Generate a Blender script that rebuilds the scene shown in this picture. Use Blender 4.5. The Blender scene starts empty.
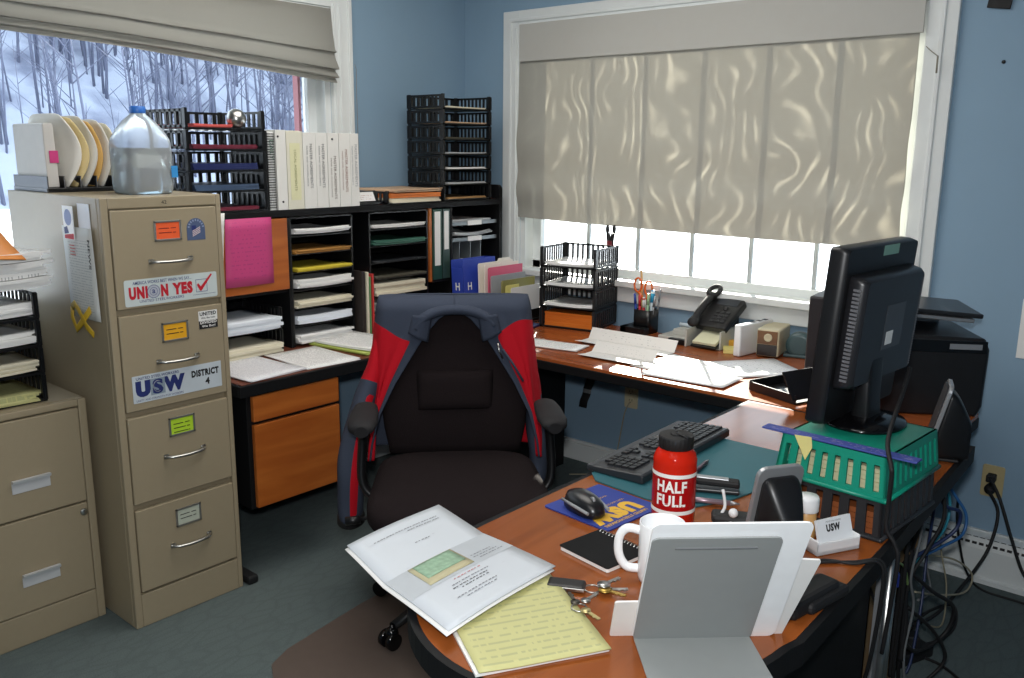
import bpy, bmesh, math, random
from mathutils import Matrix, Vector, Euler

random.seed(7)
scene = bpy.context.scene
COL = scene.collection
PI = math.pi

# ------------------------------------------------------------------ camera, world, sun, lamps, exposure
F_PX = 878.75                                   # focal length in pixels of a 1024 x 678 frame
cam_d = bpy.data.cameras.new('camera')
cam_d.sensor_width = 36.0
cam_d.lens = F_PX / 1024.0 * 36.0
cam_d.clip_start = 0.05
cam_d.clip_end = 400
cam = bpy.data.objects.new('camera', cam_d)
COL.objects.link(cam)
R_RIGHT = (0.7582875, 0.6518569, 0.0090897)
R_DOWN = (0.1445465, -0.1545184, -0.9773589)
R_FWD = (-0.6356936, 0.7424329, -0.2113930)
cam.matrix_world = Matrix(((R_RIGHT[0], -R_DOWN[0], -R_FWD[0], 3.14),
                           (R_RIGHT[1], -R_DOWN[1], -R_FWD[1], -3.29),
                           (R_RIGHT[2], -R_DOWN[2], -R_FWD[2], 1.47),
                           (0, 0, 0, 1)))
scene.camera = cam

world = bpy.data.worlds.new('winter_sky')
scene.world = world
world.use_nodes = True
wn = world.node_tree
wn.nodes['Background'].inputs['Color'].default_value = (0.80, 0.90, 1.0, 1)
wn.nodes['Background'].inputs['Strength'].default_value = 3.0

sun_d = bpy.data.lights.new('sun', 'SUN')
sun_d.energy = 20.0
sun_d.angle = math.radians(1.0)
sun_d.color = (1.0, 0.93, 0.82)
sun = bpy.data.objects.new('sun', sun_d)
COL.objects.link(sun)
sun.rotation_euler = Vector((0.28, -0.41, -0.215)).to_track_quat('-Z', 'Y').to_euler()

def area(name, loc, target, sx, sy, power, color):
    d = bpy.data.lights.new(name, 'AREA')
    d.shape = 'RECTANGLE'; d.size = sx; d.size_y = sy; d.energy = power; d.color = color
    o = bpy.data.objects.new(name, d); COL.objects.link(o)
    o.location = loc
    o.rotation_euler = (Vector(target) - Vector(loc)).to_track_quat('-Z', 'Y').to_euler()
    return o
# unseen fill panels added under the ceiling to brighten walls and cabinets
area('ceiling_fill', (1.25, -1.45, 2.47), (1.25, -1.45, 0), 1.5, 1.2, 26, (1.0, 0.96, 0.90))
area('ceiling_fill', (2.7, -3.4, 2.47), (2.7, -3.4, 0), 1.5, 1.2, 17, (1.0, 0.97, 0.93))
# the photographer's flash unit
fl = bpy.data.lights.new('camera_flash', 'SPOT'); fl.energy = 92; fl.shadow_soft_size = 0.04; fl.color = (0.98, 0.99, 1.0)
fl.spot_size = math.radians(95); fl.spot_blend = 0.6
flo = bpy.data.objects.new('camera_flash', fl); COL.objects.link(flo)
flo.location = (3.13, -3.30, 1.60)
flo.rotation_euler = Vector(R_FWD).to_track_quat('-Z', 'Y').to_euler()

scene.view_settings.view_transform = 'Standard'
scene.view_settings.look = 'None'
scene.view_settings.exposure = 0.0
scene.view_settings.gamma = 1.0
scene.view_settings.use_curve_mapping = False
scene.cycles.max_bounces = 8
scene.cycles.transparent_max_bounces = 12
scene.cycles.use_denoising = True
scene.cycles.sample_clamp_indirect = 6.0
scene.cycles.caustics_reflective = False
scene.cycles.caustics_refractive = False

# ------------------------------------------------------------------ materials
def lin(c):
    return tuple((x / 12.92 if x <= 0.04045 else ((x + 0.055) / 1.055) ** 2.4) for x in c)
def hexc(h):
    h = h.lstrip('#')
    return lin(tuple(int(h[i:i + 2], 16) / 255 for i in (0, 2, 4)))

MATS = {}
def newmat(name):
    m = bpy.data.materials.new(name); m.use_nodes = True
    return m, m.node_tree.nodes, m.node_tree.links, m.node_tree.nodes['Principled BSDF']

def mat(name, h, rough=0.5, metal=0.0, var=0.06, scale=30, bump=0.0, spec=0.5, trans=0.0, emit=0.0, coat=0.0):
    """principled material with a little procedural colour variation and bump"""
    if name in MATS: return MATS[name]
    m, N, L, b = newmat(name)
    c = hexc(h)
    tc = N.new('ShaderNodeTexCoord')
    nz = N.new('ShaderNodeTexNoise'); nz.inputs['Scale'].default_value = scale; nz.inputs['Detail'].default_value = 3
    L.new(tc.outputs['Object'], nz.inputs['Vector'])
    mx = N.new('ShaderNodeMixRGB'); mx.inputs[1].default_value = tuple(x * (1 - var) for x in c) + (1,)
    mx.inputs[2].default_value = tuple(min(1, x * (1 + var)) for x in c) + (1,)
    L.new(nz.outputs['Fac'], mx.inputs[0]); L.new(mx.outputs[0], b.inputs['Base Color'])
    b.inputs['Roughness'].default_value = rough
    b.inputs['Metallic'].default_value = metal
    b.inputs['Specular IOR Level'].default_value = spec
    if coat: b.inputs['Coat Weight'].default_value = coat
    if trans:
        b.inputs['Transmission Weight'].default_value = trans
    if bump:
        bp = N.new('ShaderNodeBump'); bp.inputs['Strength'].default_value = bump; bp.inputs['Distance'].default_value = 0.003
        L.new(nz.outputs['Fac'], bp.inputs['Height']); L.new(bp.outputs['Normal'], b.inputs['Normal'])
    MATS[name] = m
    return m

def math_node(N, L, op, a, b=None, c=None):
    n = N.new('ShaderNodeMath'); n.operation = op
    for i, v in enumerate((a, b, c)):
        if v is None: continue
        if isinstance(v, (int, float)): n.inputs[i].default_value = v
        else: L.new(v, n.inputs[i])
    return n.outputs[0]

def paper_mat(name, base, ink, rows=26, dens=0.5, margin=0.1, y0=0.08, y1=0.92, ux='X', uy='Y', word=40, strength=0.6):
    """paper printed with rows of small grey text marks (generated coordinates)"""
    if name in MATS: return MATS[name]
    m, N, L, b = newmat(name)
    tc = N.new('ShaderNodeTexCoord'); sp = N.new('ShaderNodeSeparateXYZ'); L.new(tc.outputs['Generated'], sp.inputs[0])
    X, Y = sp.outputs[ux], sp.outputs[uy]
    row = math_node(N, L, 'MULTIPLY', Y, rows)
    fr = math_node(N, L, 'FRACT', row)
    fl_ = math_node(N, L, 'FLOOR', row)
    line = math_node(N, L, 'LESS_THAN', fr, 0.30)
    cx = N.new('ShaderNodeCombineXYZ'); L.new(math_node(N, L, 'MULTIPLY', X, word), cx.inputs[0]); L.new(math_node(N, L, 'MULTIPLY', fl_, 7.31), cx.inputs[1])
    nz = N.new('ShaderNodeTexNoise'); nz.inputs['Scale'].default_value = 1.0; nz.inputs['Detail'].default_value = 1; L.new(cx.outputs[0], nz.inputs['Vector'])
    wd = math_node(N, L, 'GREATER_THAN', nz.outputs['Fac'], 1 - dens)
    ms = math_node(N, L, 'MULTIPLY', math_node(N, L, 'GREATER_THAN', X, margin), math_node(N, L, 'LESS_THAN', X, 1 - margin))
    ms2 = math_node(N, L, 'MULTIPLY', math_node(N, L, 'GREATER_THAN', Y, y0), math_node(N, L, 'LESS_THAN', Y, y1))
    f = math_node(N, L, 'MULTIPLY', math_node(N, L, 'MULTIPLY', line, wd), math_node(N, L, 'MULTIPLY', ms, ms2))
    f = math_node(N, L, 'MULTIPLY', f, strength)
    mx = N.new('ShaderNodeMixRGB'); mx.inputs[1].default_value = hexc(base) + (1,); mx.inputs[2].default_value = hexc(ink) + (1,)
    L.new(f, mx.inputs[0]); L.new(mx.outputs[0], b.inputs['Base Color'])
    b.inputs['Roughness'].default_value = 0.6
    MATS[name] = m
    return m

def wood_mat(name, c1, c2, rough=0.28, axis='Y', spec=0.5):
    if name in MATS: return MATS[name]
    m, N, L, b = newmat(name)
    tc = N.new('ShaderNodeTexCoord'); mp = N.new('ShaderNodeMapping')
    mp.inputs['Scale'].default_value = {'Y': (14, 1.6, 14), 'X': (1.6, 14, 14), 'Z': (14, 14, 1.6)}[axis]
    L.new(tc.outputs['Object'], mp.inputs['Vector'])
    nz = N.new('ShaderNodeTexNoise'); nz.inputs['Scale'].default_value = 1.3; nz.inputs['Detail'].default_value = 6; nz.inputs['Distortion'].default_value = 0.8
    L.new(mp.outputs[0], nz.inputs['Vector'])
    cr = N.new('ShaderNodeValToRGB')
    cr.color_ramp.elements[0].position = 0.32; cr.color_ramp.elements[0].color = hexc(c1) + (1,)
    cr.color_ramp.elements[1].position = 0.68; cr.color_ramp.elements[1].color = hexc(c2) + (1,)
    L.new(nz.outputs['Fac'], cr.inputs[0]); L.new(cr.outputs[0], b.inputs['Base Color'])
    b.inputs['Roughness'].default_value = rough
    b.inputs['Specular IOR Level'].default_value = spec
    MATS[name] = m
    return m

# ------------------------------------------------------------------ mesh builder
def rotm(rz=0, rx=0, ry=0):
    return Euler((rx, ry, rz), 'XYZ').to_matrix().to_4x4()
def T(x, y, z): return Matrix.Translation((x, y, z))
def plane_frame(o, xd, yd):
    xd = Vector(xd).normalized(); yd = Vector(yd).normalized(); zd = xd.cross(yd)
    return Matrix(((xd.x, yd.x, zd.x, o[0]), (xd.y, yd.y, zd.y, o[1]), (xd.z, yd.z, zd.z, o[2]), (0, 0, 0, 1)))

class MB:
    def __init__(s): s.bm = bmesh.new(); s.M = Matrix.Identity(4)
    def at(s, M): s.M = M; return s
    def _v(s, p): return s.bm.verts.new(s.M @ Vector(p))
    def _f(s, vs, mi=0, smooth=False):
        try:
            f = s.bm.faces.new(vs); f.material_index = mi; f.smooth = smooth; return f
        except ValueError: return None
    def box(s, c, d, rz=0, rx=0, ry=0, mi=0):
        R = T(*c) @ rotm(rz, rx, ry)
        vs = [s._v(R @ Vector((sx * d[0] / 2, sy * d[1] / 2, sz * d[2] / 2))) for sx in (-1, 1) for sy in (-1, 1) for sz in (-1, 1)]
        for q in ((0, 1, 3, 2), (4, 6, 7, 5), (0, 4, 5, 1), (2, 3, 7, 6), (0, 2, 6, 4), (1, 5, 7, 3)):
            s._f([vs[i] for i in q], mi)
        return s
    def bx(s, x0, x1, y0, y1, z0, z1, mi=0):
        return s.box(((x0 + x1) / 2, (y0 + y1) / 2, (z0 + z1) / 2), (abs(x1 - x0), abs(y1 - y0), abs(z1 - z0)), mi=mi)
    def prism(s, poly, z0, z1, mi=0, smooth=False):
        a = [s._v((p[0], p[1], z0)) for p in poly]; b = [s._v((p[0], p[1], z1)) for p in poly]
        n = len(poly)
        s._f(list(reversed(a)), mi); s._f(b, mi)
        for i in range(n): s._f([a[i], a[(i + 1) % n], b[(i + 1) % n], b[i]], mi, smooth)
        return s
    def rings(s, rs, caps=True, closed=True, smooth=True, mi=0):
        """loft a list of equal-length point rings"""
        V = [[s._v(p) for p in r] for r in rs]
        n = len(V[0])
        for i in range(len(V) - 1):
            for j in range(n if closed else n - 1):
                k = (j + 1) % n
                s._f([V[i][j], V[i][k], V[i + 1][k], V[i + 1][j]], mi, smooth)
        if caps:
            s._f(list(reversed(V[0])), mi); s._f(V[-1], mi)
        return s
    def lathe(s, prof, c=(0, 0, 0), seg=32, mi=0, smooth=True, caps=True):
        rs = [[(c[0] + r * math.cos(2 * PI * j / seg), c[1] + r * math.sin(2 * PI * j / seg), c[2] + z) for j in range(seg)] for r, z in prof]
        return s.rings(rs, caps, True, smooth, mi)
    def tube(s, pts, r, seg=8, mi=0, caps=True, flat=1.0):
        pts = [Vector(p) for p in pts]; rs = []
        up = Vector((0, 0, 1)); prev = None
        for i, p in enumerate(pts):
            t = (pts[min(i + 1, len(pts) - 1)] - pts[max(i - 1, 0)])
            if t.length < 1e-9: t = Vector((0, 0, 1))
            t.normalize()
            if prev is None:
                a = up if abs(t.z) < 0.9 else Vector((1, 0, 0))
                u = a.cross(t).normalized()
            else:
                u = (prev - t * prev.dot(t))
                if u.length < 1e-6: u = up.cross(t)
                u.normalize()
            prev = u; w = t.cross(u)
            rr = r[i] if isinstance(r, (list, tuple)) else r
            rs.append([p + u * (rr * math.cos(2 * PI * j / seg)) + w * (rr * flat * math.sin(2 * PI * j / seg)) for j in range(seg)])
        return s.rings(rs, caps, True, True, mi)
    def cyl(s, p0, p1, r, r1=None, seg=20, mi=0):
        return s.tube([p0, p1], [r, r if r1 is None else r1], seg, mi)
    def grid(s, fn, nu, nv, mi=0, smooth=True, closed_u=False):
        V = [[s._v(fn(i / nu, j / nv)) for i in range(nu + (0 if closed_u else 1))] for j in range(nv + 1)]
        w = len(V[0])
        for j in range(nv):
            for i in range(nu):
                k = (i + 1) % w
                f = s._f([V[j][i], V[j][k], V[j + 1][k], V[j + 1][i]], mi, smooth)
        return s
    def sphere(s, c, r, su=20, sv=12, sc=(1, 1, 1), mi=0):
        rs = []
        for i in range(1, sv):
            a = PI * i / sv
            rs.append([(c[0] + r * sc[0] * math.sin(a) * math.cos(2 * PI * j / su), c[1] + r * sc[1] * math.sin(a) * math.sin(2 * PI * j / su), c[2] - r * sc[2] * math.cos(a)) for j in range(su)])
        return s.rings(rs, True, True, True, mi)
    def build(s, name, m, parent=None, bevel=0.0, solid=0.0, subsurf=0, seg=2):
        bmesh.ops.recalc_face_normals(s.bm, faces=s.bm.faces[:])
        me = bpy.data.meshes.new(name); s.bm.to_mesh(me); s.bm.free()
        ms = m if isinstance(m, (list, tuple)) else [m]
        for x in ms: me.materials.append(x)
        o = bpy.data.objects.new(name, me); COL.objects.link(o)
        if parent is not None: o.parent = parent
        if solid:
            md = o.modifiers.new('thickness', 'SOLIDIFY'); md.thickness = solid; md.offset = 0
        if bevel:
            md = o.modifiers.new('soft_edges', 'BEVEL'); md.width = bevel; md.segments = seg; md.limit_method = 'ANGLE'; md.angle_limit = math.radians(40)
        if subsurf:
            md = o.modifiers.new('smooth', 'SUBSURF'); md.levels = subsurf; md.render_levels = subsurf
        return o

def tag(o, label, cat, group=None, kind=None):
    if label: o['label'] = label
    if cat: o['category'] = cat
    if group: o['group'] = group
    if kind: o['kind'] = kind
    return o
def thing(name, label, cat, loc=(0, 0, 0), rz=0, group=None):
    o = bpy.data.objects.new(name, None); o.empty_display_size = 0.05; COL.objects.link(o)
    o.location = loc; o.rotation_euler = (0, 0, rz)
    return tag(o, label, cat, group)
def struct(o): o['kind'] = 'structure'; return o
def place(o, loc, rz=0, rx=0, ry=0):
    o.location = loc; o.rotation_euler = (rx, ry, rz); return o
def copy_tree(o, parent=None):
    c = o.copy(); COL.objects.link(c)
    if parent is not None: c.parent = parent
    for ch in list(o.children): copy_tree(ch, c)
    return c

def text(s, M, w, h, m, parent, name='lettering', align='C', ext=0.0004, bold=0.0, italic=0.0):
    """raised lettering fitted into a w x h box in the plane M (x right, y up)"""
    cu = bpy.data.curves.new('txt', 'FONT'); cu.body = s; cu.extrude = 0.0; cu.offset = bold; cu.shear = italic; cu.resolution_u = 3; cu.space_character = 1.0 + 2.4 * bold
    tmp = bpy.data.objects.new('txt', cu)
    me = bpy.data.meshes.new_from_object(tmp)
    xs = [v.co.x for v in me.vertices]; ys = [v.co.y for v in me.vertices]
    x0, x1, y0, y1 = min(xs), max(xs), min(ys), max(ys)
    sx, sy = w / (x1 - x0), h / (y1 - y0)
    for v in me.vertices:
        v.co = M @ Vector(((v.co.x - (x0 + x1) / 2) * sx, (v.co.y - (y0 + y1) / 2) * sy, ext))
    bpy.data.objects.remove(tmp); bpy.data.curves.remove(cu)
    me.name = name; me.materials.clear(); me.materials.append(m)
    o = bpy.data.objects.new(name, me); COL.objects.link(o)
    if parent is not None: o.parent = parent
    return o

def rrect(w, h, r, n=4):
    p = []
    for cx, cy, a0 in ((w / 2 - r, h / 2 - r, 0), (-w / 2 + r, h / 2 - r, 90), (-w / 2 + r, -h / 2 + r, 180), (w / 2 - r, -h / 2 + r, 270)):
        for i in range(n + 1):
            a = math.radians(a0 + 90 * i / n); p.append((cx + r * math.cos(a), cy + r * math.sin(a)))
    return p
def smooth_path(pts, n=8):
    pts = [Vector(p) for p in pts]; out = []
    for i in range(len(pts) - 1):
        p0 = pts[max(i - 1, 0)]; p1 = pts[i]; p2 = pts[i + 1]; p3 = pts[min(i + 2, len(pts) - 1)]
        for k in range(n):
            t = k / n
            out.append(0.5 * ((2 * p1) + (-p0 + p2) * t + (2 * p0 - 5 * p1 + 4 * p2 - p3) * t * t + (-p0 + 3 * p1 - 3 * p2 + p3) * t ** 3))
    out.append(pts[-1]); return out
def lerp_tab(tab, x):
    for (a, va), (b, vb) in zip(tab, tab[1:]):
        if x <= b: return va + (vb - va) * max(0, min(1, (x - a) / (b - a)))
    return tab[-1][1]

# ------------------------------------------------------------------ palette
M_wall = mat('blue_wall_paint', '#86a2b8', 0.75, var=0.05, scale=3, bump=0.05)
M_trim = mat('white_gloss_trim', '#dfe3e2', 0.35, var=0.02)
M_ceil = mat('white_ceiling_tile', '#d8d8d4', 0.9, var=0.05, scale=60)
M_tan = mat('tan_enamel', '#9c8f76', 0.42, var=0.03, scale=50)
M_tan_d = mat('tan_enamel_edge', '#857a62', 0.42, var=0.03, scale=50)
M_black = mat('black_plastic', '#141416', 0.38, var=0.15, scale=40)
M_blackm = mat('black_matte', '#121214', 0.65, var=0.15, scale=40)
M_blackg = mat('black_gloss', '#0b0b0d', 0.12, var=0.1)
M_lam = mat('black_laminate', '#111214', 0.6, var=0.1, spec=0.2)
M_fab = mat('black_chair_fabric', '#211b1c', 0.95, var=0.25, scale=300, bump=0.3, spec=0.1)
M_chrome = mat('brushed_steel', '#b9b9b6', 0.28, 1.0, var=0.05)
M_silver = mat('silver_plastic', '#a6a8ab', 0.35, 0.6)
M_white = mat('white_paper', '#e9e9e6', 0.65, var=0.02)
M_whitep = mat('white_plastic', '#e2e3e4', 0.35, var=0.02)
M_grey = mat('grey_plastic', '#8b8f92', 0.5)
M_cream = mat('cream_paper', '#d9d2bb', 0.7)
M_manila = mat('manila_paper', '#d9c48e', 0.7)
M_orange = mat('orange_card', '#e07830', 0.6)
M_pink = mat('pink_card', '#d98a97', 0.7)
M_red = mat('red_cloth', '#b01222', 0.85, var=0.15, scale=200, bump=0.2, spec=0.2)
M_navy = mat('navy_plastic', '#1c2657', 0.4)
M_maroon = mat('maroon_card', '#6d1f33', 0.5)
M_green = mat('dark_green_binder', '#1f4439', 0.45)
M_yellow = mat('yellow_card', '#d3bf3a', 0.6)
M_beige = mat('beige_plastic', '#c9bf9f', 0.45)
M_ink_navy = mat('navy_ink', '#23306c', 0.6)
M_ink_red = mat('red_ink', '#c2182b', 0.6)
M_ink_black = mat('black_ink', '#1a1a1c', 0.6)
M_ink_white = mat('white_ink', '#f2f0ec', 0.5)
M_ink_blue = mat('blue_ink', '#36427a', 0.6)
M_ink_grey = mat('grey_ink', '#6d7076', 0.6)
M_ink_yellow = mat('yellow_ink', '#d9ab2f', 0.6)
M_text = paper_mat('printed_paper', '#e8e8e6', '#5a5e66', 30, 0.55)
M_text2 = paper_mat('printed_form', '#e6e7e8', '#6a6f7a', 22, 0.42, 0.14)
M_pinktext = paper_mat('pink_notice_paper', '#bf3f78', '#9c2f6d', 16, 0.45, 0.12, 0.1, 0.95, 'Y', 'Z', 25)
M_yelpad = paper_mat('yellow_legal_paper', '#bdbb82', '#7f866c', 17, 0.56, 0.05, 0.04, 0.97, 'Y', 'X', 22, strength=0.38)
M_wood = wood_mat('cherry_desk_veneer', '#7f4219', '#924f23', 0.2, 'Y', 0.5)
M_woodx = wood_mat('cherry_desk_veneer_long', '#8a4421', '#9c552c', 0.24, 'X')
M_woodd = wood_mat('cherry_drawer_front', '#9a4e1c', '#b5662a', 0.35, 'Y')
M_woodk = wood_mat('dark_cherry_top', '#5f3022', '#74402c', 0.35, 'Y')
# ------------------------------------------------------------------ room shell
def carpet_mat():
    m, N, L, b = newmat('grey_green_carpet')
    tc = N.new('ShaderNodeTexCoord')
    n1 = N.new('ShaderNodeTexNoise'); n1.inputs['Scale'].default_value = 260; n1.inputs['Detail'].default_value = 2
    n2 = N.new('ShaderNodeTexVoronoi'); n2.inputs['Scale'].default_value = 26; n2.feature = 'DISTANCE_TO_EDGE'
    mp = N.new('ShaderNodeMapping'); mp.inputs['Rotation'].default_value = (0, 0, 0.7); mp.inputs['Scale'].default_value = (1.0, 0.4, 1)
    L.new(tc.outputs['Object'], n1.inputs['Vector']); L.new(tc.outputs['Object'], mp.inputs['Vector']); L.new(mp.outputs[0], n2.inputs['Vector'])
    cr = N.new('ShaderNodeValToRGB')
    cr.color_ramp.elements[0].position = 0.0; cr.color_ramp.elements[0].color = (0.85, 0.85, 0.85, 1)
    cr.color_ramp.elements[1].position = 0.12; cr.color_ramp.elements[1].color = (1, 1, 1, 1)
    L.new(n2.outputs['Distance'], cr.inputs[0])
    mx = N.new('ShaderNodeMixRGB'); mx.inputs[1].default_value = hexc('#4f5a5b') + (1,); mx.inputs[2].default_value = hexc('#6d7877') + (1,)
    L.new(n1.outputs['Fac'], mx.inputs[0])
    mu = N.new('ShaderNodeMixRGB'); mu.blend_type = 'MULTIPLY'; mu.inputs[0].default_value = 0.7
    L.new(mx.outputs[0], mu.inputs[1]); L.new(cr.outputs[0], mu.inputs[2]); L.new(mu.outputs[0], b.inputs['Base Color'])
    bp = N.new('ShaderNodeBump'); bp.inputs['Strength'].default_value = 0.5; bp.inputs['Distance'].default_value = 0.004
    L.new(n1.outputs['Fac'], bp.inputs['Height']); L.new(bp.outputs['Normal'], b.inputs['Normal'])
    b.inputs['Roughness'].default_value = 0.95; b.inputs['Specular IOR Level'].default_value = 0.1
    return m
M_carpet = carpet_mat()

def glass_mat():
    m = bpy.data.materials.new('window_glass'); m.use_nodes = True
    N = m.node_tree.nodes; L = m.node_tree.links; N.clear()
    o = N.new('ShaderNodeOutputMaterial'); t = N.new('ShaderNodeBsdfTransparent'); g = N.new('ShaderNodeBsdfGlossy')
    g.inputs['Roughness'].default_value = 0.02; t.inputs['Color'].default_value = (0.96, 0.98, 0.98, 1)
    f = N.new('ShaderNodeFresnel'); f.inputs['IOR'].default_value = 1.25
    mx = N.new('ShaderNodeMixShader'); L.new(f.outputs[0], mx.inputs[0]); L.new(t.outputs[0], mx.inputs[1]); L.new(g.outputs[0], mx.inputs[2]); L.new(mx.outputs[0], o.inputs[0])
    return m
M_glass = glass_mat()

def shade_mat(name, pattern=True, openness=0.10, transl=0.45, base='#a3a29a'):
    """thin woven solar fabric: diffuse + translucent, a little see-through; pattern puts light streaks into the translucency"""
    m = bpy.data.materials.new(name); m.use_nodes = True
    N = m.node_tree.nodes; L = m.node_tree.links; N.clear()
    o = N.new('ShaderNodeOutputMaterial')
    d = N.new('ShaderNodeBsdfDiffuse'); tl = N.new('ShaderNodeBsdfTranslucent'); tr = N.new('ShaderNodeBsdfTransparent')
    c = hexc(base) + (1,)
    d.inputs['Color'].default_value = c; tl.inputs['Color'].default_value = hexc('#cbc2ae') + (1,)
    a = N.new('ShaderNodeMixShader'); a.inputs[0].default_value = transl
    L.new(d.outputs[0], a.inputs[1]); L.new(tl.outputs[0], a.inputs[2])
    b = N.new('ShaderNodeMixShader'); b.inputs[0].default_value = openness
    L.new(a.outputs[0], b.inputs[1]); L.new(tr.outputs[0], b.inputs[2])
    L.new(b.outputs[0], o.inputs[0])
    if pattern:
        tc = N.new('ShaderNodeTexCoord'); mp = N.new('ShaderNodeMapping'); mp.inputs['Scale'].default_value = (1, 1, 1)
        L.new(tc.outputs['Object'], mp.inputs['Vector'])
        sp = N.new('ShaderNodeSeparateXYZ'); L.new(mp.outputs[0], sp.inputs[0])
        nz = N.new('ShaderNodeTexNoise'); nz.inputs['Scale'].default_value = 2.2; nz.inputs['Detail'].default_value = 2
        L.new(mp.outputs[0], nz.inputs['Vector'])
        # warped rings: phase = 60*x + 26*noise + 3*sin(20 z)
        z3 = math_node(N, L, 'SINE', math_node(N, L, 'MULTIPLY', sp.outputs['Z'], 34.0))
        ph = math_node(N, L, 'ADD', math_node(N, L, 'MULTIPLY', sp.outputs['X'], 95.0), math_node(N, L, 'MULTIPLY', nz.outputs['Fac'], 52.0))
        ph = math_node(N, L, 'ADD', ph, math_node(N, L, 'MULTIPLY', z3, 0.9))
        s = math_node(N, L, 'SINE', ph)
        s = math_node(N, L, 'POWER', math_node(N, L, 'MULTIPLY', math_node(N, L, 'ADD', s, 1.0), 0.5), 5.0)
        n2 = N.new('ShaderNodeTexNoise'); n2.inputs['Scale'].default_value = 7.0; L.new(mp.outputs[0], n2.inputs['Vector'])
        brk = math_node(N, L, 'MULTIPLY', math_node(N, L, 'MAXIMUM', math_node(N, L, 'SUBTRACT', n2.outputs['Fac'], 0.42), 0.0), 3.0)
        # bright light streaks painted into the translucency, only below the valance
        low = math_node(N, L, 'LESS_THAN', sp.outputs['Z'], 1.70)
        f = math_node(N, L, 'MULTIPLY', math_node(N, L, 'MULTIPLY', s, brk), low)
        op = math_node(N, L, 'ADD', math_node(N, L, 'MULTIPLY', f, 0.15), transl)
        L.new(op, a.inputs[0])
    return m
M_shade = shade_mat('woven_shade_fabric', True, 0.0, 0.03)
M_shade1 = shade_mat('folded_shade_fabric', False, 0.005, 0.12, '#8b8a84')
M_valance = mat('valance_fabric', '#b9b8b2', 0.9, var=0.02)

struct(MB().bx(-0.15, 4.3, -5.0, 0.15, -0.1, 0.0).build('floor', M_carpet))
struct(MB().bx(-0.15, 4.3, -5.0, 0.15, 2.5, 2.6).build('ceiling', M_ceil))
W2 = (0.37, 2.165, 0.90, 2.00)      # back window opening x0 x1 z0 z1
W1 = (-2.80, -0.835, 0.90, 2.045)   # left window opening y0 y1 z0 z1
b = MB(); b.bx(-0.15, W2[0], 0, 0.15, 0, 2.5); b.bx(W2[1], 4.3, 0, 0.15, 0, 2.5); b.bx(W2[0], W2[1], 0, 0.15, 0, W2[2]); b.bx(W2[0], W2[1], 0, 0.15, W2[3], 2.5)
struct(b.build('wall_back', M_wall))
b = MB(); b.bx(-0.15, 0, W1[1], 0, 0, 2.5); b.bx(-0.15, 0, -5.0, W1[0], 0, 2.5); b.bx(-0.15, 0, W1[0], W1[1], 0, W1[2]); b.bx(-0.15, 0, W1[0], W1[1], W1[3], 2.5)
struct(b.build('wall_left', M_wall))
struct(MB().bx(4.15, 4.3, -5.0, 0.0, 0, 2.5).build('wall_right', M_wall))
struct(MB().bx(0, 4.15, -5.0, -4.85, 0, 2.5).build('wall_front', M_wall))

# back window: casing, stool, apron, sash, grille bars, one pane
def casing(b, along, o0, o1, z0, z1, w, t):
    pass
w2 = struct(MB().bx(W2[0] - 0.1, W2[0], -0.022, 0, 0.81, 2.095).bx(W2[1], W2[1] + 0.1, -0.022, 0, 0.81, 2.095).bx(W2[0], W2[1], -0.022, 0, W2[3], 2.095)
            .bx(W2[0] - 0.06, W2[0] - 0.045, -0.03, -0.02, 0.88, 2.05).bx(W2[0] - 0.025, W2[0] - 0.012, -0.03, -0.02, 0.88, 2.02)
            .bx(W2[1] + 0.045, W2[1] + 0.06, -0.03, -0.02, 0.88, 2.05).bx(W2[0] - 0.06, W2[1] + 0.06, -0.03, -0.02, 2.045, 2.06).build('window_2', M_trim, bevel=0.003))
struct(MB().bx(W2[0] - 0.12, W2[1] + 0.12, -0.05, 0.065, 0.876, 0.904).bx(W2[0] - 0.1, W2[1] + 0.1, -0.02, 0, 0.805, 0.872).build('window_stool', M_trim, w2, bevel=0.004))
struct(MB().bx(W2[0], W2[0] + 0.03, 0, 0.15, W2[2], W2[3]).bx(W2[1] - 0.03, W2[1], 0, 0.15, W2[2], W2[3]).bx(W2[0], W2[1], 0, 0.15, W2[3] - 0.03, W2[3]).build('window_jamb', M_trim, w2))
sx0, sx1 = W2[0] + 0.03, W2[1] - 0.03
struct(MB().bx(sx0, sx0 + 0.05, 0.06, 0.1, 0.9, 1.97).bx(sx1 - 0.05, sx1, 0.06, 0.1, 0.9, 1.97).bx(sx0, sx1, 0.06, 0.1, 0.9, 0.94).bx(sx0, sx1, 0.06, 0.1, 1.92, 1.97).build('window_sash', M_trim, w2, bevel=0.003))
for i in range(1, 6):
    xx = sx0 + 0.05 + (sx1 - sx0 - 0.1) * i / 6
    struct(MB().bx(xx - 0.008, xx + 0.008, 0.075, 0.088, 0.94, 1.92).build('grille_bar', mat('grey_grille', '#aab0b2', 0.5), w2))
struct(MB().bx(sx0 + 0.04, sx1 - 0.04, 0.079, 0.084, 0.93, 1.93).build('window_pane', M_glass, w2))

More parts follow.
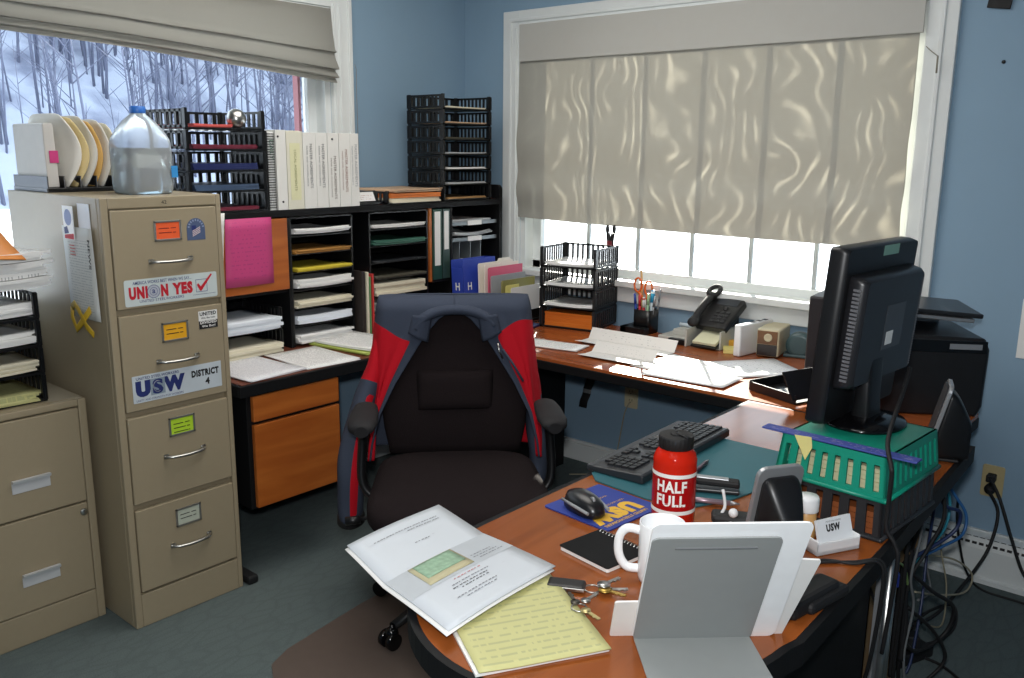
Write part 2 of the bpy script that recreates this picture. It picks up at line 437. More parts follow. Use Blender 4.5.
w1 = struct(MB().bx(0, 0.022, W1[1], W1[1] + 0.105, 0.81, 2.15).bx(0, 0.022, W1[0] - 0.1, W1[0], 0.81, 2.15).bx(0, 0.022, W1[0], W1[1], W1[3], 2.15)
            .bx(0.02, 0.03, W1[1] + 0.085, W1[1] + 0.105, 0.82, 2.15).bx(0.02, 0.028, W1[1] + 0.035, W1[1] + 0.05, 0.88, 2.06).bx(0.02, 0.028, W1[1] + 0.01, W1[1] + 0.02, 0.88, 2.06).build('window_1', M_trim, bevel=0.003))
struct(MB().bx(-0.06, 0.05, W1[0] - 0.1, W1[1] + 0.12, 0.876, 0.904).bx(0, 0.02, W1[0], W1[1] + 0.1, 0.805, 0.872).build('window_stool', M_trim, w1, bevel=0.004))
struct(MB().bx(-0.15, 0, W1[1] - 0.03, W1[1], 0.9, W1[3]).bx(-0.15, 0, W1[0], W1[0] + 0.03, 0.9, W1[3]).bx(-0.15, 0, W1[0], W1[1], W1[3] - 0.03, W1[3]).build('window_jamb', M_trim, w1))
struct(MB().bx(-0.1, -0.06, W1[1] - 0.075, W1[1] - 0.03, 0.9, 2.015).bx(-0.1, -0.06, W1[0] + 0.03, W1[0] + 0.08, 0.9, 2.015).bx(-0.1, -0.06, W1[0], W1[1] - 0.03, 0.9, 0.95).bx(-0.1, -0.06, W1[0], W1[1] - 0.03, 1.97, 2.015).build('window_sash', M_trim, w1, bevel=0.003))
struct(MB().bx(-0.145, -0.11, W1[1] - 0.088, W1[1] - 0.075, 0.9, 2.0).build('outer_red_stop', mat('faded_red_stop', '#8a545c', 0.6), w1))
struct(MB().bx(-0.082, -0.078, W1[0] + 0.05, W1[1] - 0.05, 0.93, 1.99).build('window_pane', M_glass, w1))

# baseboards, heater, outlets
struct(MB().bx(0.0, 1.62, -0.018, 0, 0, 0.085).bx(0, 1.62, -0.012, 0, 0.085, 0.1).build('baseboard_back', M_trim, bevel=0.003))
struct(MB().bx(0, 0.018, -4.85, 0, 0, 0.1).build('baseboard_left', M_trim, bevel=0.003))
h = MB()
prof = [(0, 0.0), (-0.075, 0.0), (-0.075, 0.015), (-0.062, 0.02), (-0.062, 0.12), (-0.05, 0.155), (-0.012, 0.165), (0, 0.165)]
h.rings([[(1.62, y, z) for y, z in prof], [(4.15, y, z) for y, z in prof]], True, True, False)
hb = struct(h.build('baseboard_heater', M_trim)); hb['kind'] = 'structure'
g = MB()
for r_ in range(2):
    for i in range(110):
        x = 1.70 + i * 0.022
        yy, zz = (-0.0565 + 0.009 * r_, 0.137 + 0.016 * r_)
        g.box((x, yy - 0.0005, zz), (0.015, 0.002, 0.009), rx=-0.33)
struct(g.build('heater_slots', M_blackm, hb))
tr = struct(MB().bx(1.62, 4.15, -0.012, 0, 0.165, 0.17).build('trim_1', M_trim))

def outlet(x, z, label, plate):
    t = thing('wall_outlet', label, 'outlet', (x, -0.004, z))
    MB().prism(rrect(0.07, 0.115, 0.008), 0, 0.006).build('cover_plate', plate, t, bevel=0.0015).matrix_local = plane_frame((0, 0.004, 0), (1, 0, 0), (0, 0, 1))
    for s in (1, -1):
        bb = MB().prism(rrect(0.033, 0.028, 0.011), 0, 0.0085)
        o = bb.build('receptacle', plate, t); o.matrix_local = plane_frame((0, 0.004, s * 0.021), (1, 0, 0), (0, 0, 1))
        b2 = MB()
        for q in (-0.007, 0.007): b2.bx(q - 0.001, q + 0.001, -0.002, 0.007, 0.0085, 0.0089)
        b2.lathe([(0.0025, 0.0085), (0.0025, 0.009)], (0, -0.008, 0), 8)
        b2.build('slot', M_blackm, o)
    return t
outlet(1.045, 0.375, 'beige wall outlet low under the window desk, with a thin cord', M_beige)
outlet(2.535, 0.354, 'beige wall outlet right of the desk holding two black plugs', mat('aged_beige_plastic', '#b5a67c', 0.45))
t = thing('wall_bracket', 'small dark metal bracket high on the blue wall, top right', 'bracket', (2.385, -0.004, 1.985))
MB().box((0, -0.004, 0), (0.07, 0.008, 0.12), ry=0.15).build('plate', M_blackm, t, bevel=0.002)
MB().box((0.02, -0.012, 0.02), (0.014, 0.012, 0.05), ry=0.15).build('clip', M_silver, t, bevel=0.002)
t = MB().lathe([(0.001, 0), (0.006, 0.001), (0.006, 0.004), (0.002, 0.006)], seg=12).build('wall_nail', M_blackm)
tag(t, 'single dark nail head in the bare blue wall right of the window', 'nail'); t.matrix_world = plane_frame((2.409, -0.0, 1.76), (1, 0, 0), (0, 0, 1))
# striped tape hanging on the wall under the window desk
t = MB().grid(lambda u, v: (0.02 + (u - 0.5) * 0.045 + 0.045 * (v - 0.5), -0.001 - 0.006 * math.sin(v * 7) ** 2, 0.075 - 0.15 * (1 - v)), 4, 14).build('strap_strip', [M_blackm, M_silver], None, solid=0.002)
for p in t.data.polygons:
    zc = p.center.z
    if 0.0 < zc < 0.02: p.material_index = 1
tag(t, 'short black and silver strap stuck on the wall under the window desk', 'strap'); t.location = (0.783, -0.012, 0.345)
# note on the wall at the far right
t = MB().bx(-0.06, 0.06, -0.003, 0, -0.1, 0.1).build('wall_chart', M_white); t.location = (2.615, -0.0005, 0.90)
tag(t, 'white sheet pinned to the blue wall at the right edge', 'paper')

# back shade: valance, hanging fabric, cord with cleat
rs = thing('roman_shade', 'wide beige woven shade drawn most of the way down the back window', 'window shade', (1.27, -0.03, 2.03))
def sh2(u, v):
    x = 0.375 + u * 1.775; zb = 1.150 - 0.018 * u - 0.006 * math.sin(u * PI)
    z = 2.02 + (zb - 2.02) * v
    y = -0.028 - 0.012 * math.sin(PI * min(1, max(0, (v - 0.45) / 0.3))) ** 2 - 0.014 * math.sin(PI * min(1, max(0, (v - 0.74) / 0.22))) ** 2
    y -= 0.003 * math.sin(x * 9 + z * 7)
    x += 0.0
    if v > 0.6: x = x + (u - 0.5) * -0.0
    return (x - 1.27, y + 0.03, z - 2.03)
MB().grid(sh2, 60, 44).build('fabric_panel', M_shade, rs)
# coordinates of the painted light streaks follow the room
MB().bx(-0.885, 0.893, -0.012, -0.006, -0.165, 0.0).build('valance', M_valance, rs, bevel=0.002)
MB().bx(-0.885, 0.893, -0.006, 0.024, -0.03, 0.0).build('headrail', M_trim, rs)
MB().tube([(0.905, -0.005, -0.21), (0.93, -0.02, -0.23), (0.95, -0.022, -0.245)], 0.0015, 6).tube([(0.95, -0.022, -0.245), (0.951, -0.022, -0.30)], 0.003, 6).build('pull_cord', mat('old_cord', '#8a8578', 0.8), rs)
# left shade: gathered, sagging folds
ls = thing('roman_shade', 'beige shade gathered in sagging folds at the top of the left window', 'window shade', (0.03, -1.80, 2.04))
def zbot(y):
    s = (-0.85 - y) / 1.9
    return 1.735 + lerp_tab([(0, 0), (0.25, 0.035), (0.5, 0.068), (0.75, 0.088), (1.0, 0.095)], s)
prof1 = [(0.012, 0.0), (0.020, 0.34), (0.030, 0.55), (0.042, 0.585), (0.024, 0.60), (0.040, 0.70), (0.060, 0.80), (0.062, 0.82), (0.028, 0.815), (0.040, 0.86), (0.055, 0.92), (0.052, 0.935), (0.024, 0.93), (0.034, 0.97), (0.040, 1.0)]
nn = len(prof1) - 1
def sh1(u, v):
    y = -0.85 - u * 1.93; zb = zbot(y)
    k = min(int(v * nn + 1e-6), nn - 1); f = v * nn - k
    px = prof1[k][0] * (1 - f) + prof1[k + 1][0] * f; pz = prof1[k][1] * (1 - f) + prof1[k + 1][1] * f
    return (px - 0.004 + 0.004 * math.sin(u * 23 + v * 9), y + 1.80, 2.035 + (zb - 2.035) * pz - 2.04)
MB().grid(sh1, 40, nn * 3).build('fabric_panel', M_shade1, ls)
MB().bx(-0.028, 0.0, -0.96, 0.95, -0.03, 0.0).build('headrail', M_trim, ls)
MB().tube([(0.02, 1.06, -0.22), (0.012, 1.075, -0.24), (0.005, 1.079, -0.33), (0.004, 1.082, -0.6)], 0.0012, 6).build('pull_cord', mat('old_cord', '#8a8578', 0.8), ls)

# ------------------------------------------------------------------ outdoors: snow, hills, bare trees, road sign
M_snow = mat('snow', '#eef2fa', 0.9, var=0.04, scale=0.6)
def hill_mat():
    m, N, L, b = newmat('snowy_wooded_slope')
    tc = N.new('ShaderNodeTexCoord'); nz = N.new('ShaderNodeTexNoise'); nz.inputs['Scale'].default_value = 0.35; nz.inputs['Detail'].default_value = 8
    L.new(tc.outputs['Object'], nz.inputs['Vector'])
    cr = N.new('ShaderNodeValToRGB'); cr.color_ramp.elements[0].position = 0.45; cr.color_ramp.elements[0].color = hexc('#aab2c6') + (1,)
    cr.color_ramp.elements[1].position = 0.62; cr.color_ramp.elements[1].color = hexc('#737a90') + (1,)
    L.new(nz.outputs['Fac'], cr.inputs[0]); L.new(cr.outputs[0], b.inputs['Base Color']); b.inputs['Roughness'].default_value = 0.95
    return m
M_hill = hill_mat()
b = MB()
b.grid(lambda u, v: (-0.4 - 90 * u, -60 + 160 * v, -0.9 + 0.25 * math.sin(u * 9 + v * 14)), 20, 20)
struct(b.build('snow_ground', M_snow))
b = MB(); b.grid(lambda u, v: (-0.4 + 60 * u, 0.6 + 70 * v, -0.9 + 0.2 * math.sin(u * 9 + v * 11)), 16, 16)
struct(b.build('snow_ground', M_snow))
def hill1(u, v):
    y = -20 + 110 * u; t = v
    return (-34 - 50 * t + 2 * math.sin(u * 8), y, -0.9 + 34 * t ** 0.9 + 1.0 * math.sin(u * 13 + t * 5) * t)
struct(MB().grid(hill1, 30, 20).build('snow_hillside', M_hill))
# distant wooded ridge behind the back window
ridge = [(-130, 3.0), (-95, 3.4), (-60, 4.2), (-50, 5.0), (-42, 7.0), (-33.5, 8.9), (-25, 8.5), (-15.6, 7.6), (0, 6.5), (20, 5.5), (60, 4)]
def hill2(u, v):
    x = -130 + 190 * u; top = lerp_tab(ridge, x)
    return (x, 38 + 22 * v, -0.9 + (top + 0.9) * math.sin(v * PI / 2))
struct(MB().grid(hill2, 76, 12).build('wooded_ridge', mat('wooded_ridge', '#6b6a66', 0.95, var=0.3, scale=0.7)))

rng = random.Random(3)
b = MB()
for i in range(1500):
    u = rng.uniform(0.22, 0.78); v = rng.uniform(0.0, 0.5)
    p = Vector(hill1(u, v)); h_ = rng.uniform(4, 7.5); r_ = rng.uniform(0.03, 0.085)
    lean = Vector((rng.uniform(-.5, .5), rng.uniform(-.6, .6), h_))
    b.tube([p - Vector((0, 0, 0.3)), p + lean * 0.5, p + lean], [r_, r_ * 0.7, r_ * 0.2], 5)
    for k in range(5):
        q = p + lean * rng.uniform(0.35, 0.9); a = rng.uniform(0, 6.28)
        e = Vector((math.cos(a), math.sin(a), 0.9)) * rng.uniform(0.8, 2.0)
        b.tube([q, q + e * 0.6, q + e], [r_ * 0.4, r_ * 0.25, r_ * 0.1], 4)
o = b.build('bare_trees', mat('bare_bark', '#666b80', 0.9, var=0.2, scale=3))
tag(o, 'leafless grey trees covering the snowy hillside outside the left window', 'trees', kind='stuff')

sg = thing('road_sign', 'small yellow diamond road sign on the snowy slope outside', 'sign', (-30, 4.68, -0.95))
M_sign = mat('yellow_road_sign', '#e0a92c', 0.5)
FS = plane_frame((0, 0, 3.95), (0.72, 0.69, 0), (0, 0, 1))
MB().at(T(-0.03, 0.03, 0)).cyl((0, 0, 0), (0, 0, 4.2), 0.05).build('post', mat('grey_post', '#7d7f86', 0.6), sg)
MB().at(FS @ rotm(PI / 4)).prism(rrect(0.62, 0.62, 0.05), 0, 0.012).build('diamond_plate', M_sign, sg)
MB().at(FS).prism([(-0.05, -0.2), (0.05, -0.2), (0.05, 0.02), (0.16, 0.02), (0.0, 0.22), (-0.16, 0.02), (-0.05, 0.02)], 0.012, 0.02).build('black_arrow', mat('brown_arrow', '#5a4618', 0.6), sg)

# ------------------------------------------------------------------ desks
def edge_slab(name, poly, zt, mt, parent, th=0.035, edge=0.0):
    return MB().prism(poly, zt - th, zt).build(name, mt, parent, bevel=0.003)

# left desk (under the hutch)
ld = thing('desk', 'left desk with cherry top and black edge under the paper hutch', 'desk', (0.35, -0.9, 0.0))
def loc(t, b): return b.at(T(*[-c for c in t.location]))
loc(ld, MB()).bx(0.024, 0.664, -1.757, -0.032, 0.694, 0.705).build('desk_top', M_woodk, ld)
loc(ld, MB()).bx(0.664, 0.678, -1.772, -0.02, 0.664, 0.7045).bx(0.024, 0.664, -1.772, -1.757, 0.664, 0.7045).bx(0.024, 0.664, -0.032, -0.02, 0.664, 0.7045).bx(0.024, 0.664, -1.757, -0.032, 0.667, 0.694).build('edge_band', M_lam, ld, bevel=0.003)
loc(ld, MB()).bx(0.06, 0.56, -1.765, -1.745, 0.02, 0.667).build('leg', M_lam, ld)
loc(ld, MB()).bx(0.04, 0.67, -1.775, -1.735, 0.0, 0.03).build('foot', M_blackm, ld, bevel=0.008)
loc(ld, MB()).bx(0.06, 0.56, -0.06, -0.04, 0.0, 0.667).build('leg', M_lam, ld)
# hanging pedestal
pd = loc(ld, MB()).bx(0.10, 0.655, -1.738, -1.352, 0.262, 0.664).build('pedestal', M_lam, ld, bevel=0.002)
loc(ld, MB()).bx(0.655, 0.672, -1.722, -1.368, 0.572, 0.660).build('drawer_front', M_woodd, pd, bevel=0.002)
loc(ld, MB()).bx(0.655, 0.672, -1.722, -1.368, 0.268, 0.560).build('drawer_front', M_woodd, pd, bevel=0.002)

# window desk
bd = thing('desk', 'long cherry desk with black edge running beneath the back window', 'desk', (1.32, -0.42, 0))
loc(bd, MB()).prism([(0.684, -0.775), (2.558, -0.775), (2.558, -0.451), (2.359, -0.072), (0.684, -0.072)], 0.694, 0.705).build('desk_top', M_woodx, bd)
loc(bd, MB()).prism([(0.682, -0.777), (2.56, -0.777), (2.56, -0.45), (2.36, -0.07), (0.682, -0.07)], 0.66, 0.694).build('edge_band', M_lam, bd, bevel=0.003)
loc(bd, MB()).bx(0.72, 0.74, -0.6, -0.1, 0, 0.667).build('leg', M_lam, bd)
loc(bd, MB()).bx(2.28, 2.30, -0.6, -0.1, 0, 0.667).build('leg', M_lam, bd)

# right desk with the rounded end
rd = thing('desk', 'right desk with cherry top and rounded end nearest the camera', 'desk', (2.32, -1.3, 0))
def rd_poly(inset):
    i = inset; P = []
    P += [(2.628 - i, -0.785 - i), (1.975 + i, -0.785 - i), (1.975 + i, -2.02)]
    cx, cy = 2.32, -2.02                          # rounded end
    for k in range(1, 40):
        a = PI + PI * k / 40.0
        P.append((cx + (0.345 - i) * math.cos(a), cy + (0.425 - i) * math.sin(a) - 0.0))
    P.append((2.672 - i, -2.02))
    P.append((2.660 - i, -1.55))
    return P
loc(rd, MB()).prism(rd_poly(0.014), 0.690, 0.705).build('desk_top', M_wood, rd)
outer, inner = rd_poly(0), rd_poly(0.014)
b = loc(rd, MB())
n = len(outer)
rs_ = []
for k in range(n):
    o_, i_ = outer[k], inner[k]
    rs_.append([(o_[0], o_[1], 0.662), (o_[0], o_[1], 0.7045), (i_[0], i_[1], 0.7045), (i_[0], i_[1], 0.662)])
rs_.append(rs_[0])
b.rings(rs_, False, True, False)
b.prism(inner, 0.665, 0.690)
b.build('edge_band', M_lam, rd)
loc(rd, MB()).bx(2.588, 2.604, -1.98, -1.48, 0.0, 0.665).build('modesty_panel', M_lam, rd)
loc(rd, MB()).bx(2.10, 2.40, -2.03, -2.01, 0.0, 0.665).build('leg', M_lam, rd)
loc(rd, MB()).bx(2.02, 2.34, -0.86, -0.84, 0.0, 0.665).build('leg', M_lam, rd)
for dy in (0.0, 0.022):
    loc(rd, MB()).cyl((2.630, -1.44 + dy, 0.0), (2.630, -1.44 + dy, 0.665), 0.009).build('leg', M_chrome, rd)
loc(rd, MB()).bx(2.612, 2.622, -1.47, -1.38, 0.0, 0.665).build('leg_plate', M_silver, rd)

# floor mat
mp_ = [(1.28, -2.045), (2.2, -2.045), (2.2, -1.25), (1.15, -1.25), (1.04, -1.35), (1.05, -1.6), (1.095, -1.92), (1.13, -2.0), (1.19, -2.035)]
t = MB().prism([(x - 1.6, y + 1.9) for x, y in mp_], 0, 0.004).build('chair_mat', mat('brown_chair_mat', '#5b5049', 0.5, var=0.1))
tag(t, 'brown plastic chair mat on the carpet beneath the swivel chair', 'floor mat'); t.location = (1.6, -1.9, 0.0)
# ------------------------------------------------------------------ filing cabinets
XF = (0, 1, 0); ZU = (0, 0, 1)
CW, CD, CH = 0.375, 0.655, 1.325
fc = thing('filing_cabinet', 'tall tan four-drawer filing cabinet covered with union stickers', 'filing cabinet', (0.33, -1.975, 0))
X0 = 0.325; HW = CW / 2          # front plane at local x = X0, width along y
b = MB()
b.bx(-X0, X0 - 0.02, -HW, HW, 0.0, CH)
b.bx(X0 - 0.02, X0, -HW, -HW + 0.022, 0, CH).bx(X0 - 0.02, X0, HW - 0.016, HW, 0, CH)
b.bx(X0 - 0.02, X0, -HW + 0.022, HW - 0.016, 0, 0.108).bx(X0 - 0.02, X0, -HW + 0.022, HW - 0.016, 1.293, CH)
b.build('body', M_tan, fc, bevel=0.003)
DZ = [(1.003, 1.289), (0.694, 0.984), (0.403, 0.675), (0.116, 0.383)]
M_holder = mat('holder_steel', '#9b9b95', 0.35, 0.7)
cards = [mat('orange_label_card', '#f0602e', 0.6), mat('amber_label_card', '#e8a91e', 0.6), mat('lime_label_card', '#b4d932', 0.6), mat('pale_label_card', '#b9bfae', 0.6)]
def bow_handle(y, z, L=0.125):
    return [(X0 + 0.004, y - L / 2, z), (X0 + 0.012, y - L / 2 + 0.002, z), (X0 + 0.024, y - L * 0.33, z - 0.001), (X0 + 0.028, y, z - 0.002), (X0 + 0.024, y + L * 0.33, z - 0.001), (X0 + 0.012, y + L / 2 - 0.002, z), (X0 + 0.004, y + L / 2, z)]
for k, (z0, z1) in enumerate(DZ):
    d = MB().bx(X0 - 0.02, X0 + 0.003, -HW + 0.025, HW - 0.019, z0, z1).build('drawer', M_tan, fc, bevel=0.003)
    hz = (1.136, 0.833, 0.532, 0.236)[k]
    MB().tube(smooth_path(bow_handle(0.01, hz), 5), 0.0065, 10, flat=0.7).box((X0 + 0.004, 0.01 - 0.062, hz), (0.004, 0.016, 0.014)).box((X0 + 0.004, 0.01 + 0.062, hz), (0.004, 0.016, 0.014)).build('handle', M_chrome, d)
    lz = (1.224, 0.919, 0.621, 0.322)[k]
    hm = MB().at(plane_frame((X0 + 0.003, 0.006, lz), XF, ZU))
    for (x0, x1, y0, y1) in ((-.043, .043, .024, .030), (-.043, .043, -.030, -.024), (-.043, -.037, -.03, .03), (.037, .043, -.03, .03)): hm.bx(x0, x1, y0, y1, 0, 0.004)
    hm.build('label_holder', M_holder, d, bevel=0.001)
    cm = MB().at(plane_frame((X0 + 0.003, 0.006, lz), XF, ZU)).bx(-.038, .038, -.025, .025, 0, 0.0012).build('label_card', cards[k], d)
    cm['label'] = ('orange label card', 'amber label card', 'lime green label card', 'pale faded label card')[k]
    for q in range(2 if k != 2 else 3):
        MB().at(plane_frame((X0 + 0.0044, 0.006, lz), XF, ZU)).bx(-.028, .004 + 0.008 * q, .006 - .013 * q, .0085 - .013 * q, 0, .0003).bx(.010 + .006 * q, .026, .006 - .013 * q, .0085 - .013 * q, 0, .0003).build('card_writing', M_ink_black if k != 0 else mat('dark_red_ink', '#7c1d14', 0.6), d)
PF = lambda y, z, e=0.0035: plane_frame((X0 + e, y, z), XF, ZU)
# model number on the top rail, lock stud
text('42', PF(0.002, 1.308, 0.0008), 0.016, 0.011, M_ink_black, fc, 'rail_number')
# UNION YES bumper sticker
uy = MB().at(PF(0.008, 1.049)).prism(rrect(0.296, 0.078, 0.006), 0, 0.0006).build('bumper_sticker', mat('pale_sticker', '#c9d3d2', 0.5), fc)
uy['label'] = 'white sticker reading UNION YES in red with a check mark'
SF = lambda x, y: PF(0.008 + x, 1.049 + y, 0.0042)
text('AMERICA WORKS BEST WHEN WE SAY...', SF(-0.03, 0.0285), 0.185, 0.0095, M_ink_blue, uy, bold=0.01)
text('UNI', SF(-0.107, -0.001), 0.057, 0.037, M_ink_red, uy, bold=0.07)
text('N', SF(-0.026, -0.001), 0.023, 0.037, M_ink_red, uy, bold=0.07)
text('YES', SF(0.032, -0.001), 0.066, 0.037, M_ink_red, uy, bold=0.07)
text('UNITED STEELWORKERS', SF(-0.035, -0.0265), 0.14, 0.008, M_ink_blue, uy, bold=0.005)
sm = MB().at(SF(-0.060, -0.001))
for r0, r1 in ((0.0185, 0.0200), (0.0110, 0.0122)):
    sm.rings([[(r * math.cos(2 * PI * j / 32), r * math.sin(2 * PI * j / 32), 0.0004) for j in range(32)] for r in (r0, r1)], False)
sm.build('round_seal', M_ink_blue, uy)
MB().at(SF(-0.060, -0.001)).lathe([(0.0001, 0.0002), (0.0186, 0.0002)], seg=32, caps=False).build('round_seal_ground', mat('seal_ground', '#b4b9c4', 0.6), uy)
text('a', SF(-0.060, -0.001), 0.010, 0.012, M_ink_blue, uy, 'seal_mark', bold=0.02)
bxm = MB().at(SF(0.095, 0.0))
for (x0, x1, y0, y1) in ((-.019, .019, .0182, .0195), (-.019, .019, -.0195, -.0182), (-.019, -.0178, -.0195, .0195), (.0178, .019, -.0195, .0195)): bxm.bx(x0, x1, y0, y1, 0, 0.0004)
bxm.bx(-0.03, 0.046, -0.0275, -0.0265, 0, 0.0004).build('check_box', M_ink_blue, uy)
MB().at(SF(0.095, 0.0)).prism([(-0.016, 0.003), (-0.011, 0.008), (-0.003, -0.003), (0.033, 0.034), (0.037, 0.031), (-0.001, -0.016), (-0.006, -0.016)], 0.0005, 0.0009).build('check_mark', M_ink_red, uy)
# USW DISTRICT 4 sticker
us = MB().at(PF(0.006, 0.760)).prism(rrect(0.292, 0.083, 0.002), 0, 0.0006).build('bumper_sticker', mat('white_sticker', '#c3ccd2', 0.5), fc)
us['label'] = 'white sticker reading USW DISTRICT 4'
UF = lambda x, y: PF(0.006 + x, 0.760 + y, 0.0042)
text('UNITED STEELWORKERS', UF(-0.066, 0.0325), 0.136, 0.0085, M_ink_navy, us, bold=0.012)
text('U', UF(-0.114, 0.0), 0.046, 0.050, M_ink_navy, us, bold=0.1)
text('W', UF(-0.015, 0.0), 0.072, 0.050, M_ink_navy, us, bold=0.08)
gl = MB().at(UF(-0.068, 0.0)).box((0, 0, 0.0003), (0.046, 0.050, 0.0004)).build('globe_square', mat('globe_square_ink', '#8b9aa6', 0.5), us)
text('S', UF(-0.068, 0.0) @ T(0, 0, 0.0004), 0.034, 0.046, M_ink_navy, us, bold=0.05)
MB().at(UF(-0.068, 0.0) @ T(0, 0, 0.0006)).tube([(0.014 * math.cos(a / 10), 0.017 * math.sin(a / 10), 0) for a in range(10, 55, 3)], 0.0014, 5, flat=0.3).build('globe_arc', M_silver, us)
text('UNITY AND STRENGTH FOR WORKERS', UF(-0.062, -0.0345), 0.15, 0.006, M_ink_navy, us)
text('DISTRICT', UF(0.090, 0.014), 0.094, 0.022, M_ink_black, us, bold=0.06)
text('4', UF(0.096, -0.015), 0.015, 0.022, M_ink_black, us, bold=0.04)
# small black and white sticker
un = MB().at(PF(0.118, 0.940)).prism(rrect(0.064, 0.056, 0.001), 0, 0.0006).build('small_sticker', M_white, fc)
un['label'] = 'small black and white sticker reading UNITED'
MB().at(PF(0.118, 0.940, 0.0042)).bx(-.032, .032, -.028, -.003, 0, .0004).build('black_band', M_ink_black, un)
text('UNITED', PF(0.118, 0.959, 0.0042), 0.056, 0.012, M_ink_black, un, bold=0.04)
text('We Bargain', PF(0.118, 0.945, 0.0042), 0.048, 0.007, M_ink_black, un, bold=0.02)
text('DIVIDED', PF(0.118, 0.932, 0.0048), 0.056, 0.009, M_ink_white, un, bold=0.03)
text('We Beg!', PF(0.118, 0.919, 0.0048), 0.046, 0.009, M_ink_white, un, bold=0.02)
# dark blue arch-topped sticker
ar = [(-0.03, -0.032), (0.03, -0.032)] + [(0.03 * math.cos(PI * i / 12), 0.004 + 0.03 * math.sin(PI * i / 12)) for i in range(13)]
es = MB().at(PF(0.097, 1.222)).prism(ar, 0, 0.0006).build('arch_sticker', mat('slate_blue_sticker', '#4d5c7d', 0.5), fc)
es['label'] = 'slate blue arched sticker with a small flag'
MB().at(PF(0.097, 1.222, 0.0042)).prism([(-0.014, 0.012), (0.0, 0.012), (0.0, 0.0), (-0.014, -0.003)], 0, 0.0004).build('flag_canton', M_ink_navy, es)
fm = MB().at(PF(0.097, 1.222, 0.0042))
for i in range(4): fm.prism([(-0.012, -0.004 - 0.005 * i), (0.014, 0.008 - 0.005 * i), (0.014, 0.0055 - 0.005 * i), (-0.012, -0.0065 - 0.005 * i)], 0, 0.0004)
fm.build('flag_stripes', mat('flag_stripe', '#d8c3c4', 0.5), es)
fm = MB().at(PF(0.097, 1.222, 0.0042))
for i in range(9):
    a = PI * (i + 0.5) / 9; fm.box((0.024 * math.cos(a), 0.004 + 0.024 * math.sin(a), 0.0002), (0.004, 0.006, 0.0004), rz=a - PI / 2)
fm.build('arch_dots', mat('pale_slate_ink', '#8d9bb8', 0.5), es)

# papers hung on the cabinet's left side (plane y = -1.975 - HW)
SY = -1.975 - HW
SIDE = lambda x, z, e=0.001: plane_frame((x, SY - e, z), (1, 0, 0), (0, 0, 1))
M_clip = paper_mat('newsletter_sheet', '#cfd0cc', '#8a8f96', 34, 0.55, 0.16, 0.05, 0.86)
t = MB().grid(lambda u, v: ((u - 0.5) * 0.19 + 0.012 * (0.5 - v), (v - 0.5) * 0.268, 0.002 + 0.004 * math.sin(u * PI) * (1 - v)), 6, 8).build('newsletter', M_clip, solid=0.0012)
t.matrix_world = SIDE(0.512, 1.102, 0.004) @ rotm(0.0)
tag(t, 'pale printed newsletter sheet stuck on the left side of the tall cabinet', 'paper')
text('NEWS', T(0.078, 0.06, 0.008) @ rotm(-PI / 2), 0.085, 0.014, M_ink_black, t, 'headline', bold=0.03)
nm = MB()
for i in range(4): nm.bx(-0.05, -0.02 + 0.006 * (i % 2), 0.078 - 0.009 * i, 0.081 - 0.009 * i, 0.006, 0.0072)
nm.build('red_lines', mat('soft_red_ink', '#c06a66', 0.6), t)
t = MB().prism(rrect(0.075, 0.075, 0.002), 0, 0.0015).build('memo_slip', mat('glossy_white_slip', '#dfe2e8', 0.4))
t.matrix_world = SIDE(0.553, 1.268, 0.001); tag(t, 'blank white slip at the top edge of the cabinet side', 'paper')
t = MB().prism(rrect(0.066, 0.098, 0.002), 0, 0.002).build('badge_card', M_whitep)
t.matrix_world = SIDE(0.470, 1.247, 0.010); tag(t, 'small white badge card with a blue emblem, on the cabinet side', 'card')
MB().lathe([(0.0001, 0.0022), (0.024, 0.0022)], (0, 0.016, 0), 24, caps=False).build('emblem', mat('pale_blue_emblem', '#8fa0cf', 0.6), t)
MB().prism([(-0.03, -0.047), (0.03, -0.047), (0.03, -0.030), (-0.03, -0.036)], 0.0021, 0.0025).build('red_edge', M_ink_red, t)
MB().prism([(-0.03, -0.034), (0.0, -0.03), (-0.01, -0.01), (-0.03, -0.015)], 0.0021, 0.0025).build('blue_edge', M_ink_blue, t)
M_rib = mat('yellow_ribbon', '#c9a527', 0.5)
t = MB().tube([(-0.085, 0.035, 0.003), (-0.09, 0.0, 0.004), (-0.06, -0.04, 0.004), (0.0, 0.0, 0.005), (0.06, 0.045, 0.004)], 0.0145, 8, flat=0.12)
t.tube([(-0.085, 0.035, 0.004), (-0.055, 0.052, 0.006), (-0.02, 0.03, 0.008), (0.03, -0.02, 0.008), (0.075, -0.042, 0.006)], 0.0145, 8, flat=0.12)
t = t.build('ribbon_magnet', M_rib); t.matrix_world = SIDE(0.510, 0.962, 0.008) @ Matrix.Scale(0.85, 4); tag(t, 'yellow looped ribbon magnet on the cabinet side', 'magnet')

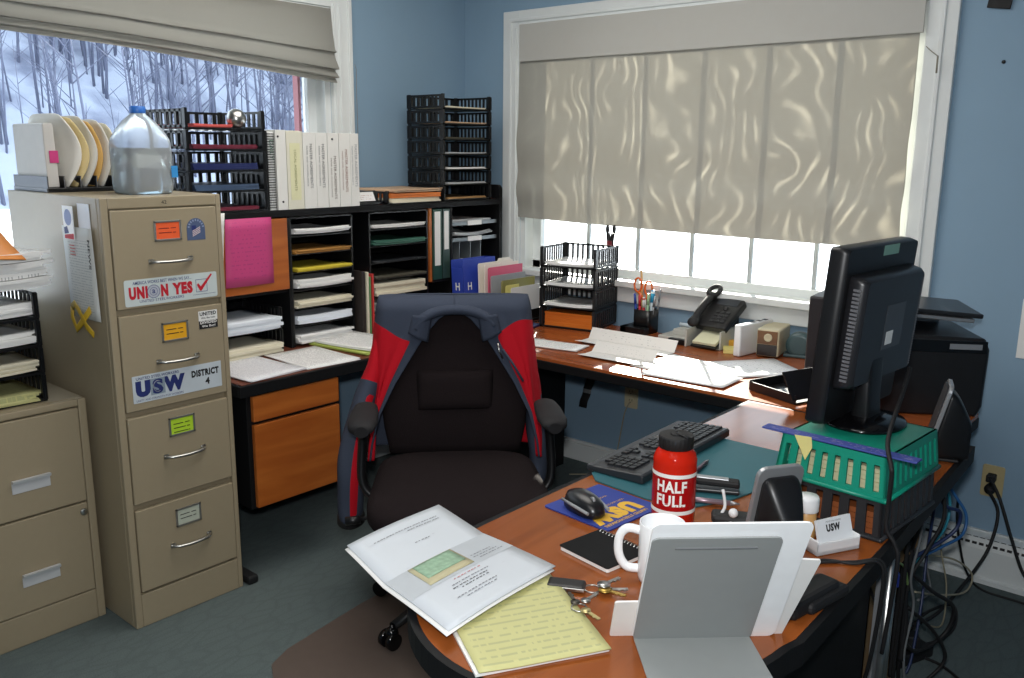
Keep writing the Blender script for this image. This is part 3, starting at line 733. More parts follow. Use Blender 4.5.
# two-drawer cabinet at the left edge
c2 = thing('filing_cabinet', 'low tan two-drawer filing cabinet at the left edge', 'filing cabinet', (0.26, -2.372, 0))
H2, HW2, X2 = 0.722, 0.19, 0.232
b = MB()
b.bx(-0.24, X2 - 0.02, -HW2, HW2, 0, H2).bx(X2 - 0.02, X2, -HW2, -HW2 + 0.024, 0, H2).bx(X2 - 0.02, X2, HW2 - 0.024, HW2, 0, H2)
b.bx(X2 - 0.02, X2, -HW2 + 0.024, HW2 - 0.024, 0, 0.10).bx(X2 - 0.02, X2, -HW2 + 0.024, HW2 - 0.024, 0.70, H2)
b.build('body', M_tan, c2, bevel=0.004)
for k, (z0, z1) in enumerate(((0.400, 0.696), (0.104, 0.394))):
    d = MB().bx(X2 - 0.02, X2 + 0.003, -HW2 + 0.027, HW2 - 0.027, z0, z1).build('drawer', M_tan, c2, bevel=0.003)
    zc = (0.500, 0.207)[k]
    q = MB().at(plane_frame((X2 + 0.003, 0.01, zc), XF, ZU))
    q.bx(-.053, .053, -.021, .012, 0, .0025).rings([[(-.053, .012, 0), (-.053, .021, 0.004), (-.053, .021, .016), (-.053, .012, .013)], [(.053, .012, 0), (.053, .021, .004), (.053, .021, .016), (.053, .012, .013)]], True, True, False)
    q.build('handle', mat('satin_handle', '#d2d4d6', 0.35, 0.2), d)
    if k == 1:
        MB().at(plane_frame((X2 + 0.003, 0.150, 0.366), XF, ZU)).lathe([(0.011, 0), (0.011, 0.004), (0.008, 0.006), (0.0005, 0.006)], seg=20).build('lock', M_chrome, d)

# ------------------------------------------------------------------ letter trays
def tray_mesh(w, d, h, post=0.012, slots=8, side_slots=9, tw=0.005):
    """one plastic letter tray, open front at local y = -d/2, slotted walls"""
    b = MB()
    b.bx(-w / 2, w / 2, -d / 2, d / 2, 0.0, 0.003)
    zt, zb = h - 0.003, 0.006
    rail = 0.009
    def wall(p0, p1, n):
        p0 = Vector(p0); p1 = Vector(p1); L = (p1 - p0).length; a = math.atan2(p1.y - p0.y, p1.x - p0.x)
        mid = (p0 + p1) / 2
        b.box((mid.x, mid.y, zb + rail / 2), (L, tw, rail), rz=a)
        b.box((mid.x, mid.y, zt - rail / 2), (L, tw, rail), rz=a)
        pitch = L / (n + 1.6)
        for i in range(n + 1):
            f = (0.8 + i) / (n + 1.6)
            q = p0 + (p1 - p0) * f
            b.box((q.x, q.y, (zb + zt) / 2), (pitch * 0.42, tw, zt - zb), rz=a)
        for f in (0.0, 1.0):
            q = p0 + (p1 - p0) * (0.02 + 0.96 * f)
            b.box((q.x, q.y, (zb + zt) / 2), (post * 1.6, tw * 1.2, zt - zb), rz=a)
    wall((-w / 2 + tw / 2, -d / 2, 0), (-w / 2 + tw / 2, d / 2, 0), side_slots)
    wall((w / 2 - tw / 2, -d / 2, 0), (w / 2 - tw / 2, d / 2, 0), side_slots)
    wall((-w / 2, d / 2 - tw / 2, 0), (w / 2, d / 2 - tw / 2, 0), slots)
    for sx in (-1, 1):                       # front posts, joined to the tray above
        b.box((sx * (w / 2 - post / 2), -d / 2 + 0.006, (h) / 2), (post, 0.012, h - 0.001))
        b.box((sx * (w / 2 - post / 2), d / 2 - 0.006, (h) / 2), (post, 0.012, h - 0.001))
    b.box((0, -d / 2 + 0.003, 0.004), (w, 0.006, 0.008))
    return b
def tray_stack(label, loc_, rz, w, d, h, n, m, slots=8, ss=9, group=None):
    t = thing('letter_tray_stack', label, 'tray stack', loc_, rz, group)
    p = tray_mesh(w, d, h, slots=slots, side_slots=ss).build('tray', m, t)
    for k in range(1, n):
        c = p.copy(); COL.objects.link(c); c.parent = t; c.location = (0, 0, k * h)
    return t
def pile(name, label, cat, loc_, rz, w, d, th, m, n=3, jit=0.008, rot=0.04, bend=0.0, group=None):
    """a little stack of sheets, each slightly shifted and bowed"""
    b = MB(); rg = random.Random(hash(label) % 1000 if False else sum(map(ord, label)))
    for k in range(n):
        dx, dy, a = rg.uniform(-jit, jit), rg.uniform(-jit, jit), rg.uniform(-rot, rot)
        z0, z1 = th * k / n, th * (k + 1) / n
        b.at(T(dx, dy, 0) @ rotm(a))
        f = lambda u, v, z: ((u - 0.5) * w, (v - 0.5) * d, z + bend * (2 * u - 1) ** 2 + bend * 0.6 * (2 * v - 1) ** 2)
        nu = 6
        top = [[b._v(f(i / nu, j / nu, z1 - 0.0002)) for i in range(nu + 1)] for j in range(nu + 1)]
        bot = [[b._v(f(i / nu, j / nu, z0)) for i in range(nu + 1)] for j in range(nu + 1)]
        for j in range(nu):
            for i in range(nu):
                b._f([top[j][i], top[j][i + 1], top[j + 1][i + 1], top[j + 1][i]], 0, True)
                b._f([bot[j][i], bot[j + 1][i], bot[j + 1][i + 1], bot[j][i + 1]], 0, True)
        for i in range(nu):
            b._f([bot[0][i], bot[0][i + 1], top[0][i + 1], top[0][i]]); b._f([bot[nu][i + 1], bot[nu][i], top[nu][i], top[nu][i + 1]])
            b._f([bot[i + 1][0], bot[i][0], top[i][0], top[i + 1][0]]); b._f([bot[i][nu], bot[i + 1][nu], top[i + 1][nu], top[i][nu]])
    o = b.build(name, m); place(o, loc_, rz); tag(o, label, cat, group); return o

# overfull tray stack on the low cabinet
M_smoke = mat('smoky_black_plastic', '#101113', 0.3)
tray_stack('black letter tray stack overflowing with papers on the low cabinet', (0.285, -2.405, H2 + 0.001), PI / 2, 0.265, 0.32, 0.082, 4, M_smoke)
for k, (dz, th, lab, m, cat) in enumerate((
        (0.006, 0.022, 'yellow-tinged papers in the bottom tray on the low cabinet', M_yelpad, 'papers'),
        (0.089, 0.030, 'thick buff papers in the second tray up on the low cabinet', M_cream, 'papers'),
        (0.171, 0.032, 'loose white papers in the third tray up on the low cabinet', M_white, 'papers'),
        (0.253, 0.036, 'bulging white papers in the top tray on the low cabinet', M_text, 'papers'))):
    pile('paper_pile', lab, cat, (0.30, -2.405, H2 + dz), 0.03 * k, 0.285, 0.235, th, m, 5, 0.012, 0.05, 0.006 if k else 0.0)
pile('paper_pile', 'tall untidy heap of mail and papers topping the left tray stack', 'papers', (0.31, -2.372, H2 + 0.332), 0.1, 0.28, 0.25, 0.105, M_text, 11, 0.016, 0.10, 0.008)
o = MB().grid(lambda u, v: ((u - 0.5) * 0.2, (v - 0.5) * 0.26, 0.008 * math.sin(u * 3) + 0.02 * v * v), 6, 6).build('envelope', mat('orange_envelope', '#d8873b', 0.6), solid=0.003)
tag(place(o, (0.36, -2.400, H2 + 0.458), 1.50, 0.22, 0.0), 'orange envelope lying on the heap of mail at the left edge', 'envelope')

# ------------------------------------------------------------------ on the tall cabinet: sorter with folders, water jug
so = thing('desktop_sorter', 'black desktop file sorter behind the water jug, stuffed with boxes and folders', 'file sorter', (0.145, -1.995, CH))
b = MB().bx(-0.13, 0.13, -0.15, 0.155, 0.0, 0.014)
for k in range(7): b.bx(-0.13, 0.13, -0.148 + 0.05 * k, -0.144 + 0.05 * k, 0.0, 0.05 if k < 6 else 0.12)
b.build('base_rack', M_smoke, so, bevel=0.002)
M_offw = mat('off_white_card', '#d9d5ca', 0.6)
bxp = [(-0.034, 0), (0.034, 0), (0.034, 0.20), (0.028, 0.206), (-0.028, 0.206), (-0.034, 0.20)]
t = MB().at(plane_frame((0.115, 0, 0), (0, 1, 0), (0, 0, 1)) @ T(0, 0, -0.23)).prism([(-0.018, 0), (0.018, 0), (0.014, 0.19), (0.009, 0.195), (-0.013, 0.195), (-0.018, 0.19)], 0, 0.23).build('file_box', mat('pale_grey_box', '#c3c0bb', 0.6), bevel=0.003)
tag(place(t, (0.145, -2.118, CH + 0.015)), 'pale grey upright file box at the left end of the sorter', 'box')
MB().bx(0.1155, 0.118, -0.006, 0.020, 0.075, 0.112).build('pink_tab', mat('magenta_tab', '#c43b7a', 0.5), t)
def sorter_folder(y, lean, w, h, curl, m, label, name='file_folder', cat='folder'):
    """tall sheet standing in the sorter, top leaning and curling to +x"""
    def f(u, v):
        return (-w / 2 + w * u + 0.012 * math.sin(v * PI), lean * v + curl * (u ** 3) * math.sin(v * PI * 0.9), h * v * (1 - 0.10 * (2 * u - 1) ** 6))
    o = MB().grid(f, 10, 12).build(name, m, solid=0.004)
    tag(place(o, (0.145, y - 0.03, CH + 0.016)), label, cat); return o
M_leaf = paper_mat('sheaf_paper', '#d5d3cb', '#9aa0ab', 30, 0.4, 0.2, 0.1, 0.9, 'X', 'Z')
sorter_folder(-2.045, -0.010, 0.23, 0.225, 0.050, mat('white_folder', '#e4e1d8', 0.6), 'white curled folder standing right behind the grey file box')
sorter_folder(-2.018, -0.006, 0.23, 0.215, 0.045, M_manila, 'manila folder in the sorter, second from the grey box')
sorter_folder(-1.990, -0.004, 0.23, 0.220, 0.042, M_leaf, 'sheaf of curled white papers in the middle of the sorter', 'paper_sheaf', 'papers')
sorter_folder(-1.962, -0.004, 0.23, 0.205, 0.030, mat('amber_folder', '#d6a95c', 0.6), 'amber folder standing behind the middle papers of the sorter')
sorter_folder(-1.935, -0.002, 0.23, 0.210, 0.030, M_leaf, 'sheaf of curled white papers in the sorter, nearest the water jug', 'paper_sheaf', 'papers')
sorter_folder(-1.905, 0.0, 0.22, 0.200, 0.025, M_cream, 'cream folder in the sorter, half behind the water jug')
t = MB().bx(-0.10, 0.10, -0.014, 0.014, 0, 0.16).build('binder', M_white, bevel=0.002)
tag(place(t, (0.13, -1.872, CH + 0.016)), 'white binder with yellow and black bands at the right end of the sorter', 'binder')
MB().bx(0.10, 0.1012, -0.0142, 0.0142, 0.105, 0.128).build('yellow_band', mat('amber_band', '#e0a032', 0.5), t)
MB().bx(0.10, 0.1012, -0.0142, 0.0142, 0.131, 0.137).bx(0.10, 0.1012, -0.0142, 0.004, 0.146, 0.151).build('black_band', M_ink_black, t)

def jug_mat():
    m, N, L, b = newmat('milky_plastic')
    b.inputs['Base Color'].default_value = (0.80, 0.86, 0.90, 1); b.inputs['Roughness'].default_value = 0.28
    b.inputs['Transmission Weight'].default_value = 0.7; b.inputs['IOR'].default_value = 1.06
    b.inputs['Subsurface Weight'].default_value = 0.0
    return m
M_jug = jug_mat()
jg = thing('water_jug', 'translucent plastic water jug with a blue cap on the tall cabinet', 'jug', (0.490, -1.948, CH))
def sq_ring(w, d, z, e=4.0, n=40):
    r = []
    for j in range(n):
        a = 2 * PI * j / n; c, s = math.cos(a), math.sin(a)
        r.append((w / 2 * math.copysign(abs(c) ** (2 / e), c), d / 2 * math.copysign(abs(s) ** (2 / e), s), z))
    return r
JW = 0.150
prof = [(0.86, 0.0, 4), (0.94, 0.004, 4), (0.99, 0.014, 4), (1.0, 0.03, 4.5), (1.0, 0.145, 4.5), (0.97, 0.165, 4), (0.80, 0.195, 3), (0.55, 0.220, 2.4), (0.32, 0.236, 2), (0.27, 0.242, 2), (0.27, 0.254, 2)]
MB().rings([sq_ring(JW * s, JW * s, z, e) for s, z, e in prof], True).build('bottle', M_jug, jg)
wtr = [(0.83, 0.003, 4), (0.95, 0.014, 4), (0.965, 0.03, 4.5), (0.965, 0.138, 4.5)]
MB().rings([sq_ring(JW * s, JW * s, z, e) for s, z, e in wtr], True).build('water', mat('water_body', '#d2eaf4', 0.05, trans=0.92), jg)
MB().lathe([(0.0225, 0.240), (0.0235, 0.242), (0.0235, 0.258), (0.021, 0.261), (0.001, 0.261)], seg=32).build('cap', mat('blue_cap', '#2f6fc4', 0.4), jg)
hd = smooth_path([(-0.02, 0.015, 0.236), (-0.055, 0.055, 0.215), (-0.078, 0.078, 0.17), (-0.073, 0.073, 0.11)], 6)
MB().tube(hd, 0.011, 10).build('handle', M_jug, jg)
MB().bx(0.02, 0.0752, 0.0745, 0.0758, 0.05, 0.085).bx(0.0745, 0.0758, 0.055, 0.0755, 0.05, 0.085).build('blue_label', mat('cyan_label', '#3a8fd0', 0.4), jg)
# ------------------------------------------------------------------ hutch on the left desk
DT = 0.705
HX, HT = 0.335, 1.238
hu = thing('desk_hutch', 'black hutch with a cherry door and open bays along the left wall', 'hutch', (0.17, -0.92, DT))
L_ = lambda: loc(hu, MB())
L_().bx(0.02, HX - 0.02, -1.715, -0.115, HT - 0.026, HT).build('top_board', M_woodk, hu)
L_().bx(HX - 0.02, HX, -1.715, -0.115, HT - 0.026, HT + 0.0005).build('top_edge', M_lam, hu, bevel=0.003)
L_().bx(0.02, 0.03, -1.715, -0.115, DT, HT - 0.026).build('back_panel', M_lam, hu)
L_().bx(0.02, HX - 0.005, -1.735, -1.715, DT, HT).build('end_panel', M_lam, hu)
ep = [(-0.0, 0.0)]
e = L_()
pr_ = [(0.02, DT), (HX, DT), (HX, HT + 0.045)] + [(HX - 0.02 + 0.02 * math.cos(PI / 2 * i / 5), HT + 0.045 + 0.02 * math.sin(PI / 2 * i / 5)) for i in range(6)] + [(0.02, HT + 0.065)]
e.rings([[(x, -0.115, z) for x, z in pr_], [(x, -0.095, z) for x, z in pr_]], True, True, False)
e.build('end_panel', M_lam, hu, bevel=0.002)
L_().bx(0.03, HX - 0.008, -1.318, -1.306, DT, HT - 0.026).build('divider', M_lam, hu)
L_().bx(0.03, HX - 0.008, -0.572, -0.558, 0.885, HT - 0.026).build('divider', M_woodd, hu)['label'] = 'cherry-faced divider'
L_().bx(0.03, HX - 0.008, -0.440, -0.428, DT, HT - 0.026).build('divider', M_lam, hu)
L_().bx(0.03, HX - 0.008, -0.558, -0.440, 0.880, 0.892).build('shelf', M_lam, hu)
for k in range(6):
    L_().bx(0.24, HX - 0.03, -0.5745, -0.572, 0.905 + 0.055 * k, 0.930 + 0.055 * k).build('peg_rail', M_woodd, hu)
dr = L_().bx(HX - 0.02, HX - 0.001, -1.706, -1.320, 0.940, 1.208).build('door', M_woodd, hu, bevel=0.002)
L_().bx(0.03, HX - 0.02, -1.715, -1.318, 0.925, 0.938).build('shelf', M_lam, hu)
# notice taped on the door, white sheet by the cabinet
t = MB().grid(lambda u, v: (0.001 + 0.003 * math.sin(u * 3) * (1 - v), (u - 0.5) * 0.190 - 0.012 * (1 - v) * (1 - u), (v - 0.5) * 0.245), 6, 6).build('notice', M_pinktext, solid=0.001)
tag(place(t, (HX + 0.002, -1.487, 1.094)), 'bright pink printed notice taped to the cherry hutch door', 'notice')
t = MB().grid(lambda u, v: (0.004 * math.sin(u * 4 + v * 3), (u - 0.5) * 0.09 * (0.8 + 0.4 * v), (v - 0.5) * 0.26), 5, 6).build('loose_sheet', M_white, solid=0.001)
tag(place(t, (HX + 0.012, -1.640, 1.11), 0.1), 'white loose sheet hanging left of the pink notice', 'paper')

# horizontal paper sorters
def sorter(label, y0, y1, z0, z1, n, m):
    t = thing('paper_sorter', label, 'paper sorter', (0.18, (y0 + y1) / 2, z0))
    b = loc(t, MB()); b.bx(0.035, HX - 0.012, y0, y0 + 0.008, z0, z1).build('side_panel', m, t)
    loc(t, MB()).bx(0.035, HX - 0.012, y1 - 0.008, y1, z0, z1).build('side_panel', m, t)
    b = loc(t, MB()); b.bx(0.035, HX - 0.012, y0, y1, z1 - 0.006, z1).build('top_panel', m, t)
    for k in range(n):
        z = z0 + 0.006 + (z1 - z0 - 0.012) * k / n
        loc(t, MB()).bx(0.035, HX - 0.014, y0 + 0.008, y1 - 0.008, z, z + 0.004).build('shelf', m, t)
    return [z0 + 0.0105 + (z1 - z0 - 0.012) * k / n for k in range(n)]
za = sorter('black seven-shelf paper sorter right of the pink notice', -1.305, -1.000, DT + 0.001, 1.208, 7, M_smoke)
zb_ = sorter('black seven-shelf paper sorter left of the green binders', -0.915, -0.578, DT + 0.001, 1.208, 7, M_smoke)
PA = [(0, 0.030, M_text, 'white papers with a green edge on the lowest shelf of the left sorter'),
      (1, 0.028, mat('bluish_paper', '#dde4ec', 0.6), 'bright bluish papers on the second lowest shelf of the left sorter'),
      (2, 0.026, M_cream, 'buff papers on the third lowest shelf of the left sorter'),
      (3, 0.034, M_white, 'thick curled papers on the middle shelf of the left sorter'),
      (4, 0.014, M_yellow, 'yellow papers in the left sorter below the tan ones'),
      (5, 0.013, mat('tan_folder', '#a9793a', 0.6), 'tan folder with white papers on the second shelf of the left sorter'),
      (6, 0.020, M_text, 'white papers curling up on the top shelf of the left sorter')]
for k, th, m, lab in PA:
    pile('paper_pile', lab, 'papers', (0.205, -1.152, za[k]), 0.02, 0.255, 0.268, th, m, 4, 0.006, 0.02, 0.006 if k in (3, 6, 1) else 0.001)
PB = [(1, 0.034, mat('greyish_paper', '#c3c3bd', 0.6), 'grey-white papers low in the right sorter behind the chair'),
      (2, 0.050, M_cream, 'thick cream papers in the right sorter, second heap up'),
      (3, 0.012, mat('dim_card', '#4d4a3e', 0.6), 'dark folder on the middle shelf of the right sorter'),
      (4, 0.006, mat('black_folder', '#23262a', 0.4), 'black folder in the right sorter beneath the green one'),
      (5, 0.018, mat('green_folder', '#3d6b5c', 0.5), 'green folder near the top of the right sorter'),
      (6, 0.014, M_white, 'white papers on the top shelf of the right sorter'),
      (0, 0.02, M_white, 'white papers on the lowest shelf of the right sorter')]
for k, th, m, lab in PB:
    pile('paper_pile', lab, 'papers', (0.205, -0.746, zb_[k]), -0.02, 0.255, 0.285, th, m, 4, 0.006, 0.02, 0.004 if k in (1, 5, 6) else 0.001)
# two trays below the cherry door
tray_stack('low black letter tray pair under the cherry door', (0.20, -1.52, DT + 0.001), PI / 2, 0.32, 0.26, 0.085, 2, M_smoke)
pile('paper_pile', 'white papers in the lower tray beneath the cherry door', 'papers', (0.23, -1.52, DT + 0.006), 0.0, 0.27, 0.27, 0.035, M_cream, 4, 0.006, 0.03)
pile('paper_pile', 'bright white papers in the upper tray beneath the cherry door', 'papers', (0.23, -1.52, DT + 0.091), 0.0, 0.27, 0.27, 0.045, mat('bluish_paper', '#dde4ec', 0.6), 4, 0.008, 0.03, 0.004)
# folders standing between the two sorters
for k, (y, m, h_, lab) in enumerate(((-0.984, mat('dark_brown_cover', '#2a2422', 0.5), 0.25, 'dark brown book standing between the two paper sorters'),
                                 (-0.962, M_cream, 0.245, 'cream folder standing between the two paper sorters'),
                                 (-0.949, mat('green_tab_folder', '#5d8f5a', 0.5), 0.225, 'green-edged folder standing between the two paper sorters'),
                                 (-0.934, mat('red_folder', '#c33b3a', 0.5), 0.235, 'red folder standing between the two paper sorters'))):
    th = (0.018, 0.011, 0.006, 0.008)[k]
    t = MB().bx(-0.15, 0.15, -th / 2, th / 2, 0, h_ + 0.02).build('folder' if k else 'book', m, bevel=0.001)
    tag(place(t, (0.215, y, DT + 0.001)), lab, 'folder' if k else 'book')
# green binders on the shelf
def binder(label, x, y, z, th, h_, d, cover, spine_label=None, rz=0, group=None, lab_m=None):
    t = thing('ring_binder', label, 'binder', (x, y, z), rz, group)
    MB().bx(-d / 2, d / 2, -th / 2, -th / 2 + 0.003, 0, h_).build('cover', cover, t, bevel=0.001)
    MB().bx(-d / 2, d / 2, th / 2 - 0.003, th / 2, 0, h_).build('cover', cover, t, bevel=0.001)
    MB().bx(d / 2 - 0.003, d / 2 + 0.001, -th / 2, th / 2, 0, h_).build('spine', cover, t, bevel=0.001)
    MB().bx(-d / 2 + 0.01, d / 2 - 0.02, -th / 2 + 0.005, th / 2 - 0.006, 0.006, h_ - 0.008).build('pages', M_white, t)
    if spine_label: MB().bx(d / 2 + 0.001, d / 2 + 0.0016, -th * 0.32, th * 0.32, h_ * spine_label[0], h_ * spine_label[1]).build('spine_card', lab_m or M_white, t)
    return t
binder('dark green binder with a long white spine label on the hutch shelf', 0.20, -0.526, 0.893, 0.055, 0.312, 0.26, M_green, (0.2, 0.97))
binder('slim green binder with a short white label, next to the hutch divider', 0.20, -0.470, 0.893, 0.044, 0.312, 0.26, mat('grey_green_binder', '#2f4541', 0.45), (0.42, 0.97))
# right bay: grey trays with white tags, upright slots
M_gshelf = mat('grey_metal_tray', '#6f767a', 0.4, 0.3)
bay = thing('metal_organizer', 'grey metal organizer with two tagged shelves in the right hutch bay', 'organizer', (0.18, -0.27, DT))
B_ = lambda: loc(bay, MB())
for z in (1.128, 1.055):
    s_ = B_().bx(0.035, HX - 0.02, -0.425, -0.118, z, z + 0.004).bx(HX - 0.022, HX - 0.016, -0.425, -0.118, z - 0.004, z + 0.012).build('shelf', M_gshelf, bay)
    B_().bx(HX - 0.016, HX - 0.0145, -0.318, -0.225, z - 0.006, z + 0.016).build('name_tag', M_white, s_)
for y in (-0.36, -0.285, -0.215): B_().bx(0.04, HX - 0.03, y - 0.002, y + 0.002, 0.80, 1.055).build('partition', M_gshelf, bay)
B_().bx(0.035, HX - 0.018, -0.425, -0.118, 0.792, 0.800).bx(HX - 0.02, HX - 0.012, -0.425, -0.118, 0.775, 0.803).build('base_shelf', M_gshelf, bay)
B_().bx(0.04, 0.05, -0.42, -0.41, DT, 0.792).bx(HX - 0.03, HX - 0.02, -0.42, -0.41, DT, 0.792).bx(HX - 0.03, HX - 0.02, -0.13, -0.12, DT, 0.792).build('leg', M_gshelf, bay)
pile('paper_pile', 'grey papers on the upper tagged metal shelf', 'papers', (0.19, -0.275, 1.1325), 0, 0.24, 0.25, 0.016, mat('grey_paper', '#b7babb', 0.6), 3, 0.006, 0.03)
pile('paper_pile', 'curled grey papers on the lower tagged metal shelf', 'papers', (0.19, -0.275, 1.0595), 0, 0.24, 0.25, 0.012, mat('grey_paper', '#b7babb', 0.6), 3, 0.006, 0.03, 0.015)
for k, (y, h_, lab) in enumerate(((-0.398, 0.150, 'white booklet standing at the left of the metal organizer'), (-0.330, 0.165, 'grey booklet standing in the metal organizer behind the blue box'))):
    t = MB().bx(-0.11, 0.11, -0.014, 0.014, 0, h_).build('booklet', (M_white, mat('grey_booklet', '#a9adb0', 0.6))[k], bevel=0.001)
    tag(place(t, (0.2, y, 0.801)), lab, 'booklet')

# ------------------------------------------------------------------ on top of the hutch
tray_stack('black letter tray stack with red and navy folders behind the water jug', (0.190, -1.553, HT + 0.001), PI / 2, 0.310, 0.285, 0.0715, 5, M_smoke, 7, 7)
zt = [HT + 0.005 + 0.0715 * k for k in range(5)]
for k, m, th, lab, nm, cat in ((0, M_maroon, 0.012, 'maroon folder in the bottom tray behind the jug', 'folder', 'folder'),
                      (1, mat('blue_grey_folder', '#40536e', 0.4), 0.02, 'slate blue folder in the second tray behind the jug', 'folder', 'folder'),
                      (2, M_navy, 0.022, 'navy blue folder in the third tray behind the jug', 'folder', 'folder'),
                      (3, M_maroon, 0.015, 'maroon folder over grey papers in the fourth tray behind the jug', 'folder', 'folder'),
                      (4, mat('red_paper', '#cf5a55', 0.6), 0.012, 'light red papers in the top tray beside the glass ball', 'paper_pile', 'papers')):
    pile(nm, lab, cat, (0.20, -1.56 if k != 4 else -1.60, zt[k]), 0.02, 0.255, 0.255 if k != 4 else 0.15, th, m, 3, 0.004, 0.015, 0.003)
gb = thing('call_bell', 'round chrome ball on the top tray behind the jug', 'bell', (0.315, -1.500, zt[4] + 0.0005))
MB().sphere((0, 0, 0.036), 0.0345, 28, 18).build('ball', M_chrome, gb)
MB().lathe([(0.018, 0), (0.018, 0.003), (0.010, 0.007), (0.001, 0.007)], seg=20).build('base', M_blackm, gb)

# spiral-bound book and the row of white binders
sb = thing('spiral_book', 'spiral-bound black and white book left of the white binders', 'book', (0.20, -1.372, HT + 0.001))
MB().bx(-0.11, 0.120, -0.017, -0.009, 0, 0.288).build('cover', M_blackm, sb, bevel=0.001)
MB().bx(-0.11, 0.122, -0.008, 0.016, 0, 0.285).build('pages', M_white, sb)
cb = MB()
for i in range(30):
    z = 0.01 + i * 0.0092
    cb.tube([(0.118 + 0.010 * math.cos(a), 0.004 + 0.016 * math.sin(a), z) for a in [PI * 2 * j / 12 for j in range(13)]], 0.0017, 5)
cb.build('spiral_binding', M_black, sb)
text('DAILY', plane_frame((0.1265, 0.004, 0.22), (0, 0, -1), (0, 1, 0)), 0.07, 0.016, mat('green_print', '#2d6a4c', 0.5), sb)
M_bind = mat('white_binder_vinyl', '#dcdbd6', 0.35, var=0.02)
M_bind2 = mat('cream_binder_vinyl', '#d6d3c2', 0.4, var=0.02)
def upright_title(t, s, x, y, z, w, h, m):
    return text(s, plane_frame((x, y, z), (0, 0, -1), (0, 1, 0)), w, h, m, t, 'spine_title')
bz = HT + 0.001
t = binder('narrow white binder with black rivets right beside the spiral book', 0.20, -1.330, bz, 0.044, 0.292, 0.26, M_bind)
MB().at(plane_frame((0.131, 0.0, 0.030), XF, ZU)).lathe([(0.004, 0), (0.004, 0.002), (0.0005, 0.002)], seg=10).build('rivet', M_blackm, t)
MB().at(plane_frame((0.131, -0.012, 0.268), XF, ZU)).lathe([(0.004, 0), (0.004, 0.002), (0.0005, 0.002)], seg=10).build('rivet', M_blackm, t)
t = binder('cream binder with a yellowed spine strip, left of the printed row', 0.20, -1.270, bz, 0.072, 0.288, 0.26, M_bind2, (0.12, 0.85), lab_m=mat('yellowed_card', '#d8d6ae', 0.5))
upright_title(t, 'LOCAL AGREEMENTS', 0.1325, 0.0, 0.145, 0.15, 0.010, mat('olive_print', '#8a8a5a', 0.6))
titles = [('MASTER AGREEMENTS', '#54565c', 'white printed binder, leftmost of the five lettered ones on the hutch'), ('MASTER AGREEMENTS', '#54565c', 'white printed binder, second from the left of the five lettered ones'),
          ('MASTER AGREEMENTS', '#6a5a50', 'white printed binder with a black rivet, middle of the five lettered ones'), ('MASTER AGREEMENTS', '#8a5a4c', 'brown-lettered white binder, second from the right of the five lettered ones'),
          ('MASTER AGREEMENTS', '#8d8f96', 'faint-lettered white binder at the right end of the row')]
ys = [-1.203, -1.146, -1.090, -1.034, -0.985]; ths = [0.058, 0.054, 0.054, 0.054, 0.042]
for (s, c, lab), y, th in zip(titles, ys, ths):
    t = binder(lab, 0.20, y, bz, th, 0.285, 0.26, M_bind, group='white binders on the hutch')
    m = mat('print_' + c[1:], c, 0.6)
    dz = {-1.090: -0.03, -1.034: -0.005}.get(y, 0.015)
    upright_title(t, s, 0.1318, 0.006, 0.145 + dz, 0.165, 0.012, m)
    upright_title(t, 'PAPER AND WOODLANDS', 0.1318, -0.012, 0.145 + dz, 0.15, 0.006, m)
    if abs(y + 1.090) < 1e-3:
        MB().at(plane_frame((0.131, -0.004, 0.262), XF, ZU)).lathe([(0.004, 0), (0.004, 0.002), (0.0005, 0.002)], seg=10).build('rivet', M_blackm, t)
t = MB().bx(-0.05, 0.05, -0.03, 0.03, 0.0, 0.004).build('paper_slip', M_cream); tag(place(t, (0.12, -1.16, bz + 0.2895)), 'small cream slip lying on top of the printed binders', 'paper')

# small tray with orange folders, card holder
pl = thing('name_card_holder', 'black wedge holder with a white card right of the binders', 'card holder', (0.27, -0.905, HT + 0.001))
MB().at(plane_frame((0, 0, 0), (0, 1, 0), (0, 0, 1))).prism([(-0.05, 0), (0.06, 0), (0.06, 0.012), (-0.05, 0.012)], -0.04, 0.05).build('base', M_black, pl, bevel=0.002)
MB().box((0.025, 0.005, 0.032), (0.003, 0.115, 0.055), ry=-0.45).build('plate', M_black, pl, bevel=0.002)
MB().box((0.0275, 0.002, 0.0335), (0.002, 0.085, 0.040), ry=-0.45).build('card', paper_mat('tiny_card', '#e3e1df', '#a05a50', 5, 0.5, 0.1, 0.2, 0.8, 'Y', 'Z', 20), pl)
tray_stack('single low black tray holding orange folders on the hutch', (0.20, -0.665, HT + 0.001), PI / 2, 0.305, 0.26, 0.055, 1, M_smoke)
pile('folder', 'cream folder at the bottom of the single hutch tray', 'folder', (0.22, -0.665, HT + 0.006), 0.02, 0.25, 0.285, 0.018, M_cream, 3, 0.006, 0.02)
pile('folder', 'orange folder in the single hutch tray', 'folder', (0.22, -0.665, HT + 0.026), -0.03, 0.25, 0.285, 0.018, mat('orange_folder', '#d97a35', 0.6), 3, 0.006, 0.02)
pile('folder', 'buff papers topping the orange folder in the hutch tray', 'folder', (0.22, -0.66, HT + 0.046), 0.05, 0.25, 0.28, 0.012, mat('buff_folder', '#c9a98a', 0.6), 3, 0.008, 0.04, 0.003)
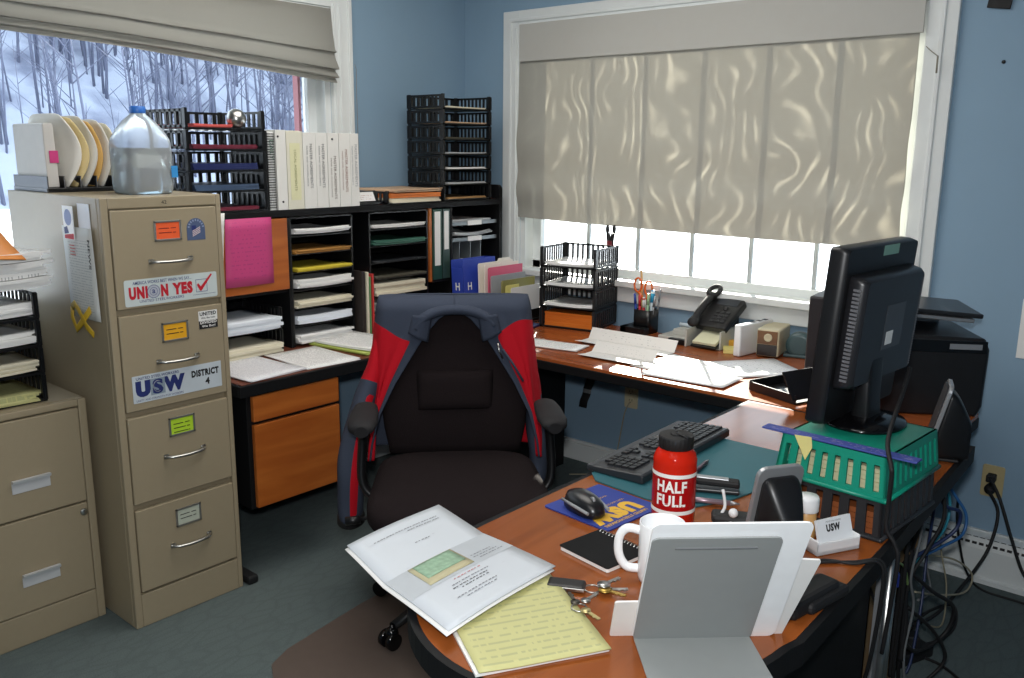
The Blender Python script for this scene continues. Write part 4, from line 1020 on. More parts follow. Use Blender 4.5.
# tall tower of seven trays in the corner
tw_n, tw_h = 7, 0.0665
tray_stack('tall black tower of seven letter trays in the room corner', (0.215, -0.328, HT + 0.001), PI / 2, 0.312, 0.225, tw_h, tw_n, M_smoke, 7, 8)
labs = ['brown envelopes in the lowest tray of the tall tower', 'grey papers in the second lowest tower tray', 'white papers in the third lowest tower tray', 'thin grey papers in the fourth tower tray', 'dark folder in the fifth tower tray', 'buff papers in the sixth tower tray', 'ragged cream papers in the top tray of the tower']
cols = [mat('brown_envelope', '#b08a5c', 0.6), mat('grey_paper', '#b7babb', 0.6), M_white, mat('grey_paper', '#b7babb', 0.6), mat('dim_card', '#4d4a3e', 0.6), mat('buff_folder', '#c9a98a', 0.6), M_cream]
for k in range(7):
    pile('paper_pile', labs[k], 'papers', (0.215, -0.328, HT + 0.0055 + tw_h * k), 0.01, 0.21, 0.255, 0.008, cols[k], 2, 0.006, 0.02, 0.002)
# papers lying on the left desk
M_txtd = paper_mat('dense_form', '#dcdde0', '#84889a', 40, 0.5, 0.08)
def flat_sheet(label, x, y, rz, w, d, th, m, cat='paper', name='paper_sheet', z=None, n=2, bend=0.001):
    return pile(name, label, cat, (x, y, (DT + 0.0008) if z is None else z), rz, w, d, th, m, n, 0.004, 0.03, bend)
flat_sheet('printed white papers at the left end of the hutch desk, by the cabinet', 0.505, -1.610, 0.06, 0.30, 0.235, 0.006, M_txtd, n=3)
flat_sheet('printed white form in the middle of the hutch desk', 0.520, -1.362, -0.05, 0.285, 0.225, 0.004, M_text)
flat_sheet('lime green folder under papers on the hutch desk', 0.47, -1.10, 0.10, 0.31, 0.25, 0.008, mat('lime_folder', '#a9b85a', 0.6), 'folder', 'folder')
flat_sheet('white papers on the lime folder beside the chair', 0.475, -1.095, 0.16, 0.285, 0.225, 0.008, M_text, z=DT + 0.0102, n=3, bend=0.003)
# ------------------------------------------------------------------ swivel chair
CHX, CHY, CRZ = 1.33, -1.43, math.radians(46.2)
ch = thing('swivel_chair', 'black fabric swivel office chair with armrests, facing the camera', 'office chair', (CHX, CHY, 0.0045), CRZ)
def ymid(z): return 0.235 + 0.13 * (z - 0.5)         # chair back leans to +y
def superell(w, d, z, e, n=36, cx=0, cy=0):
    return [(cx + x, cy + y, zz) for x, y, zz in sq_ring(w, d, z, e, n)]
# seat cushion, wider in front, dished and with a waterfall front
def seat_ring(s, z, front):
    r = []
    for x, y, _ in sq_ring(0.53 * s, 0.52 * s, 0, 5, 48):
        k = 1.0 + 0.06 * (-y / 0.26)
        zz = z - front * max(0, (-y - 0.14) / 0.12) ** 2
        r.append((x * k, y - 0.03, zz))
    return r
MB().rings([seat_ring(0.86, 0.385, 0), seat_ring(0.96, 0.392, 0.0), seat_ring(1.0, 0.415, 0.01), seat_ring(1.0, 0.445, 0.02), seat_ring(0.97, 0.468, 0.03), seat_ring(0.88, 0.478, 0.03), seat_ring(0.5, 0.474, 0.02), seat_ring(0.05, 0.470, 0)]).build('seat', M_fab, ch)
# back cushion
def back_w(z): return lerp_tab([(0.48, 0.44), (0.6, 0.49), (0.75, 0.49), (0.9, 0.47), (0.95, 0.45), (1.005, 0.40)], z)
zs = [0.47, 0.50, 0.56, 0.64, 0.72, 0.80, 0.88, 0.93, 0.965, 0.980]
rs_ = []
for z in zs:
    th = lerp_tab([(0.47, 0.05), (0.52, 0.085), (0.65, 0.10), (0.9, 0.075), (0.965, 0.05), (0.98, 0.025)], z)
    rs_.append([(x, y + ymid(z), z) for x, y, _ in sq_ring(back_w(z), th, 0, 4, 40)])
MB().rings(rs_).build('backrest', M_fab, ch)
def lum(u, v):
    z = 0.62 + 0.13 * v; x = (u - 0.5) * 0.25
    k = (1 - (2 * u - 1) ** 8) * (1 - (2 * v - 1) ** 6)
    return (x, ymid(z) - 0.043 - 0.017 * k, z)
MB().grid(lum, 14, 10).build('lumbar_pad', M_fab, ch, solid=0.006)
MB().box((0, 0.33, 0.58), (0.09, 0.02, 0.36), rx=-0.14).box((0, 0.20, 0.375), (0.09, 0.28, 0.02)).build('back_bracket', M_blackm, ch, bevel=0.004)
for s in (-1, 1):
    arm = MB()
    ring = lambda y, w, z: [(s * 0.285 + x, y + 0, z + zz) for x, zz in [(w / 2 * math.cos(2 * PI * j / 14), 0.017 * math.sin(2 * PI * j / 14)) for j in range(14)]]
    arm.rings([ring(-0.125, 0.04, 0.655), ring(-0.115, 0.075, 0.660), ring(-0.06, 0.092, 0.664), ring(0.04, 0.085, 0.666), ring(0.11, 0.072, 0.664), ring(0.125, 0.04, 0.660)])
    arm.build('armrest', mat('worn_black_rubber', '#1c1b1d', 0.7, spec=0.3), ch)
    MB().tube(smooth_path([(s * 0.285, 0.04, 0.655), (s * 0.295, 0.045, 0.56), (s * 0.295, 0.03, 0.44), (s * 0.24, 0.02, 0.392), (s * 0.12, 0.02, 0.382)], 6), [0.024] * 25, 12, flat=0.6).build('arm_post', M_black, ch)
MB().bx(-0.14, 0.14, -0.12, 0.14, 0.352, 0.386).build('seat_mechanism', M_blackm, ch, bevel=0.006)
MB().tube([(-0.12, -0.02, 0.37), (-0.26, -0.05, 0.36), (-0.31, -0.055, 0.355)], 0.006, 8).tube([(-0.30, -0.055, 0.355), (-0.345, -0.058, 0.352)], 0.013, 10).build('lever', M_black, ch)
MB().lathe([(0.03, 0.10), (0.03, 0.24), (0.018, 0.245), (0.018, 0.36)], seg=20).build('gas_column', M_black, ch)
MB().lathe([(0.05, 0.07), (0.055, 0.085), (0.05, 0.115), (0.03, 0.12)], seg=20).build('hub', M_black, ch)
for k in range(5):
    a = math.radians(-138 + 72 * k); c, s = math.cos(a), math.sin(a)
    MB().tube([(0.03 * c, 0.03 * s, 0.095), (0.16 * c, 0.16 * s, 0.088), (0.27 * c, 0.27 * s, 0.066)], [0.026, 0.022, 0.016], 10, flat=0.8).build('base_leg', M_black, ch)
    cs = MB()
    for q in (-0.017, 0.017):
        ctr = Vector((0.285 * c, 0.285 * s, 0.027)); ax = Vector((-s, c, 0))
        cs.cyl(ctr + ax * (q - 0.008), ctr + ax * (q + 0.008), 0.0262, seg=20)
    cs.cyl((0.275 * c, 0.275 * s, 0.03), (0.275 * c, 0.275 * s, 0.075), 0.008)
    cs.sphere((0.278 * c, 0.278 * s, 0.045), 0.022, 12, 8)
    cs.build('caster', M_blackg, ch)

# ------------------------------------------------------------------ jacket draped over the chair back
def jacket_mat():
    m, N, L, b = newmat('red_and_charcoal_jacket')
    tc = N.new('ShaderNodeTexCoord'); sp = N.new('ShaderNodeSeparateXYZ'); L.new(tc.outputs['UV'], sp.inputs[0])
    at_ = N.new('ShaderNodeAttribute'); at_.attribute_name = 'charcoal'; at_.attribute_type = 'GEOMETRY'
    nz = N.new('ShaderNodeTexNoise'); nz.inputs['Scale'].default_value = 220; L.new(tc.outputs['Object'], nz.inputs['Vector'])
    st = math_node(N, L, 'GREATER_THAN', at_.outputs['Fac'], 0.5)
    mx = N.new('ShaderNodeMixRGB'); mx.inputs[1].default_value = hexc('#b40f20') + (1,); mx.inputs[2].default_value = hexc('#3a4150') + (1,)
    L.new(st, mx.inputs[0]); L.new(mx.outputs[0], b.inputs['Base Color'])
    bp = N.new('ShaderNodeBump'); bp.inputs['Strength'].default_value = 0.25; bp.inputs['Distance'].default_value = 0.002
    L.new(nz.outputs['Fac'], bp.inputs['Height']); L.new(bp.outputs['Normal'], b.inputs['Normal'])
    b.inputs['Roughness'].default_value = 0.85; b.inputs['Specular IOR Level'].default_value = 0.2
    return m
M_jack = jacket_mat()
M_arm = mat('worn_black_rubber', '#1c1b1d', 0.7, spec=0.3)
M_char = mat('charcoal_cloth', '#3a4150', 0.85, var=0.12, scale=120, bump=0.2, spec=0.2)
jk = thing('jacket', 'red and charcoal zip jacket draped over the back of the swivel chair', 'jacket', (CHX, CHY, 0.0), CRZ)
def painted_grid(fn, nu, nv, dark):
    b = MB(); lay = b.bm.verts.layers.float.new('charcoal')
    V = [[b._v(fn(i / nu, j / nv)) for i in range(nu + 1)] for j in range(nv + 1)]
    for j in range(nv + 1):
        for i in range(nu + 1):
            V[j][i][lay] = dark(i / nu, j / nv)
    for j in range(nv):
        for i in range(nu):
            b._f([V[j][i], V[j][i + 1], V[j + 1][i + 1], V[j + 1][i]], 0, True)
    return b
def j_xi(z, s):       # half opening between the front edges
    return lerp_tab([(0.30, 0.275), (0.42, 0.285), (0.52, 0.272), (0.62, 0.245), (0.72, 0.195), (0.80, 0.145), (0.88, 0.095), (0.93, 0.05), (0.96, 0.0), (1.02, 0.0)], z) * (1.0 if s < 0 else 0.98)
def j_w(z):
    return lerp_tab([(0.28, 0.30), (0.45, 0.295), (0.6, 0.285), (0.75, 0.272), (0.88, 0.262), (0.96, 0.254), (0.985, 0.248), (1.03, 0.232)], z)
ZB = 0.47
def jack(s):
    def fn(u, v):
        # v: 0 top ridge .. 1 hem ; u: 0 front edge .. 1 back centre
        zb = ZB + (0.0 if u > 0.5 else 0.0)
        top = 0.99 - 0.012 * (abs(0.5 - u) * 2) ** 2
        if v < 0.14:
            k = v / 0.14; z = 0.992 - 0.04 * k * k; roll = math.sin(k * PI / 2)
        else:
            k = (v - 0.14) / 0.86; z = 0.952 - (0.952 - zb) * k; roll = 1.0
        w, xi = j_w(z), j_xi(z, s)
        yf = ymid(z) - 0.066 * roll - 0.004; yb = ymid(z) + 0.075 * roll + 0.01
        pts = [(xi, yf - 0.005), (xi + (w - xi) * 0.5, yf + 0.004), (w - 0.025, yf + 0.012), (w, (yf * 0.5 + yb * 0.5)), (w - 0.03, yb - 0.004), (w * 0.5, yb + 0.006), (0.0, yb + 0.008)]
        n = len(pts) - 1; q = min(int(u * n), n - 1); f = u * n - q
        p0 = Vector(pts[max(q - 1, 0)]); p1 = Vector(pts[q]); p2 = Vector(pts[q + 1]); p3 = Vector(pts[min(q + 2, n)])
        p = 0.5 * ((2 * p1) + (p2 - p0) * f + (2 * p0 - 5 * p1 + 4 * p2 - p3) * f * f + (3 * p1 - p0 - 3 * p2 + p3) * f ** 3)
        fold = 0.007 * math.sin(u * 21 + z * 5 + s) * min(1, max(0, (0.97 - z) * 4)) * (0.2 if u < 0.08 else 1)
        x, y = p
        if u < 0.45: y -= abs(fold)
        elif u < 0.62: x += fold
        else: y += fold
        if u > 0.0 and u < 0.5: y += 0.0
        return (s * x, y, z)
    def dark(u, v):
        x, y, z = fn(u, v)
        yoke = 0.885 + 0.025 * math.sin(abs(x) * 28 + (0.5 if s < 0 else 1.6)) - (0.10 * max(0, (0.15 - abs(x)) / 0.1) if u < 0.3 else 0)
        if s > 0: yoke += 0.012
        d = 0.5 + (z - yoke) * 18
        edge = 0.5 + (0.085 - u) * 14            # facing strip along the zip
        if s < 0 and u > 0.46: d = max(d, 0.5 + (0.64 - z) * 12)
        return max(0.0, min(1.0, max(d, edge)))
    return painted_grid(fn, 64, 60, dark)
for s in (-1, 1):
    jack(s).build('front_panel', M_jack, jk, solid=0.006)
# sleeves: the left one hangs far down, the right one tucked behind the armrest
def sleeve(path, rad, darkfn, name, flat=0.6):
    P = smooth_path(path, 8); n = len(P); b = MB(); seg = 20
    lay = b.bm.verts.layers.float.new('charcoal')
    R0 = []
    for i, p in enumerate(P):
        t = (P[min(i + 1, n - 1)] - P[max(i - 1, 0)]).normalized(); f = i / (n - 1)
        r = lerp_tab(rad, f); fx = Vector((1, 0, 0)); u = (fx - t * fx.dot(t)).normalized(); w = t.cross(u)
        ring = []
        for j in range(seg):
            a = 2 * PI * j / seg; wr = 1 + 0.07 * math.sin(3 * a + 9 * f) + 0.05 * math.sin(23 * f + 2 * a)
            v = b._v(p + u * (r * wr * math.cos(a)) * flat + w * (r * wr * math.sin(a))); v[lay] = darkfn(a, f); ring.append(v)
        R0.append(ring)
    for i in range(n - 1):
        for j in range(seg):
            b._f([R0[i][j], R0[i][(j + 1) % seg], R0[i + 1][(j + 1) % seg], R0[i + 1][j]], 0, True)
    b._f(list(reversed(R0[0]))); b._f(R0[-1])
    return b.build(name, M_jack, jk)
sl = sleeve([(-0.225, 0.285, 0.88), (-0.265, 0.26, 0.74), (-0.318, 0.20, 0.58), (-0.345, 0.15, 0.42), (-0.348, 0.13, 0.285)], [(0, 0.045), (0.3, 0.062), (0.7, 0.07), (1, 0.062)],
       lambda a, f: 0.0 if f < 0.30 else (0.0 if abs(a - 1.15) < 0.42 and 0.36 < f < 0.94 else 1.0), 'sleeve', 0.62)
MB().rings([[(-0.345 + (0.041 + e) * math.cos(2 * PI * j / 20), 0.13 + (0.064 + e) * math.sin(2 * PI * j / 20), z) for j in range(20)] for z, e in ((0.272, 0.000), (0.275, 0.004), (0.295, 0.004), (0.300, -0.003))], True).build('cuff', M_blackm, jk)
sr = sleeve([(0.225, 0.30, 0.88), (0.250, 0.30, 0.74), (0.275, 0.29, 0.60), (0.285, 0.27, 0.46), (0.285, 0.24, 0.34)], [(0, 0.045), (0.3, 0.058), (0.7, 0.062), (1, 0.05)],
       lambda a, f: max(0.0, min(1.0, 0.5 + 8 * (f - 0.42))), 'sleeve', 0.55)
# collar rolled round the neck of the chair back, and the two lapel folds
cp = smooth_path([(-0.125, ymid(0.90) - 0.078, 0.895), (-0.105, ymid(0.93) - 0.084, 0.930), (-0.06, ymid(0.95) - 0.080, 0.952), (0.0, ymid(0.96) - 0.076, 0.958), (0.06, ymid(0.95) - 0.080, 0.952), (0.105, ymid(0.93) - 0.084, 0.932), (0.125, ymid(0.90) - 0.078, 0.905)], 6)
MB().tube(cp, [0.014] + [0.024] * (len(cp) - 2) + [0.014], 12, flat=0.7).build('collar', M_char, jk)
for s in (-1, 1):
    MB().grid(lambda u, v: (s * (0.075 + 0.06 * u + 0.015 * v), ymid(0.91) - 0.086 - 0.014 * math.sin(u * PI), 0.945 - 0.06 * v - 0.03 * (1 - u) * v), 8, 8).build('lapel', M_char, jk, solid=0.008)
# zip pocket and pull on the right panel
def on_front(x, z): return Vector((x, ymid(z) - 0.083, z))
MB().tube([on_front(0.155, 0.83), on_front(0.19, 0.78), on_front(0.222, 0.725)], 0.008, 8, flat=0.5).build('zip_pocket', M_char, jk)
MB().tube([on_front(0.139, 0.85), on_front(0.143, 0.825), on_front(0.155, 0.80)], 0.0035, 6).build('zip_pull', M_chrome, jk)
# ------------------------------------------------------------------ on the window desk
Z = DT + 0.0008
# slotted tray stack by the window with papers, orange box and a small clip figure
ts = thing('letter_tray_stack', 'black slotted letter tray stack on the window desk, sunlit papers inside', 'tray stack', (0.857, -0.172, Z), math.radians(12))
pt = tray_mesh(0.262, 0.240, 0.0885, slots=9, side_slots=9).build('tray', mat('charcoal_plastic', '#1e1f21', 0.4), ts)
for k in range(1, 4):
    c = pt.copy(); COL.objects.link(c); c.parent = ts; c.location = (0, 0, 0.0885 * k)
for k, lab in ((1, 'white papers in the second tray of the window stack, above the orange box'), (2, 'white papers in the third tray of the window stack'), (3, 'white papers in the top tray of the window stack')):
    pile('paper_pile', lab, 'papers', (0.857, -0.172, Z + 0.0885 * k + 0.0045), math.radians(12), 0.232, 0.215, 0.010, M_text, 3, 0.003, 0.015, 0.004)
ob = MB()
for k in range(7): ob.box((0.0, 0.0, 0.004 + 0.009 * k), (0.228 - 0.003 * (k % 2), 0.21 - 0.002 * (k % 3), 0.0085))
tag(place(ob.build('envelope_stack', wood_mat('orange_folders', '#c8641c', '#dd7a28', 0.5, 'X')), (0.857, -0.172, Z + 0.0045), math.radians(12)), 'stack of orange envelopes in the bottom tray of the window stack', 'envelopes')
bn = thing('binder_clip', 'black clip with two upright arms on the back rim of the window tray stack', 'clip', (0.93, -0.045, Z + 0.354))
MB().tube(smooth_path([(-0.006, 0, 0.0), (-0.010, 0, 0.028), (-0.013, 0, 0.05)], 4), 0.0095, 10).sphere((-0.0165, 0, 0.066), 0.0105, 12, 8, (0.9, 0.7, 2.0)).build('arm', M_black, bn)
MB().tube(smooth_path([(0.006, 0, 0.0), (0.010, 0, 0.028), (0.014, 0, 0.05)], 4), 0.0095, 10).sphere((0.019, 0, 0.068), 0.0105, 12, 8, (0.9, 0.7, 2.0)).build('arm', M_black, bn)
MB().bx(-0.014, 0.014, -0.010, 0.010, -0.005, 0.018).build('jaw', mat('dark_red_plastic', '#6d2028', 0.4), bn, bevel=0.004)

# upright file holder with coloured folders, and a blue box
fh = thing('file_holder', 'black stepped file holder with coloured folders between hutch and window trays', 'file holder', (0.47, -0.24, Z))
b = MB().bx(-0.025, 0.19, -0.125, 0.115, 0, 0.012)
for k in range(5): b.bx(-0.022 + 0.050 * k, -0.018 + 0.050 * k, -0.12, 0.11, 0.0, 0.11 - 0.014 * k)
b.build('rack', M_smoke, fh, bevel=0.002)
bb = thing('magazine_box', 'bright blue magazine box at the right end of the hutch', 'box', (0.385, -0.315, Z))
# open-topped slanted file box
sl_ = [(-0.115, 0.0), (0.105, 0.0), (0.105, 0.255), (-0.115, 0.255)]
b = MB()
M_blue = mat('bright_blue_card', '#2f45a8', 0.45)
b.bx(-0.037, -0.034, -0.115, 0.105, 0, 0.270).bx(0.034, 0.037, -0.115, 0.105, 0, 0.270).bx(-0.037, 0.037, 0.102, 0.105, 0, 0.270).bx(-0.037, 0.037, -0.115, -0.112, 0, 0.235).bx(-0.037, 0.037, -0.115, 0.105, 0, 0.003)
bo = b.build('box', M_blue, bb, bevel=0.0015)
bb.rotation_euler = (0, -0.06, 0.0)
bb.location = (0.40, -0.345, Z + 0.003)
text('H', plane_frame((0.0, -0.1153, 0.150), (1, 0, 0), (0, 0, 1)), 0.026, 0.035, M_ink_white, bb, 'letter', bold=0.02)
text('H', plane_frame((0.0373, -0.075, 0.150), (0, 1, 0), (0, 0, 1)), 0.026, 0.035, M_ink_white, bb, 'letter', bold=0.02)
def tab_folder(label, x, y, w, h, m, tab, lean, rz=0.0, name='file_folder', th=0.006, cat='folder'):
    """folder standing on its long edge: plane along y, tab on top"""
    o_ = [(-w / 2, 0), (w / 2, 0), (w / 2, h)]
    if tab is not None:
        o_ += [(tab + 0.045, h), (tab + 0.037, h + 0.012), (tab - 0.037, h + 0.012), (tab - 0.045, h)]
    o_ += [(-w / 2 + 0.006, h), (-w / 2, h - 0.006)]
    b = MB().at(plane_frame((0, 0, 0), (0, 1, 0), (0, 0, 1)) @ T(0, 0, -th / 2)).prism(o_, 0, th)
    o = b.build(name, m)
    tag(place(o, (x, y, Z + 0.014), rz, 0, lean), label, cat); return o
tab_folder('white folder with a raised tab directly right of the blue box', 0.475, -0.285, 0.235, 0.245, mat('ivory_folder', '#e9e2d6', 0.6), 0.06, -0.05)
tab_folder('white tabbed folder behind the pink one', 0.492, -0.270, 0.235, 0.238, mat('ivory_folder', '#e9e2d6', 0.6), 0.03, -0.03)
tab_folder('pink folder standing in front of the white tabbed folders', 0.515, -0.270, 0.235, 0.228, mat('rose_folder', '#d8637f', 0.6), None, -0.02)
tab_folder('grey folder with rounded top right of the pink folder', 0.545, -0.285, 0.235, 0.195, mat('mid_grey_folder', '#9b9da0', 0.6), None, -0.02)
tab_folder('olive clear folder right of the grey folder', 0.580, -0.26, 0.230, 0.175, mat('olive_folder', '#8f8a55', 0.35), None, 0.0)
tab_folder('yellow note standing in front of the olive folder', 0.600, -0.325, 0.09, 0.155, mat('pale_yellow_note', '#dccf7c', 0.6), None, 0.0, 0.0, 'note_card', 0.004, 'paper')
tab_folder('pale blue folder low at the right end of the file holder', 0.622, -0.29, 0.22, 0.12, mat('pale_blue_folder', '#a9c9d8', 0.5), None, 0.0)
tab_folder('white sheet standing at the far right of the file holder', 0.640, -0.27, 0.22, 0.150, M_white, None, 0.0, 0.0, 'paper_sheet', 0.003, 'paper')
pile('folder', 'dark blue folder lying flat on the window desk below the file holder', 'folder', (0.715, -0.42, Z), 0.25, 0.13, 0.24, 0.008, M_navy, 2, 0.003, 0.01)

# pen cup with scissors and pens
pc = thing('pen_cup', 'black mesh pen cup full of pens beside the window tray stack', 'pen cup', (1.165, -0.100, Z))
b = MB(); b.rings([sq_ring(0.085, 0.085, z, 6, 32) for z in (0.0, 0.10)] + [sq_ring(0.080, 0.080, 0.10, 6, 32), sq_ring(0.080, 0.080, 0.004, 6, 32)], True)
b.build('cup', M_smoke, pc)
MB().bx(-0.075, 0.045, -0.085, -0.045, 0, 0.03).bx(-0.075, -0.045, -0.085, 0.04, 0, 0.03).build('side_tray', M_smoke, pc, bevel=0.002)
def stick(label, dx, dy, L, lx, ly, r, m, tip=None, name='pen', cat='pen', z0=0.008):
    t = thing(name, label, cat, (1.165 + dx, -0.100 + dy, Z + z0))
    d = Vector((lx, ly, 1)).normalized()
    MB().cyl((0, 0, 0), d * L, r, r, 12).build('barrel', m, t)
    MB().cyl(d * (L * 0.72), d * L * 1.02, r * 1.15, r * 0.95, 12).build('cap', tip or m, t)
    return t
stick('blue pen in the mesh cup, leaning left', -0.026, -0.026, 0.155, -0.12, 0.0, 0.0055, mat('pen_blue', '#27469e', 0.3))
stick('red pen in the mesh cup', -0.010, -0.028, 0.150, -0.06, 0.0, 0.0055, mat('pen_red', '#c02a35', 0.3))
stick('second red pen in the mesh cup, right of the first', 0.004, -0.026, 0.142, -0.02, 0.0, 0.0055, mat('pen_crimson', '#b8323a', 0.3), M_white)
stick('pale green pen in the mesh cup', 0.018, -0.022, 0.160, 0.02, 0.0, 0.0055, mat('pen_green', '#9cc49b', 0.3))
stick('light blue capped marker in the mesh cup', 0.022, 0.0, 0.172, 0.04, 0.0, 0.0085, mat('marker_white', '#d8e6ee', 0.3), mat('marker_cyan', '#37a6d6', 0.3), 'marker', 'marker')
stick('silver pen in the mesh cup, leaning right', 0.028, -0.012, 0.150, 0.13, 0.0, 0.005, M_silver)
stick('grey pencil standing tall in the mesh cup', 0.030, 0.022, 0.175, 0.10, 0.05, 0.004, M_grey, name='pencil', cat='pencil')
stick('wooden ruler edge rising behind the scissors in the cup', -0.032, 0.026, 0.245, -0.10, 0.05, 0.005, mat('ruler_wood', '#c9a06a', 0.5), name='ruler', cat='ruler')
sc = thing('scissors', 'orange-handled scissors standing in the mesh pen cup', 'scissors', (1.160, -0.092, Z + 0.01))
M_or = mat('orange_plastic', '#e0691f', 0.35)
for s, lab in ((-1, 'l'), (1, 'r')):
    cx_, cz_ = s * 0.024 - 0.02, 0.182 - 0.006 * s
    ring = [(cx_ + 0.018 * math.cos(a) , 0.004 * s, cz_ + 0.030 * math.sin(a)) for a in [2 * PI * j / 20 for j in range(21)]]
    MB().tube(ring, 0.0048, 8, flat=0.9).tube([(cx_ + s * -0.004, 0.004 * s, cz_ - 0.030), (-0.008 + s * 0.004, 0.003 * s, 0.125)], [0.0065, 0.0055], 8).build('handle', M_or, sc)
    MB().tube([(-0.008 + s * 0.004, 0.002 * s, 0.130), (0.0 - s * 0.004, 0.002 * s, 0.06), (0.004 - s * 0.002, 0.002 * s, 0.0)], [0.007, 0.006, 0.001], 6, flat=0.25).build('blade', M_chrome, sc)

# papers on the window desk
flat_sheet('white papers nearest the chair on the window desk', 1.045, -0.590, 0.19, 0.255, 0.120, 0.006, M_text, n=3)
def folded(label, x, y, rz, w, d, a1, a2, m=M_text, z=Z):
    """letter folded in thirds that has sprung open: middle flat, ends raised"""
    def f(u, v):
        yy = (v - 0.5) * d
        zz = 0.0
        if v < 0.33: zz = math.sin(a1) * (0.33 - v) * d; yy = (0.33 - 0.5) * d - math.cos(a1) * (0.33 - v) * d
        if v > 0.66: zz = math.sin(a2) * (v - 0.66) * d; yy = (0.66 - 0.5) * d + math.cos(a2) * (v - 0.66) * d
        return ((u - 0.5) * w, yy, zz + 0.002)
    o = MB().grid(f, 2, 12, smooth=False).build('folded_letter', m, solid=0.0012)
    tag(place(o, (x, y, z), rz), label, 'letter'); return o
M_letter = paper_mat('faint_letter', '#dcdad6', '#a3a3a3', 22, 0.4, 0.15)
folded('unfolded letter propped nearest the tray stack on the window desk', 1.270, -0.405, 0.02, 0.40, 0.15, 0.15, 1.0, M_letter)
folded('unfolded letter in front of the propped one, near the desk edge', 1.355, -0.590, 0.04, 0.27, 0.15, 0.12, 0.75, M_letter)
flat_sheet('sunlit white sheet in the middle of the window desk', 1.615, -0.545, -0.10, 0.30, 0.26, 0.002, M_white)
flat_sheet('sunlit white envelope at the front edge of the window desk', 1.70, -0.655, 0.06, 0.30, 0.16, 0.002, M_text2, z=Z + 0.003)
flat_sheet('large bright sheet right of the phone by the pencil sharpener', 1.80, -0.400, -0.65, 0.235, 0.30, 0.003, M_text2)
# desk organiser with phone on top
og = thing('desk_organizer', 'grey-white desk organizer carrying the black phone by the window', 'organizer', (1.455, -0.135, Z))
b = MB()
b.bx(-0.085, 0.12, -0.075, 0.075, 0.0, 0.004).bx(-0.02, -0.012, -0.105, 0.075, 0.0, 0.072).bx(0.115, 0.122, -0.075, 0.075, 0, 0.072).bx(-0.085, 0.122, 0.070, 0.076, 0, 0.072).bx(-0.02, 0.122, -0.02, 0.076, 0.070, 0.075)
b.build('frame', mat('putty_plastic', '#b9b9b2', 0.45), og, bevel=0.001)
MB().bx(-0.165, -0.02, -0.07, 0.05, 0.0, 0.022).bx(-0.125, -0.02, -0.02, 0.06, 0.02, 0.045).build('pen_ledge', mat('putty_plastic', '#b9b9b2', 0.45), og, bevel=0.004)
MB().bx(-0.10, -0.022, -0.098, -0.072, 0.0, 0.022).build('front_bin', M_smoke, og, bevel=0.002)
t = MB().at(rotm(0, 0.35, 0)).bx(-0.05, 0.06, -0.055, 0.055, 0, 0.008).build('note_tray', M_smoke, og, bevel=0.002); t.location = (0.055, -0.050, 0.022)
nt = MB().at(rotm(0, 0.35, 0)).bx(-0.045, 0.055, -0.045, 0.05, 0, 0.010).build('note_pad', mat('pale_note_pad', '#e6e4c2', 0.6)); tag(place(nt, (1.510, -0.187, Z + 0.0315)), 'pale note pad tilted in the black tray under the phone', 'note pad')
nt = MB().bx(-0.045, 0.045, -0.04, 0.04, 0, 0.014).build('note_pad', mat('yellow_note_pad', '#e3d684', 0.6)); tag(place(nt, (1.630, -0.190, Z), 0.5), 'yellow sticky note pad on the desk right of the phone', 'note pad')
t = thing('highlighter', 'blue highlighter lying on the organizer ledge left of the phone', 'marker', (1.385, -0.088, Z + 0.054))
MB().cyl((-0.06, 0, 0), (0.02, 0, 0), 0.0075).build('barrel', mat('marker_white', '#d8e6ee', 0.3), t); MB().cyl((0.015, 0, 0), (0.06, 0, 0.0), 0.0085).build('cap', mat('marker_cyan', '#37a6d6', 0.3), t)
ph = thing('desk_phone', 'black desk phone with keypad tilted on the organizer below the window', 'phone', (1.505, -0.105, Z + 0.0755), -0.10)
RX = rotm(0, 0.62, 0)
MB().at(T(0, 0, 0.045) @ RX).prism([(-0.082, -0.085), (0.082, -0.085), (0.088, 0.075), (0.080, 0.085), (-0.085, 0.085)], -0.015, 0.015).build('body', M_black, ph, bevel=0.006)
MB().at(plane_frame((-0.06, 0, 0), (0, 1, 0), (0, 0, 1))).prism([(-0.065, 0.0), (0.06, 0.0), (0.055, 0.085)], 0, 0.12).build('stand', M_black, ph)
hs = smooth_path([(-0.058, -0.075, 0.026), (-0.058, -0.045, 0.034), (-0.058, 0.0, 0.037), (-0.058, 0.045, 0.034), (-0.058, 0.075, 0.028)], 5)
MB().at(T(0, 0, 0.045) @ RX).tube(hs, [0.022] * 3 + [0.017] * (len(hs) - 6) + [0.022] * 3, 12, flat=0.75).sphere((-0.058, -0.085, 0.028), 0.025, 14, 10, (1, 1, 0.7)).build('handset', M_blackm, ph)
lp = [(-0.058 + 0.024 * math.cos(a), 0.092 + 0.028 * math.sin(a), 0.036) for a in [2 * PI * j / 22 for j in range(23)]]
MB().at(T(0, 0, 0.045) @ RX).tube(lp, 0.010, 10).build('handset_ear_loop', M_blackm, ph)
kb_ = None
for r in range(4):
    for c in range(3):
        if kb_ is None:
            kb_ = MB().at(RX).prism(rrect(0.018, 0.011, 0.003), 0, 0.004).build('key', mat('grey_black_keys', '#2c2d30', 0.4), ph); k_ = kb_
        else:
            k_ = kb_.copy(); COL.objects.link(k_); k_.parent = ph
        k_.location = Vector((0, 0, 0.045)) + (RX.to_3x3() @ Vector((0.005 + 0.024 * c, 0.000 - 0.017 * r, 0.0145)))
MB().at(T(0, 0, 0.045) @ RX).bx(-0.025, 0.068, 0.040, 0.074, 0.014, 0.0165).build('screen', mat('phone_screen', '#3d4146', 0.2), ph)
